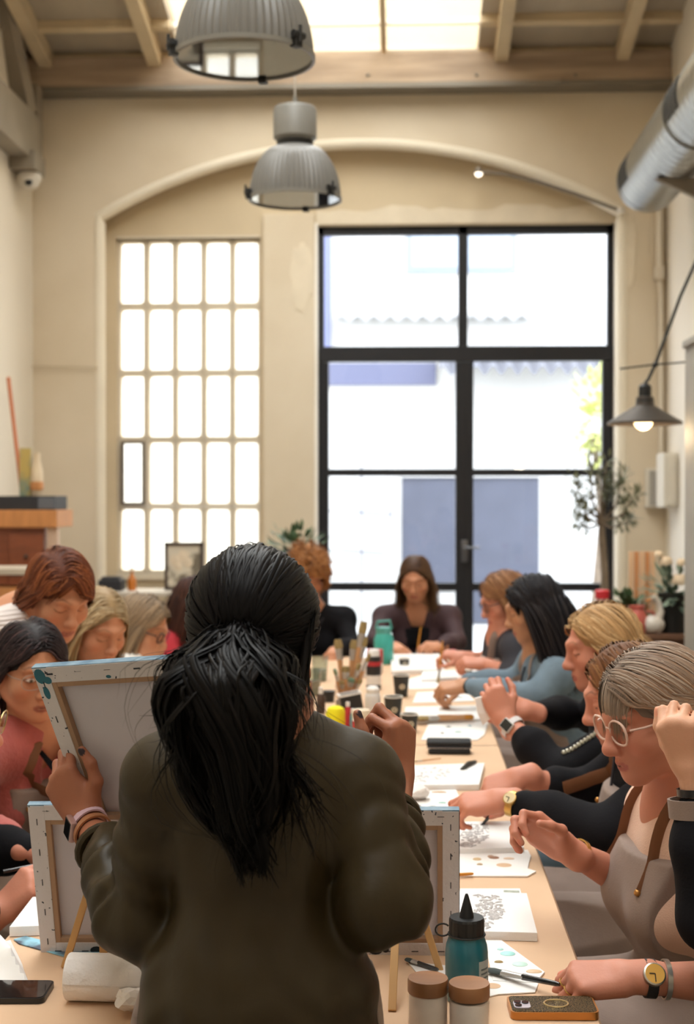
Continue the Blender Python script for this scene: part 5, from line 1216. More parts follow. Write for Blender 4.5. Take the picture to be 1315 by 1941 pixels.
hair_obj(l2.root, l2.M, 16, n=2850, part=.03, length=.22, root='#5e301c', tip='#7a4226', hi='#9a5a34', back=.05, comb=(1, -.35), curl=.35, width=0.0019, lift=(.06, .18), tuck=.45, fringe=dict(n=160, len=.085, side=.5, x=(-.055, .05), sweep=-.8, back=.08))
l1 = Person('dark haired woman in wire glasses, salmon cardigan and black collar behind the raised canvas', px(60, 1270, 3.35), 306, 10,
  NB=(-.95, 3.44, .985), H=(-1.10, 3.55, .55), SL=(-.86, 3.56, .935), SR=(-1.04, 3.26, .935), EL=(-.80, 3.5, .80), ER=(-1.0, 3.06, .79), WL=(-.72, 3.22, .80), WR=px(52, 1606, 3.0), hd=.003)
l1.body('tan', lip='#8c4a42', brow='#33241e', open_eye=True, hands=dict(L=H_((1, -.2, -.1), (0, 0, 1)), R=H_((1, .1, -.05), (0, -.4, 1))))
SAL = mat('salmon_cable_knit', '#b8605a', .9, var=.12, vscale=16, bump=.35, bscale=90, sheen=.2)
l1.top(SAL, cuff=(.9, .55), name='salmon_cardigan', vneck=.28, loose=1.25, sleeve=1.12, fold=.006); l1.legs(GREYT); l1.apron(TAUPE, TAN, top=.78)
cl = MB()
for x in (-1, 1):
    f = [l1.proj(l1.topS, l1.tp(a*x, .2 if b < 1.0 else .03, b), .007) for a, b in ((.062, 1.02), (.045, .92), (.030, .80), (.062, .77), (.088, .88), (.085, 1.0))]
    g = [q + Vector(l1.T[:, 1]) * .003 for q in f]; cl.add(f + g, [(0,1,4,5), (1,2,3,4), (6,11,10,7), (7,10,9,8)] + [(i, (i+1) % 6, 6 + (i+1) % 6, 6 + i) for i in range(6)])
cl.build('collar', BLACKC, l1.root)
hair_obj(l1.root, l1.M, 17, n=2470, part=.01, length=.19, root='#221a1a', tip='#35262a', hi='#4a3434', back=.08, comb=(1, -.35), curl=.35, width=0.0019, lift=(.04, .15), tuck=.45, fringe=dict(n=150, len=.085, side=.5, x=(-.055, .05), sweep=.5))
l1.glasses(mat('wire_frame', '#a9968c', .3, metal=.7), w=.026, hh=.019, r=.0012); l1.earring(mat('pearl', '#d8cfc4', .3, coat=.5), 1, .0055, .014)
l1.band('R', mat('bead_glass', '#b9a9a0', .3, coat=.5), .03, .026, .008, 'bead_bracelet')
l0 = Person('blonde woman in tinted gold glasses at the left picture edge, writing by hand', px(-92, 1352, 2.72), 0, 12,
  NB=(-.98, 2.75, .98), H=(-1.10, 2.78, .55), SL=(-.99, 2.93, .93), SR=(-1.0, 2.58, .93), EL=(-.94, 2.98, .79), ER=(-1.0, 2.55, .78), WL=(-.80, 2.92, .80), WR=px(2, 1728, 2.72), hd=.003)
l0.body('rose', hands=dict(L=H_((1, 0, -.1), (0, 0, 1)), R=H_((.55, .1, .62), (-.62, -.75, .4), PEN)))
l0.top(BLACKC, name='black_top', cuff=(.95, .9)); l0.legs(GREYT)
hair_obj(l0.root, l0.M, 18, n=1710, length=.26, root='#b8936a', tip='#d3b184', back=.15, width=0.0028)
l0.glasses(mat('thin_gold_frame', '#b39a6a', .3, metal=.9), lens=glass('brown_tint_lens', '#8a7458', .06), w=.029, hh=.024, y=.100, r=.0014, name='tinted_glasses')
r0 = Person('person at the right picture edge in a black jacket, fist raised beside the clear glasses', px(1475, 1300, 2.05), 190, 10,
  NB=(.66, 2.08, .98), H=(.72, 2.1, .55), SL=(.66, 1.90, .93), SR=(.62, 2.22, .935), EL=(.66, 1.75, .74), ER=px(1345, 1740, 2.2), WL=(.44, 1.82, .79), WR=px(1318, 1465, 2.22), hd=.0035)
r0.body('fair', hands=dict(L=H_((-1, .2, -.1), (0, 0, 1)), R=H_((-.35, .0, .9), (-.55, -.8, .1), index=(55, 80, 40), middle=(65, 80, 40), ring=(70, 80, 40), little=(70, 75, 40), thumb=((.5, .8, -.5), (.2, .9, -.4), (-.2, .9, -.3)))))
r0.top(BLACKC, name='black_jacket', cuff=(.9, .72)); r0.legs(GREYT)
r0.band('R', TAUPE, .055, .046, .03, 'shirt_cuff', .004, label='taupe shirt cuff'); r0.band('R', mat('gunmetal', '#4a4a4c', .3, metal=.8), .03, .028, .012, 'bangle')
hair_obj(r0.root, r0.M, 19, n=1140, length=.2, root='#4a3526', tip='#5b4432', width=0.0031)
# --- the woman who stands with her back to us
nw = Person('standing woman seen from behind, long black ponytail and dark olive satin blouse', px(484, 1222, 1.93), 82, 6,
  NB=(-.20, 1.925, 1.228), H=(-.205, 1.90, .86), SL=(-.335, 1.925, 1.168), SR=(-.072, 1.925, 1.168), EL=px(266, 1730, 1.955), ER=px(722, 1698, 1.86), WL=px(164, 1556, 2.245), WR=px(752, 1482, 2.14), girth=.93, bust=.9, hd=.0025)
nw.body('brown', nailcol='#2a1c22', hands=dict(
  L=H_((-.56, .15, .82), (-.38, -.90, .1), index=(40, 75, 40), middle=(44, 75, 40), ring=(48, 75, 40), little=(52, 70, 40), thumb=((.80, .60, .10), (.35, .93, .12), (.02, 1, .08))),
  R=H_((.05, .1, 1), (.8, -.55, .1), index=(70, 70, 25), middle=(55, 85, 40), ring=(62, 85, 45), little=(66, 80, 45), thumb=((.5, .78, -.45), (.25, .9, -.45), (.1, .95, -.3)))))
OLIVE = mat('olive_satin', '#332813', .48, spec=.28, var=.15, vscale=5, bump=.12, bscale=30)
S = Solid(); g = nw.g
nw.torso(S, False)
for sh in (nw.SL, nw.SR): S.cap(mid(nw.NB, sh, .25), sh, .044, .050, .035)
# loose sleeves that gather into cuffs
for sd, sh, e, w in ((-1, nw.SL, nw.EL, nw.WL), (1, nw.SR, nw.ER, nw.WR)):
    S.cap(sh, mid(sh, e, .5), .055, .054, .03); S.cap(mid(sh, e, .5), e, .054, .057, .03)
    S.cap(e, mid(e, w, .30), .056, .054, .03); S.cap(mid(e, w, .30), mid(e, w, .60), .054, .044, .02)
    S.ell(mid(e, w, .60), (.046, .046, .028), None, .01); S.ell(e + A_(0, 0, -.02), (.055, .055, .045), None, .03)
S.ell(nw.tp(0, -.02, .0), (.152, .12, .16), nw.T, .04); S.ell(nw.tp(0, 0, -.25), (.165, .135, .14), nw.T, .05)
hb = nw.M[1] + nw.M[0] @ A_(0, -.03, -.055); S.cap(nw.NB + A_(0, -.005, .004), hb, .060, .066, .008, 'sub')
def satin(P, D):
    x, y, z = P[..., 0], P[..., 1], P[..., 2]
    a = np.sin(x * 62 + 2.2 * np.sin(z * 9) + 1.4) * np.sin(z * 6 + 1) ; b = np.sin(x * 105 + 3 * np.sin(z * 7 + 2)) * .4
    lo = np.clip((1.16 - z) / .12, 0, 1); w = np.sin(z * 70 + 3 * np.sin(x * 9)) * np.clip((1.02 - z) / .15, 0, 1) * .5
    sl = 0
    for e, w2, sh in ((nw.EL, nw.WL, nw.SL), (nw.ER, nw.WR, nw.SR)):
        # creases that wind round the sleeve near the elbow and gather at the cuff
        for p0, p1, fr, am in ((e, w2, 95, .0060), (sh, e, 120, .0018)):
            ax = unit(p1 - p0); q = P - p0; tt = q @ ax; L_ = np.linalg.norm(p1 - p0); rad = np.sqrt(np.maximum((q * q).sum(-1) - tt*tt, 1e-9)); m_ = np.clip((.085 - rad) / .03, 0, 1) * np.clip((tt + .03) / .05, 0, 1) * np.clip((L_ - tt) / .05, 0, 1)
            ph = np.sin(q @ A_(38, 21, 17) + 2) * 1.7 + np.sin(q @ A_(-23, 44, 12)) * 1.3; sl = sl + am * m_ * np.sin(tt * fr + ph)
    # long soft pleats that drop from the yoke, and small cross creases at the waist
    c_ = np.sin(x * 46 + 1.1 * np.sin(z * 5 + 3 * x) + .8) ; pl_ = (np.abs(np.sin(x * 39 + .9 * np.sin(z * 6.5) + 2)) ** 3 - .3) * .006 * np.clip((1.12 - z) / .1, 0, 1)
    hz_ = np.sin(z * 95 + 5 * np.sin(x * 11 + 1) + 1.5 * c_) * .0016 * np.clip((1.0 - z) / .1, 0, 1)
    return D + (.0035 * a + .0020 * b + .002 * w) * lo + pl_ + hz_ + sl
S.post += [satin]; nw.topS = S
sdf_obj('satin_blouse', S, .004, OLIVE, nw.root)
for sd, sh, e, w in ((-1, nw.SL, nw.EL, nw.WL), (1, nw.SR, nw.ER, nw.WR)):
    d = unit(w - e); c = mid(e, w, .66); z = unit(A_(0, -1, .2) - d * (d @ A_(0, -1, .2))); x = np.cross(d, z)
    MB().tube([Vector(c + (x*math.cos(a) + z*math.sin(a)) * .038) for a in [2*math.pi*i/20 for i in range(20)]], .008, 8, closed=True).build('sleeve_cuff', OLIVE, nw.root, smooth=True)
nw.legs(GREYT, stand=True)
# apron seen at both hips
A2 = Solid(); A2.ell(nw.tp(0, 0, -.16), (.178, .15, .24), nw.T, .04); A2.ell(nw.tp(0, .0, -1.0), (.19, .155, .34), nw.T, .06); A2.post.append(folds(.006, 40, 5, (0, 0, 1)))
Hn, Tn = nw.H, nw.T
A2.post.append(lambda P, D: np.maximum.reduce([D, -((P - Hn) @ Tn)[..., 1] - .025, ((P - Hn) @ Tn)[..., 2] - .06, -D - .02]))
sdf_obj('apron', A2, .008, TAUPE, nw.root)
nw.watch('L', mat('pink_band', '#c9a9b4', .55), SCREEN, mat('rose_case', '#c7a59f', .3, metal=.6), t=.018, ang=(-.9, -.45, .1), size=.021, r=.0255, label='black smart watch on a pale pink band')
nw.band('L', mat('copper_bangle', '#a8714c', .45, metal=.4), .048, .029, .012, 'bangle', .003, label='copper coloured bangle')
nw.earring(GOLD, 1, .004, .004)
# hair: drawn back over the skull to a low tie, then one full loose tail
rs = np.random.RandomState(21); M = nw.M
DZ = .07; tie = px(446, 1212, 1.862 - DZ); n = 2600; K = 16
roots = scalp_roots(n, rs, low=-.05, front=.06); P0 = roots @ M[0].T + M[1]; tl_ = (tie - M[1]) @ M[0]
u = np.linspace(0, 1, K)
Lp = roots[:, None] * (1 - u[None, :, None]) + (tl_ + rs.randn(n, 3) * A_(.010, .004, .010))[:, None] * u[None, :, None]
q = (Lp - HC) / HR; rr = np.linalg.norm(q, axis=2, keepdims=True)
vol = 1.04 + .15 * rs.rand(n, 1, 1) + .14 * np.clip((roots[:, 2] - .03) / .08, 0, 1)[:, None, None] * np.sin(u * 3.1)[None, :, None]
on = q / rr * vol * HR + HC; t = np.clip((u[None, :, None] - .72) / .28, 0, 1); Lp = np.where(rr < vol, on * (1 - t) + Lp * t, Lp)
C1 = Lp @ M[0].T + M[1]
v1, q1 = ribbons(C1, .0024 * (.6 + .8 * rs.rand(n)), .5); c1 = strand_col(n, K, rs, '#0d0b0c', '#0c0a0b', '#1c1716', .3, .15)
# tail: centre line and half width, pixel measured on the woman's back
cl = [(452, 1203, 1.880, .010), (444, 1224, 1.850, .040), (432, 1250, 1.825, .076), (424, 1285, 1.800, .086), (425, 1345, 1.785, .082), (432, 1405, 1.790, .072), (440, 1470, 1.798, .064), (452, 1540, 1.806, .052), (466, 1600, 1.815, .036), (478, 1668, 1.822, .012)]
cp = np.array([px(a, b, c - DZ) for a, b, c, _ in cl]); cw = np.array([w for *_, w in cl])
def tail(n, K, spread, wob, rs, lo=.45, flare=0.0, clumps=70):
    """strands follow clumps, so the tail breaks into locks"""
    cl_a = rs.rand(clumps) * 6.283; cl_r = np.sqrt(rs.rand(clumps)); cl_l = lo + (1 - lo) * rs.rand(clumps) ** .9; cl_p = rs.rand(clumps) * 6.28; cl_f = rs.uniform(8, 15, clumps)
    k = rs.randint(0, clumps, n); a = cl_a[k]; r = cl_r[k] * spread; ln = cl_l[k] * (1 + .06 * rs.randn(n)); ln = np.clip(ln, .2, 1.02)
    tt = np.clip(ln[:, None] * np.linspace(0, 1, K)[None], 0, .999); f = tt * (len(cp) - 1); i = np.clip(f.astype(int), 0, len(cp) - 2); w = f - i
    C = cp[i] * (1 - w[..., None]) + cp[i + 1] * w[..., None]; W = cw[i] * (1 - w) + cw[i + 1] * w
    ang = a[:, None] + .55 * np.sin(tt * 5 + cl_p[k][:, None]); fl = 1 + flare * (tt / ln[:, None]) ** 3
    jit = rs.randn(n, 1, 3) * A_(.0075, .005, .004) * (1 - .55 * (tt / ln[:, None]))[..., None]
    off = np.stack([np.cos(ang) * W * r[:, None] * fl, np.sin(ang) * W * r[:, None] * .62, 0 * W], -1)
    ph = cl_p[k][:, None]; fr = cl_f[k][:, None]
    wv = wob * np.stack([np.sin(tt * fr + ph), .5 * np.sin(tt * fr * .8 + ph * 2), .6 * np.sin(tt * fr * .9 + ph * 3)], -1) * (.3 + tt)[..., None]
    # the first stretch lifts out of the tie like a soft loop before it drops
    up = np.exp(-((tt - .07) / .06) ** 2)[..., None] * A_(0, -.010, .008) * (.4 + rs.rand(n, 1, 1))
    return C + off + jit + wv + up
T1 = tail(2600, 24, 1.0, .013, rs, .42); v2, q2 = ribbons(T1, .0028 * (.5 + .9 * rs.rand(2600)), .5); c2 = strand_col(2600, 24, rs, '#0b090a', '#100d0a', '#1e1916', .35, .16)
T2 = tail(160, 22, 1.12, .026, rs, .4, .9, 60); v3, q3 = ribbons(T2, .0012 * (.5 + .9 * rs.rand(160)), .5); c3 = strand_col(160, 22, rs, '#0b090a', '#15110c')
def wisps(n, a, b, c, jit, w):
    t = np.linspace(0, 1, 16)[None, :, None]; J = rs.randn(3, n, 1, 3) * A_(*jit); a, b, c = a + J[0] * .4, b + J[1], c + J[2]
    P = a * (1 - t) ** 2 + 2 * b * t * (1 - t) + c * t * t; v, q = ribbons(P, w * (.5 + rs.rand(n)), .5); return v, q, strand_col(n, 16, rs, '#0d0b0b', '#18120d')
W_ = [wisps(40, px(520, 1420, 1.730), px(560, 1500, 1.745), px(585, 1600, 1.755), (.03, .006, .03), .0011), wisps(30, px(470, 1380, 1.720), px(600, 1470, 1.750), px(600, 1560, 1.760), (.03, .006, .03), .0011),
      wisps(40, px(345, 1290, 1.730), px(330, 1350, 1.750), px(318, 1400, 1.770), (.014, .006, .02), .0011), wisps(14, px(380, 1340, 1.720), px(345, 1365, 1.750), px(305, 1378, 1.790), (.02, .006, .02), .0009),
      wisps(60, px(592, 1160, 1.880), px(575, 1260, 1.860), px(560, 1345, 1.830), (.008, .01, .012), .0018), wisps(50, px(520, 1220, 1.810), px(560, 1300, 1.810), px(555, 1360, 1.810), (.02, .006, .02), .0014),
      wisps(40, px(470, 1560, 1.740), px(478, 1610, 1.750), px(485, 1660, 1.760), (.02, .004, .012), .0016)]
sh = Solid(); sh.ell(HC + A_(0, -.004, .004), HR * 1.03, M=M); sh.ell((0, .088, -.030), A_(.062, .062, .098), k=.008, op='sub', M=M); sh.ell((0, .025, -.10), A_(.085, .065, .085), k=.008, op='sub', M=M)
for i in range(2, len(cp) - 2): sh.cap(cp[i] + A_(0, .02, 0), cp[i+1] + A_(0, .02, 0), cw[i] * .42, cw[i+1] * .42, .02)
v4, q4 = sh.mesh(.005); c4 = np.repeat(A_(srgb('#0a0809'))[None], len(v4), 0)
vs, qs, cs = [v1, v2, v3, v4] + [w[0] for w in W_], [q1, q2, q3, q4] + [w[1] for w in W_], [c1, c2, c3, c4] + [w[2] for w in W_]
off = 0; QQ = []
for v, q in zip(vs, qs): QQ.append(q + off); off += len(v)
link('hair', np_mesh('hair', np.concatenate(vs), np.concatenate(QQ), np.clip(np.concatenate(cs), 0, 1)), hair_mat('black_hair_strands', .45, .10), nw.root)
# ================================================================ things on the table
ZT = TZ + .0015
PAPERW = mat('white_paper', '#ece8e4', .8); CANW = mat('white_canvas', '#e9e6e3', .85, bump=.15, bscale=500)
def tz(x, y, z=ZT): return on_z(x, y, z)
def sheet(name, quad, th, m, label, cat, z=ZT, group=None, parent=None):
    """flat thing with its top outline at pixels quad, lying on height z"""
    pts = [on_z(x, y, z + th) for x, y in quad]; c = sum(pts, V(0, 0, 0)) / len(pts)
    t = parent
    if parent is None: t = empty(name, (c.x, c.y, z), label, cat, group)
    mb = MB().prism([(p.x, p.y) for p in pts], z, z + th); return t, mb, pts
# ---- stretched canvases lying flat
FLK = mat('relief_paste', '#c4bfbd', .7, var=.3, vscale=60)
def flat_canvas(quad, th, label, relief=0, seed=0, z=ZT, m=None, spots=()):
    t, mb, pts = sheet('canvas', quad, th, None, label, 'canvas', z)
    mb.build('canvas_wrap', m or CANW, t)
    c = sum(pts, V(0, 0, 0)) / 4
    # wooden bars just under the wrapped edge
    q = [c.lerp(p, .985) for p in pts]
    for i in range(4):
        a, b = q[i], q[(i+1) % 4]; a2, b2 = c.lerp(a, .82), c.lerp(b, .82)
        MB().prism([(a.x, a.y), (b.x, b.y), (b2.x, b2.y), (a2.x, a2.y)], z - .0, z + .002).build('stretcher_bar', mat('bar_pine', '#c9a67c', .7), t)
    if relief:
        rs = random.Random(seed); mb = MB()
        u = pts[1] - pts[0]; w = pts[3] - pts[0]
        for k in range(relief):
            x, y = rs.uniform(.12, .62), rs.uniform(.1, .92)
            if abs(x - .38 - .15*math.sin(y*5)) > .26*(1 - .5*abs(y - .5)): continue
            p = pts[0] + u*x + w*y; p.z = z + th; r = rs.uniform(.0025, .006); R3 = Matrix.Rotation(rs.uniform(0, 6), 3, 'Z'); mb.ball(p, (r*rs.uniform(.8, 2), r*.6, .0022), 8, R3)
        tag(mb.build('raised_flowers', FLK, t, smooth=True), kind='stuff')
    for (x, y, rx, ry, col) in spots:
        p = on_z(x, y, z + th); MB().ball(p, (rx, ry, .0012), 12).build('paint_dab', mat('dab_' + col.strip('#'), col, .5), t, smooth=True)
    return t
flat_canvas([(868, 1688), (998, 1693), (1018, 1768), (866, 1764)], .016, 'white canvas with raised grey flowers, in front of the woman in clear glasses', 260, 1)
flat_canvas([(845, 1558), (973, 1556), (993, 1606), (842, 1610)], .014, 'white canvas with raised flower sprig, second from the near right corner', 220, 2)
flat_canvas([(742, 1452), (918, 1446), (908, 1487), (735, 1488)], .016, 'white canvas under the hand that holds the dark pen', 70, 3, spots=((880, 1458, .012, .008, '#8f8f8f'), (800, 1480, .01, .006, '#9a9692')))
flat_canvas([(740, 1240), (832, 1238), (842, 1268), (742, 1272)], .02, 'white canvas before the woman in the burgundy blazer')
flat_canvas([(62, 1700), (190, 1694), (200, 1750), (18, 1757)], .018, 'white canvas lying behind the left easel under the writing hand')
flat_canvas([(768, 1340), (925, 1336), (930, 1362), (765, 1368)], .012, 'white canvas lying under the big flat brush')
flat_canvas([(800, 1272), (905, 1268), (915, 1284), (798, 1288)], .012, 'white canvas before the woman in the denim jacket')
# ---- palettes and papers
def palette(quad_pts, label, dabs=(), hole=None, th=.003, z=ZT, m=None, cat='palette', name='paint_palette'):
    t, mb, pts = sheet(name, quad_pts, th, None, label, cat, z)
    o = mb.build('palette_board', m or PAPERW, t)
    for x, y, rx, ry, col in dabs: MB().ball(on_z(x, y, z + th), (rx, ry, .0035), 14).build('paint_dab', mat('dab_' + col.strip('#'), col, .45), t, smooth=True)
    if hole: x, y, r = hole; MB().lathe([(.0001, .0006), (r, .0004)], 24, Matrix.Translation(on_z(x, y, z + th))).build('thumb_hole', KRAFT, t, label='thumb hole showing the kraft paper')
    return t
palette([(845, 1614), (1000, 1611), (1006, 1622), (1002, 1636), (1000, 1646), (1016, 1651), (1000, 1660), (840, 1660)], 'white palette with cream and brown paint blobs beside the flower sprig canvas',
    [(904, 1629, .010, .010, '#c9a97c'), (909, 1639, .007, .005, '#b49a78'), (936, 1626, .012, .010, '#94664a'), (930, 1624, .008, .008, '#b08a6c'), (964, 1628, .013, .006, '#dcbfa4')], (955, 1640, .017))
palette([(757, 1500), (864, 1496), (880, 1534), (755, 1540)], 'white palette with a crumpled tissue and ochre streak beside the gold watched hand', [(832, 1502, .022, .006, '#b98a58'), (790, 1528, .012, .005, '#4f5154'), (820, 1530, .012, .005, '#6c7072'), (838, 1522, .012, .005, '#8fc2b8')])
palette([(812, 1372), (926, 1366), (918, 1392), (905, 1402), (798, 1402)], 'white paper palette with small dark and teal dabs behind the black pencil case', [(850, 1378, .01, .005, '#3c4a4e'), (868, 1388, .014, .005, '#3f8f8c'), (890, 1376, .008, .004, '#3e7f92'), (838, 1390, .008, .004, '#5b5450')])
palette([(790, 1312), (880, 1308), (900, 1328), (782, 1332)], 'white palette with teal strokes near the denim sleeve', [(832, 1323, .03, .006, '#4f8f92'), (870, 1322, .02, .006, '#3c6d7c')])
palette([(918, 1782), (950, 1782), (1032, 1842), (1014, 1862), (934, 1858)], 'paper palette with turquoise smears in front of the teal bottle', [(962, 1808, .014, .012, '#a5dcd8'), (948, 1800, .006, .005, '#bfe3e0'), (985, 1828, .014, .012, '#c4e4d8'), (1012, 1842, .014, .008, '#dcbc98'), (945, 1824, .008, .004, '#a58c5c')])
palette([(772, 1822), (905, 1836), (1020, 1864), (1014, 1880), (944, 1884), (920, 1890), (800, 1856)], 'white palette with a thumb hole between the teal bottle and the glittering phone', (), (934, 1869, .013), z=ZT + .0002, th=.0018)
t, mb, _ = sheet('paper_sheet', [(872, 1684), (985, 1684), (990, 1700), (870, 1702)], .001, None, 'white paper with a printed strip sticking out behind the flower canvas', 'paper'); mb.build('sheet', PAPERW, t)
_, mb, _ = sheet('', [(954, 1687), (984, 1688), (985, 1696), (955, 1695)], .0012, None, '', '', parent=t); mb.build('printed_strip', mat('strip_print', '#a9aea0', .7, var=.4, vscale=120), t)
t, mb, _ = sheet('paint_scrap', [(26, 1780), (48, 1774), (80, 1782), (205, 1808), (200, 1816), (120, 1812), (36, 1788)], .0015, None, 'painted blue and slate paper strip under the left easel', 'paper'); mb.build('strip', mat('blue_paint_paper', '#8fc4d8', .6, col2='#3e4a5c', vscale=14, fac=(.42, .55)), t)
t, mb, _ = sheet('paper_sheet', [(770, 1288), (800, 1280), (860, 1290), (850, 1304), (775, 1306)], .001, None, 'white sheet between the paper cups and the bare forearm', 'paper'); mb.build('sheet', PAPERW, t)
for lab, q in (('white sheet left of the red lidded paint jar', [(800, 1252), (842, 1250), (848, 1262), (798, 1264)]), ('white sheet under the hands with the yellow brush', [(862, 1248), (905, 1246), (912, 1262), (866, 1264)])):
    t, mb, _ = sheet('paper_sheet', q, .001, None, lab, 'paper'); mb.build('sheet', PAPERW, t)
# crumpled paper things
def crumple(name, c, r, m, label, seed, cat='tissue', flat=.6):
    rs = random.Random(seed); bm = bmesh.new(); bmesh.ops.create_icosphere(bm, subdivisions=3, radius=1)
    ks = [(rdir(rs, -1), rs.uniform(.75, 1.0)) for _ in range(16)]
    for v in bm.verts:
        d = v.co.normalized(); k = min(w / max(d.dot(n), .05) for n, w in ks if d.dot(n) > .3) if any(d.dot(n) > .3 for n, _ in ks) else 1; k = min(k, 1.3) * (1 + .1*math.sin(9*d.x + 7*d.y + seed) * math.sin(8*d.z))
        v.co = V(d.x*r[0]*k, d.y*r[1]*k, d.z*r[2]*k)
    zmin = min(v.co.z for v in bm.verts)
    for v in bm.verts: v.co += V(c.x, c.y, ZT - zmin)
    me = bpy.data.meshes.new(name); bm.to_mesh(me); bm.free(); t = empty(name, (c.x, c.y, ZT), label, cat); link('paper_wad', me, m, t); return t
crumple('tissue', tz(252, 1922), (.030, .022, .018), mat('tissue_white', '#e4ddd8', .9), 'small crumpled tissue in front of the paper towel roll', 3)
crumple('tissue', tz(788, 1518), (.045, .035, .018), MATS['tissue_white'], 'crumpled white tissue lying on the palette right of the raised elbow', 5)
pm = MB(); c0 = tz(0, 1855); rs = random.Random(2); nn = 16
ctr = [on_z(x, y, ZT + .001) for x, y in ((-60, 1862), (54, 1860), (50, 1822), (22, 1786), (-60, 1778))]
def bagf(u, v):
    a = ctr[0].lerp(ctr[1], u); b = ctr[4].lerp(ctr[3], u).lerp(ctr[2], .35*u*(1 - abs(2*v - 1))); p = a.lerp(b, v); e = min(u if u > 0 else 0, 1 - u, v, 1 - v)
    edge = min(1 - u, v, 1 - v) * 4; return p + V(0, 0, .03 * min(1, max(edge, 0)) * (1 + .35*math.sin(9*u + 5*v)) )
pm.grid(nn, nn, bagf); t = empty('plastic_bag', (ctr[1].x - .05, ctr[1].y, ZT), 'crumpled white paper bag behind the black phone at the left edge', 'bag'); pm.build('bag_sheet', PAPERW, t, smooth=True)
# ---- canvases seen from behind
BACKW = mat('canvas_back_grey', '#cdc9d2', .9, var=.08, vscale=5, bump=.08, bscale=400)
FOLDW = mat('folded_canvas_spotted', '#cfcacb', .85, bump=.15, bscale=120)
_nt = FOLDW.node_tree; _tc = _nt.nodes.new('ShaderNodeTexCoord'); _nz = _nt.nodes.new('ShaderNodeTexNoise'); _nz.inputs['Scale'].default_value = 120; _nz.inputs['Detail'].default_value = 1; _cr = _nt.nodes.new('ShaderNodeValToRGB')
_cr.color_ramp.elements[0].position = .26; _cr.color_ramp.elements[1].position = .29; _cr.color_ramp.elements[0].color = (*srgb('#3c3f48'), 1); _cr.color_ramp.elements[1].color = (*srgb('#cfcacb'), 1)
_nt.links.new(_tc.outputs['Object'], _nz.inputs['Vector']); _nt.links.new(_nz.outputs['Fac'], _cr.inputs[0]); _nt.links.new(_cr.outputs[0], _nt.nodes['Principled BSDF'].inputs['Base Color'])
BARW = mat('stretcher_wood', '#a58468', .7, var=.15, vscale=6); BLUEP = mat('blue_grey_paint', '#48677d', .6, var=.4, vscale=20, col2='#7d95a4'); TEALP = mat('teal_paint', '#1f6272', .5)
STAPLE = mat('dark_staple', '#3a3a3e', .4, metal=.6)
def back_canvas(tl, tr, bl, label, seed, teal=True):
    """canvas whose back faces the camera; corners are world points"""
    X_ = (tr - tl); w = X_.length; X_.normalize(); D_ = bl - tl; D_ -= X_ * D_.dot(X_); h = D_.length; Yv = -D_.normalized(); N_ = X_.cross(Yv) * .72   # slim bars
    M = Matrix((X_, Yv, N_)).transposed().to_4x4(); M.translation = tl + D_
    t = empty('canvas', tuple(M.translation), label, 'canvas'); B = lambda lo, hi, n, m, **k: MB().box(lo, hi, M, **k).build(n, m, t)
    B((.002, .002, -.018), (w - .002, h - .002, -.0165), 'canvas_sheet', BACKW)
    e = .036
    for lo, hi in (((0, 0, -.016), (e, h, 0)), ((w - e, 0, -.016), (w, h, 0)), ((e, 0, -.016), (w - e, e, 0)), ((e, h - e, -.016), (w - e, h, 0))): B(lo, hi, 'stretcher_bar', BARW, bev=.001)
    f = .027
    for lo, hi in (((-.0015, 0, -.018), (f, h, .0015)), ((w - f, 0, -.018), (w + .0015, h, .0015)), ((f, -.0015, -.018), (w - f, f, .0015)), ((f, h - f, -.018), (w - f, h + .0015, .0015))):
        B(lo, hi, 'canvas_fold', FOLDW, bev=.0008)
    B((-.002, h - .001, -.019), (w + .002, h + .0025, .0005), 'painted_edge', BLUEP); B((-.0025, 0, -.019), (-.001, h, -.004), 'painted_edge', BLUEP); B((w + .001, 0, -.019), (w + .0028, h, .0005), 'painted_edge', mat('dark_paint_edge', '#2f3a44', .6, var=.5, vscale=30))
    st = MB(); rs = random.Random(seed)
    for k in range(5): x = .03 + (w - .06)*k/4; st.box((x - .006, h - .011 + rs.uniform(-.002, .002), .0015), (x + .006, h - .0095, .0025), M); st.box((x - .006, .010, .0015), (x + .006, .0115, .0025), M)
    for k in range(5): y = .03 + (h - .06)*k/4; st.box((.012, y - .006, .0015), (.0135, y + .006, .0025), M); st.box((w - .0135, y - .006, .0015), (w - .012, y + .006, .0025), M)
    tag(st.build('staples', STAPLE, t), kind='stuff')
    if teal:
        for (x, y, rx, ry) in ((.010, h - .014, .011, .014), (.022, h - .022, .008, .007), (.012, h - .045, .006, .012), (.14, h - .022, .005, .003)): MB().lathe([(.0001, .0006), (1, .0004)], 14, M @ Matrix.Translation((x, y, .0015)) @ Matrix.Diagonal((rx, ry, 1, 1))).build('paint_splash', TEALP, t)
    return t, M, w, h
held_c = back_canvas(at(62, 1268, 2.22), at(345, 1249, 2.12), at(134, 1580, 2.34), 'raised canvas seen from its stapled back, gripped by the standing woman', 1)
eL = back_canvas(at(54, 1528, 2.36), at(330, 1526, 2.36), at(76, 1812, 2.43), 'canvas on the left mini easel seen from its spotted back', 2, False)
eR = back_canvas(at(598, 1538, 2.37), at(868, 1538, 2.37), at(606, 1812, 2.44), 'canvas on the right mini easel seen from its back, by the teal bottle', 3, False)
for t_, M, w, h in (eL, eR):
    for (x, y, rx, ry) in ((.10, .012, .012, .008), (.118, .014, .006, .006)): MB().lathe([(.0001, .0006), (1, .0004)], 12, M @ Matrix.Translation((x, y, .0015)) @ Matrix.Diagonal((rx, ry, 1, 1))).build('paint_splash', mat('black_splash', '#1c1d20', .5), t_)
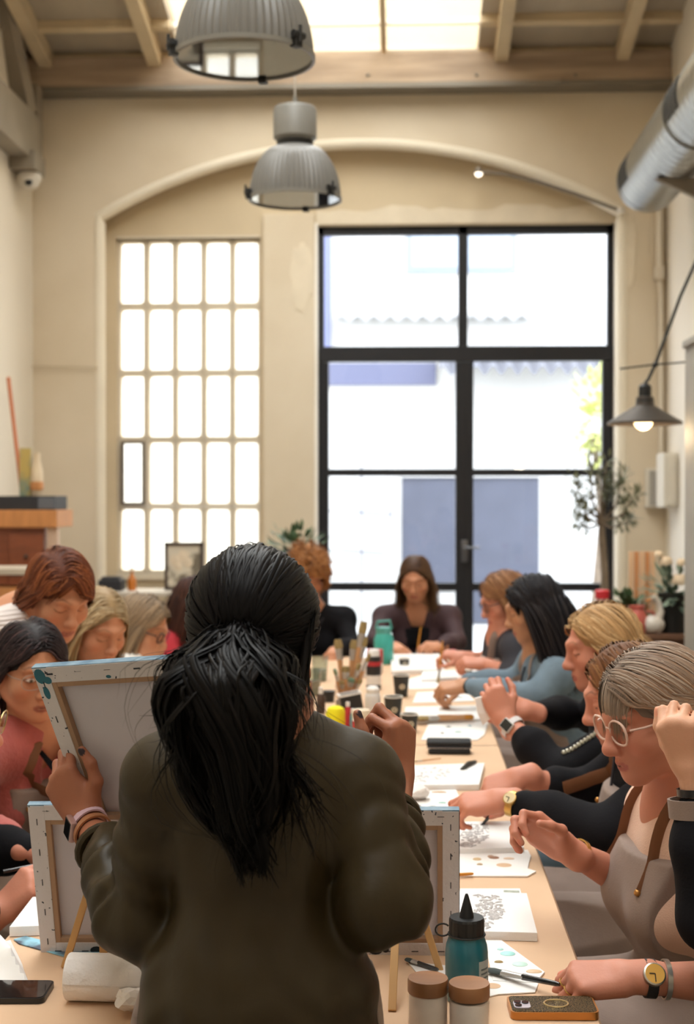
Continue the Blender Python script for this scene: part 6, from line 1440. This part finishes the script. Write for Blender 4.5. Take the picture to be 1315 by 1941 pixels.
# ---- mini easels
EAS = mat('easel_pine', '#c79a62', .6, var=.15, vscale=5, stretch=(1, 1, .3))
def stick(mb, a, b, w, d):
    x, y, z = frame_of(b - a, (1, 0, 0)); M = Matrix((y, x, z)).transposed().to_4x4(); M.translation = a; mb.box((-w/2, -d/2, 0), (w/2, d/2, (b - a).length), M, bev=.0015); return mb
def easel(f1, f2, rear, apex, led, label):
    c = (f1 + f2) / 2; t = empty('mini_easel', (c.x, c.y, ZT), label, 'easel', 'mini easels on the near table end')
    for f in (f1, f2): stick(MB(), f, apex + (f - apex) * .02 + V(0, 0, .005), .012, .009).build('leg', EAS, t)
    stick(MB(), rear, apex + V(0, -.006, 0), .013, .010).build('rear_leg', EAS, t)
    stick(MB(), led[0], led[1], .016, .014).build('ledge', EAS, t)
    MB().tube([apex + V(-.02, 0, -.005), apex + V(.02, 0, -.005)], .004, 8).build('hinge_pin', STAPLE, t)
def easel_at(pxs, label, M, w, h):
    f1, f2, rear = [tz(*p) for p in pxs]
    nrm = (M.to_3x3() @ V(0, 0, 1)).normalized(); up = M.to_3x3() @ V(0, 1, 0); o = M.translation
    mx = (f1.x + f2.x) / 2; apex = o + up*(h*.80) + nrm*.014; apex.x = mx
    zl = o + up*(-.010) - nrm*.006; led = (V(mx - .085, zl.y, zl.z), V(mx + .085, zl.y, zl.z))
    easel(f1, f2, rear, apex, led, label)
easel_at(((122, 1834), (270, 1834), (196, 1826)), 'pine mini easel beside the paper towel roll', *eL[1:])
easel_at(((678, 1838), (834, 1840), (743, 1917)), 'pine mini easel beside the wooden lidded jars', *eR[1:])
# ---- jars with wooden lids
LIDW = mat('lid_wood', '#9c6a42', .45, var=.3, vscale=4, stretch=(1, 6, 1)); 
def lid_jar(px_, py_, label, fill):
    top = ZT + .078; p = on_z(px_, py_, top); b = V(p.x, p.y, ZT); T = Matrix.Translation(b); r = .0308
    t = empty('storage_jar', b, label, 'jar', 'jars with wooden lids')
    MB().lathe([(.001, .0), (r*.95, 0), (r, .004), (r, .05), (r*.95, .055), (r*.95, .058)], 36, T).build('glass_wall', glass('jar_glass', '#f8f6f4', .01, .02, .35), t, smooth=True)
    MB().lathe([(.001, .003), (r*.93, .003), (r*.955, .006), (r*.955, fill), (r*.9, fill + .002), (.001, fill + .001)], 36, T).build('white_paste', mat('white_paste', '#eee6e0', .8, var=.12, vscale=25), t, smooth=True)
    MB().lathe([(.001, .056), (r*.99, .056), (r*1.02, .058), (r*1.02, .075), (r*.99, .078), (.001, .078)], 40, T).build('wooden_lid', LIDW, t, smooth=True, angle=35)
lid_jar(811, 1853, 'left one of the two wooden lidded jars at the near table end', .054)
lid_jar(889, 1862, 'right one of the two wooden lidded jars, in front of the teal bottle', .050)
# ---- teal paint bottle
bp = tz(884, 1893); T = Matrix.Translation(bp); s_ = 1.0; TEAL = mat('teal_plastic', '#1a6472', .35, spec=.5, coat=.2)
t = empty('paint_bottle', bp, 'teal squeeze bottle with a black nozzle cap behind the wooden lidded jars', 'bottle')
zc = (lambda py: (on_z.__call__, py))
def hz(py, Y): return at(880, py, Y).z - ZT
Yb = bp.y; h_sh, h_c0, h_c1, h_t = hz(1790, Yb), hz(1770, Yb), hz(1738, Yb), hz(1694, Yb)
rb_ = 81 / 2 / 2600 * Yb; rc_ = 66 / 2 / 2600 * Yb
MB().lathe([(.001, 0), (rb_*.94, 0), (rb_, .005), (rb_, h_sh - .012), (rb_*.96, h_sh), (rc_*.98, h_c0), (.001, h_c0)], 40, T).build('bottle_body', TEAL, t, smooth=True)
n = 44; cm = MB(); vs = []
for zz in (h_c0 - .001, h_c1 - .004, h_c1):
    for j in range(n): a = 2*math.pi*j/n; k = rc_ * (1 + (.02 if j % 2 else 0)) * (.95 if zz == h_c1 else 1); vs.append(bp + V(k*math.cos(a), k*math.sin(a), zz))
cm.add(vs, [(q*n + j, q*n + (j+1) % n, (q+1)*n + (j+1) % n, (q+1)*n + j) for q in range(2) for j in range(n)] + [tuple(2*n + j for j in range(n))])
cm.build('screw_cap', LBLK, t); MB().lathe([(.012, h_c1 - .001), (.011, h_c1 + .006), (.0035, h_t - .004), (.002, h_t), (.001, h_t)], 24, T).build('nozzle', LBLK, t, smooth=True)
q = MB(); ring = [bp + V(-rc_*.95 - .012 + .012*math.cos(a), -.006, h_c0 + .008 + .010*math.sin(a)) for a in [R_(40 + 280*i/14) for i in range(15)]]; q.tube(ring, .0015, 6)
q.tube([bp + V(rc_*1.05*math.cos(a), rc_*1.05*math.sin(a), h_c0) for a in [2*math.pi*i/24 for i in range(24)]], .0016, 6, closed=True); q.build('cap_strap', LBLK, t, smooth=True)
lb = MB(); a0, a1 = R_(-58), R_(-8)
vs = [bp + V(rb_*1.012*math.cos(a0 + (a1 - a0)*i/10), rb_*1.012*math.sin(a0 + (a1 - a0)*i/10), z) for i in range(11) for z in (hz(1862, Yb), hz(1812, Yb))]; lb.add(vs, [(2*i, 2*i+2, 2*i+3, 2*i+1) for i in range(10)]); lbo = lb.build('paper_label', mat('bottle_label', '#a9b4b6', .6), t)
ln = MB()
for k in range(4):
    z = hz(1854, Yb) + .007*k; vs = [bp + V(rb_*1.02*math.cos(a0 + .12 + (a1 - a0 - .35)*i/6), rb_*1.02*math.sin(a0 + .12 + (a1 - a0 - .35)*i/6), z + dz_) for i in range(7) for dz_ in (0, .003)]; ln.add(vs, [(2*i, 2*i+2, 2*i+3, 2*i+1) for i in range(6)])
ln.build('printed_lines', mat('label_print', '#5c6a70', .6), lbo)
# ---- phones
def phone(quad, th, label, body, face, z=ZT):
    pts = [on_z(x, y, z + th) for x, y in quad]; O = (pts[0] + pts[2]) / 2; Xv = ((pts[1] - pts[0]) + (pts[2] - pts[3])) / 2; w = Xv.length; Xv.normalize(); Zv = V(0, 0, 1); Yv = Zv.cross(Xv); h = abs(((pts[0] - pts[3])).dot(Yv)); O.z = z
    M = Matrix((Xv, Yv, Zv)).transposed().to_4x4(); M.translation = O; t = empty('smartphone', O, label, 'phone')
    MB().prism(rrect(0, 0, w, h, .011, 5), 0, th, M).build('phone_body', body, t, smooth=True, angle=40); MB().prism(rrect(0, 0, w - .006, h - .006, .009, 5), th, th + .0008, M).build('phone_face', face, t); return t, M, w, h
t, M, w, h = phone([(-66, 1858), (92, 1860), (97, 1892), (-64, 1893)], .009, 'black smartphone lying at the left picture edge', mat('black_phone_edge', '#141416', .35), mat('black_phone_glass', '#1b1718', .12, coat=.6))
GLIT = mat('glitter_gold', '#8a7450', .35, metal=.6, col2='#2c2620', vscale=420, fac=(.45, .55), bump=.8, bscale=420, detail=1)
t, M, w, h = phone([(962, 1886), (1126, 1884), (1134, 1921), (967, 1918)], .012, 'glittering gold phone under the hand with the amber watch', mat('orange_gold_edge', '#b5793c', .3, metal=.7), GLIT)
MB().prism(rrect(-w/2 + .020, -h/2 + .5*h - .008 - .0, .026, .030, .006, 4), .0128, .0148, M).build('camera_plate', mat('lilac_plate', '#b9aeb6', .3), t)
for x, y in ((-w/2 + .014, .0), (-w/2 + .026, -.002), (-w/2 + .014, -.014)): MB().lathe([(.0055, .0148), (.0055, .0165), (.001, .0165)], 16, M @ Matrix.Translation((x, y, 0))).build('camera_lens', SCREEN, t)
MB().tube([M @ V(.006 + .019*math.cos(a), .019*math.sin(a)*.85, .0130) for a in [2*math.pi*i/36 for i in range(36)]], .0016, 6, closed=True).build('magnet_ring', mat('pale_gold', '#d3b884', .3, metal=.7), t, smooth=True)
# ---- paper towel roll
Yr = 2.20; c = at(130, 1868, Yr); r = .0375; c.z = ZT + r
t = empty('paper_towel_roll', (c.x + .12, Yr, ZT), 'white embossed paper towel roll lying at the left of the standing woman', 'paper roll')
Mr = Matrix.Translation((c.x, Yr, ZT + r)) @ Matrix.Rotation(-R_(2), 4, 'Z') @ Matrix.Rotation(math.pi/2, 4, 'Y')
MB().lathe([(.018, 0), (r*.97, 0), (r, .002), (r, .228), (r*.97, .23), (.018, .23), (.018, 0)], 56, Mr).build('towel_layers', mat('towel_paper', '#e3dcd8', .9, bump=.5, bscale=55), t, smooth=True, angle=50)
MB().lathe([(.0165, -.0005), (.018, -.0005), (.018, .2305), (.0165, .2305), (.0165, -.0005)], 30, Mr).build('card_core', mat('card_core', '#a98c6c', .8), t, smooth=True)
fl = MB(); fl.grid(12, 4, lambda u, v: Mr @ V(-math.cos(R_(60 - 40*v)) * (r + .0012) * -1 if False else (r + .0015) * math.cos(R_(-150 + 60*v)), (r + .0015) * math.sin(R_(-150 + 60*v)), .004 + .222*u)); fl.build('loose_edge', MATS['towel_paper'], t, smooth=True)
# ---- clear tumbler
bp = tz(290, 1834); t = empty('water_tumbler', bp, 'clear plastic tumbler of cloudy green water beside the blouse', 'cup'); T = Matrix.Translation(bp)
MB().lathe([(.001, .001), (.026, .001), (.030, .075), (.029, .075), (.0255, .003), (.001, .003)], 30, T).build('tumbler_wall', glass('tumbler_plastic', '#e9efec', .06), t, smooth=True); MB().lathe([(.001, .004), (.0252, .004), (.0278, .048), (.001, .048)], 30, T).build('cloudy_water', mat('cloudy_water', '#b9c4ba', .15, trans=.3), t, smooth=True)
# ---- paper cups with a round emblem
CUPD = mat('dark_paper_cup', '#33312c', .7); CUPR = mat('cup_rim_white', '#e4ddd2', .6)
def paper_cup(px_, py_, label, h=.088, r=.034, z=ZT):
    bp = tz(px_, py_, z); T = Matrix.Translation(bp); t = empty('paper_cup', bp, label, 'cup', 'dark paper coffee cups')
    MB().lathe([(.001, .004), (r*.72, .004), (r*.72, 0), (r*.75, 0), (r, h), (r*.96, h), (r*.71, .006), (.001, .006)], 32, T).build('cup_wall', CUPD, t, smooth=True, angle=40); MB().tube([bp + V(r*math.cos(a), r*math.sin(a), h) for a in [2*math.pi*i/32 for i in range(32)]], .0022, 6, closed=True).build('rolled_rim', CUPR, t, smooth=True)
    a = R_(-82); rr = r*.88; n = V(math.cos(a), math.sin(a), -.25).normalized(); x, y, zv = frame_of(n); Mx = Matrix((x, y, zv)).transposed().to_4x4(); Mx.translation = bp + V(rr*math.cos(a), rr*math.sin(a), h*.5) + n*.0035
    e = MB().lathe([(.0001, 0), (.0115, -.0006)], 24, Mx).build('round_emblem', mat('emblem_cream', '#c9bfa8', .6), t); k = MB().box((-.006, .002, .0004), (.006, .0042, .001), Mx); k.box((-.001, -.006, .0004), (.0012, .003, .001), Mx); k.build('emblem_mark', CUPD, e)
paper_cup(745, 1366, 'dark paper cup with a pale emblem just above the pinching fingers')
paper_cup(776, 1387, 'low dark paper cup with its emblem beside the bristles of the big brush', .062, .030)
paper_cup(760, 1320, 'dark paper cup with a pale emblem, second row behind')
paper_cup(766, 1268, 'small dark paper cup by the far white canvas', .05, .026)
# ---- brushes
BRW = mat('brush_handle_wood', '#c19064', .5); BRO = mat('brush_orange', '#c4842a', .45); FERR = mat('ferrule', '#b9b6b2', .3, metal=.8); BRI = mat('bristle_tan', '#a08a5c', .9, var=.3, vscale=80, stretch=(1, 1, .1)); BRG = mat('bristle_teal', '#4f7f78', .9, var=.4, vscale=40, col2='#8b8a60')
def brush(a, b, w, label, handle, tip=None, bristle=BRI, flat=.35, cat='brush', group=None, fr=(.62, .80), ferr=FERR, name='paint_brush'):
    """a handle end, b bristle end"""
    a, b = V(a), V(b); t = empty(name, a, label, cat, group); L = b - a; P = lambda k: a + L*k
    MB().tube([P(0), P(.04), P(.3), P(fr[0])], [w*.18, w*.26, w*.30, w*.34], 10).build('handle', handle, t, smooth=True)
    if tip: MB().tube([P(-.002), P(.03), P(.16)], [w*.2, w*.285, w*.30], 10).build('handle_tip', tip, t, smooth=True)
    MB().tube([P(fr[0] - .02), P(fr[0] + .03), P(fr[1])], [w*.36, w*.42, w*.5], 12, flat=.6).build('ferrule', ferr, t, smooth=True)
    MB().tube([P(fr[1] - .01), P(.92), P(1.0)], [w*.47, w*.56, w*.42], 12, flat=.5).build('bristles', bristle, t, smooth=True); return t
z_ = ZT + .022
brush(on_z(897, 1359, z_), on_z(789, 1362, z_), .035, 'big flat brush with orange tipped handle lying on the white canvas', BRW, BRO)
brush(on_z(897, 1656, ZT + .008), on_z(800, 1662, ZT + .008), .012, 'orange tipped brush lying on the palette with brown blobs', BRO)
brush(on_z(1060, 1866, ZT + .022), on_z(924, 1838, ZT + .008), .016, 'black brush held by the hand with the amber watch', mat('black_lacquer', '#191818', .25, coat=.4), bristle=mat('dark_bristle', '#3c4442', .8), fr=(.5, .78))
brush(on_z(830, 1838, ZT + .007), on_z(770, 1818, ZT + .007), .012, 'thin black brush lying behind the right easel leg', MATS['black_lacquer'], bristle=MATS['dark_bristle'])
brush(on_z(836, 1437, ZT + .004), on_z(778, 1444, ZT + .004), .006, 'thin pale brush lying before the black pencil case', BRW)
def held(P_, sd, tip, L, w, label, handle, dirv, **k):
    c = V(*getattr(P_, 'tips' + sd)['thumb']) + V(0, 0, .004); d = V(dirv).normalized(); return brush(c + d*L*.55, c - d*L*.45, w, label, handle, **k)
held(r5, 'R', 0, .20, .012, 'brush with yellow handle held upright by the light brown haired woman', BRO, (.12, .2, 1)); held(fw, 'L', 0, .20, .012, 'brush with orange handle held up by the woman in the burgundy blazer', BRO, (.15, 0, 1))
def pen(c, d, L, label, m): d = V(d).normalized(); t = empty('pen', c, label, 'pen'); MB().tube([c - d*L*.4, c - d*L*.36, c + d*L*.6], [.0012, .004, .004], 10).build('barrel', m, t, smooth=True); MB().tube([c + d*L*.5, c + d*L*.62], .0046, 10).build('pen_cap', m, t, smooth=True)
pen(V(*r2.tipsR['thumb']) + V(0, 0, .006), (.5, 0, .62), .11, 'dark pen in the fingers of the woman with the gold watch', MATS['black_lacquer'])
pen(V(*l0.tipsR['thumb']) + V(0, 0, .004), (-.8, -.3, -.1), .12, 'dark pen in the writing hand at the left edge', MATS['black_lacquer'])
# brushes standing in a jar
jb = tz(655, 1347); T = Matrix.Translation(jb)
t = empty('brush_jar', jb, 'clear jar crowded with upright brushes in the middle of the table', 'jar'); MB().lathe([(.001, .001), (.038, .001), (.042, .10), (.041, .10), (.0375, .003), (.001, .003)], 28, T).build('jar_wall', glass('jar_glass', '#f8f6f4', .01, .02, .35), t, smooth=True); MB().lathe([(.001, .004), (.037, .004), (.038, .04), (.001, .04)], 28, T).build('grey_water', mat('rinse_water', '#a59c8c', .2, trans=.3), t, smooth=True)
heads = [(640, 1212, .030), (672, 1213, .030), (690, 1178, .030), (690, 1206, .034), (634, 1268, .026), (655, 1263, .030), (681, 1258, .030), (667, 1285, .034), (684, 1288, .030), (700, 1240, .026), (648, 1290, .026)]
desc = ['leaning far left with a pale bristle', 'upright in the middle back', 'tallest of the jar', 'just under the tallest', 'low at the left with a teal head', 'mid height at the left', 'mid height at the right', 'low in front with a wide teal head', 'low in front at the right', 'leaning right behind the red can', 'lowest at the left front']
for i, ((px_, py_, w), dsc) in enumerate(zip(heads, desc)):
    top = at(px_, py_, jb.y + (.03 if i < 4 else -.02)); k = (top - jb); base = jb + V(k.x*.12, k.y*.3, .012)
    brush(base, top, w, 'wooden flat brush in the crowded jar, ' + dsc, BRW, bristle=(BRG if i in (4, 7) else BRI), group='brushes standing in the jar', fr=(.70, .86))
# ---- bottles, tubes and other things on the middle of the table
def lathe_thing(name, px_, py_, parts, label, cat, z=ZT):
    bp = tz(px_, py_, z); t = empty(name, bp, label, cat)
    for n_, prof, m in parts: MB().lathe(prof, 28, Matrix.Translation(bp)).build(n_, m, t, smooth=True, angle=40)
    return t, bp
YEL = mat('yellow_foam', '#e6dc1c', .9, bump=.3, bscale=150); REDP = mat('red_label', '#b3282e', .5); WPL = mat('white_plastic_clean', '#e4e0dc', .35)
t, bp = lathe_thing('foam_roller', 636, 1384, [('yellow_foam', [(.001, 0), (.032, 0), (.035, .01), (.035, .06), (.028, .078), (.015, .084), (.001, .085)], YEL)], 'bright yellow foam pad on the table beside the right shoulder', 'sponge')
MB().lathe([(.0352, .004), (.0356, .004), (.0356, .012), (.0352, .012)], 28, Matrix.Translation(bp)).build('seam_ring', mat('yellow_seam', '#cdbf16', .9), t)
t, bp = lathe_thing('paint_jar', 684, 1396, [('jar_body', [(.001, 0), (.028, 0), (.03, .005), (.03, .062), (.027, .066), (.001, .066)], WPL), ('jar_lid', [(.001, .066), (.031, .066), (.031, .088), (.028, .092), (.001, .092)], mat('cream_lid', '#d8c8ae', .5)), ('red_band', [(.0305, .030), (.0306, .030), (.0306, .055), (.0305, .055)], REDP)], 'white paint jar with a red label band behind the raised hand', 'jar')
lathe_thing('paint_tube', 659, 1388, [('tube_body', [(.001, 0), (.010, 0), (.010, .08), (.006, .09), (.001, .09)], REDP), ('tube_cap', [(.007, .09), (.007, .105), (.001, .105)], WPL)], 'slim red paint tube left of the red banded jar', 'tube')
lathe_thing('paint_tube', 668, 1390, [('tube_body', [(.001, 0), (.009, 0), (.009, .06), (.006, .07), (.001, .07)], mat('teal_tube', '#3f8f98', .4)), ('tube_cap', [(.006, .07), (.006, .085), (.001, .085)], WPL)], 'slim teal paint tube beside the red banded jar', 'tube')
lathe_thing('spray_bottle', 706, 1378, [('bottle_body', [(.001, 0), (.026, 0), (.028, .006), (.028, .105), (.026, .118), (.022, .122), (.001, .122)], mat('satin_white_bottle', '#d6d2cf', .35)), ('bottle_cap', [(.022, .118), (.024, .122), (.024, .136), (.016, .144), (.001, .145)], WPL)], 'tall plain white bottle right behind the red banded jar', 'bottle')
bp = tz(668, 1358); t = empty('black_caddy', bp, 'open black box with a white rim leaning among the bottles', 'box'); M = TRS(bp + V(0, 0, .008), R_(12), 0, R_(-10))
for lo, hi in (((-.04, -.03, 0), (.04, -.026, .075)), ((-.04, .026, 0), (.04, .03, .075)), ((-.04, -.026, 0), (-.036, .026, .075)), ((.036, -.026, 0), (.04, .026, .075)), ((-.04, -.03, 0), (.04, .03, .004))): MB().box(lo, hi, M).build('wall_panel', mat('black_plastic', '#1a1a1b', .4), t)
for lo, hi in (((-.042, -.032, .075), (.042, -.025, .081)), ((-.042, .025, .075), (.042, .032, .081)), ((-.042, -.025, .075), (-.035, .025, .081)), ((.035, -.025, .075), (.042, .025, .081))): MB().box(lo, hi, M).build('rim', WPL, t)
lathe_thing('spray_can', 708, 1306, [('can_body', [(.001, 0), (.030, 0), (.032, .004), (.032, .13), (.028, .14), (.001, .14)], mat('black_can', '#232122', .35)), ('white_label', [(.0322, .02), (.0326, .02), (.0326, .06), (.0322, .06)], WPL), ('red_ring', [(.0322, .10), (.0326, .10), (.0326, .118), (.0322, .118)], REDP), ('can_cap', [(.026, .138), (.026, .16), (.02, .168), (.001, .168)], WPL)], 'black spray can with a red ring behind the plain white bottle', 'can')
lathe_thing('paint_can', 710, 1275, [('can_body', [(.001, 0), (.036, 0), (.038, .004), (.038, .07), (.001, .07)], WPL), ('red_sleeve', [(.0382, .045), (.0386, .045), (.0386, .105), (.036, .108), (.001, .108)], REDP)], 'white can with a red top in front of the turquoise bottle', 'can')
lathe_thing('plastic_tub', 688, 1282, [('tub_body', [(.001, 0), (.034, 0), (.038, .08), (.001, .08)], WPL), ('tub_lid', [(.040, .078), (.040, .09), (.001, .09)], WPL)], 'white lidded tub beside the red topped can', 'tub')
t, bp = lathe_thing('drinking_bottle', 727, 1258, [('bottle_body', [(.001, 0), (.044, 0), (.048, .006), (.048, .12), (.036, .15), (.001, .15)], mat('turquoise_bottle', '#3fa79c', .35)), ('screw_lid', [(.036, .148), (.038, .152), (.038, .178), (.001, .182)], mat('turquoise_lid', '#4f9d95', .4))], 'turquoise drinking bottle before the woman in the burgundy blazer', 'bottle')
MB().tube([bp + V(-.036, 0, .17), bp + V(-.03, 0, .205), bp + V(.03, 0, .21), bp + V(.038, 0, .17)], .006, 8).build('carry_loop', MATS['turquoise_lid'], t, smooth=True)
lathe_thing('paint_jar', 856, 1262, [('jar_body', [(.001, 0), (.022, 0), (.023, .05), (.018, .058), (.001, .058)], mat('cream_jar', '#d5c6b4', .4)), ('red_lid', [(.019, .056), (.019, .078), (.001, .080)], REDP)], 'small cream jar with a red cap by the brush holding hands', 'jar')
lathe_thing('water_glass', 886, 1296, [('glass_wall', [(.001, .001), (.020, .001), (.024, .10), (.023, .10), (.0195, .003), (.001, .003)], glass('jar_glass')), ('brown_water', [(.001, .004), (.0193, .004), (.022, .055), (.001, .055)], mat('brown_water', '#a07c50', .15, trans=.3))], 'glass of brown rinse water at the denim cuff', 'glass')
lathe_thing('plastic_cup', 592, 1318, [('cup_wall', [(.001, .001), (.030, .001), (.038, .11), (.037, .11), (.0295, .003), (.001, .003)], glass('tumbler_plastic')), ('grey_water', [(.001, .004), (.029, .004), (.034, .06), (.001, .06)], MATS['rinse_water'])], 'clear plastic cup of grey water nearest the standing woman\'s ear', 'cup')
lathe_thing('plastic_cup', 606, 1290, [('cup_wall', [(.001, .001), (.030, .001), (.038, .11), (.037, .11), (.0295, .003), (.001, .003)], glass('tumbler_plastic')), ('pale_water', [(.001, .004), (.029, .004), (.033, .05), (.001, .05)], MATS['cloudy_water'])], 'clear plastic cup of pale water behind the grey one', 'cup')
lathe_thing('glue_bottle', 588, 1350, [('bottle_body', [(.001, 0), (.014, 0), (.015, .05), (.007, .065), (.001, .065)], mat('brown_glass', '#6b3a2c', .2, coat=.3)), ('long_neck', [(.006, .064), (.005, .12), (.001, .12)], mat('brown_neck', '#7c3f38', .4))], 'slim brown glue bottle beside the standing woman\'s neck', 'bottle')
lathe_thing('glue_bottle', 608, 1352, [('bottle_body', [(.001, 0), (.016, 0), (.017, .06), (.008, .075), (.001, .075)], mat('brown_glass_dark', '#463228', .2, coat=.3)), ('bottle_cap', [(.009, .074), (.008, .098), (.001, .1)], WPL)], 'dark brown glue bottle with a white cap left of the yellow foam', 'bottle')
lathe_thing('paint_jar', 622, 1330, [('jar_body', [(.001, 0), (.024, 0), (.026, .035), (.001, .036)], mat('black_plastic', '#1a1a1b', .4)), ('jar_lid', [(.027, .034), (.027, .044), (.001, .045)], LBLK)], 'low black jar behind the yellow foam pad', 'jar')
# pencil case: two soft halves with the zip between
q = [on_z(x, y, ZT + .03) for x, y in ((808, 1408), (893, 1408))]; c = (q[0] + q[1])/2; w = (q[1] - q[0]).length; t = empty('pencil_case', (c.x, c.y, ZT), 'open black pencil case on the paper seam', 'pencil case')
M = Matrix.Translation((c.x, c.y - .01, ZT)); BLF = mat('black_felt', '#1b1b1d', .8)
MB().box((-w/2 + .006, -.035, 0), (w/2 - .004, .03, .018), M, bev=.008).build('lower_half', BLF, t, smooth=True); MB().box((-w/2, -.028, .022), (w/2, .035, .042), M @ Matrix.Rotation(R_(4), 4, 'X'), bev=.009).build('upper_half', BLF, t, smooth=True)
MB().box((-w/2 + .004, -.028, .016), (w/2 - .012, .0, .024), M).build('white_lining', WPL, t)
MB().tube([M @ V(-w/2, -.03, .022), M @ V(w/2, -.031, .022)], .0018, 6).build('zip', STAPLE, t)
# folded spectacles / clip near the canvas
c = tz(886, 1451, ZT + .018); t = empty('hair_clip', c, 'small dark metal clip resting on the canvas under the penned hand', 'clip'); a, b = on_z(874, 1458, ZT + .0185), on_z(900, 1443, ZT + .022); MB().tube([a, a.lerp(b, .5) + V(0, 0, .006), b], [.004, .006, .004], 8).build('clip_arm', mat('dark_clip', '#4c4844', .4, metal=.5), t, smooth=True); MB().tube([a + V(.006, 0, 0), b + V(.004, -.004, 0)], .003, 8).build('clip_jaw', MATS['dark_clip'], t, smooth=True)
# paper towel in the blonde woman's hands
hp = [at(x, y, 3.76) for x, y in ((900, 1324), (925, 1318), (944, 1335), (940, 1352), (915, 1376), (905, 1352))]; t = empty('paper_napkin', hp[2], 'limp white paper napkin in the hands of the blonde in profile', 'napkin'); nm = MB(); nn = len(hp); nm.add([p + V(.0, .004*math.sin(i*2), 0) for i, p in enumerate(hp)] + [p + V(0, .012, .0) for p in hp], [tuple(range(nn)), tuple(range(nn, 2*nn))[::-1]] + [(i, (i+1) % nn, nn + (i+1) % nn, nn + i) for i in range(nn)]); nm.build('napkin_sheet', PAPERW, t)
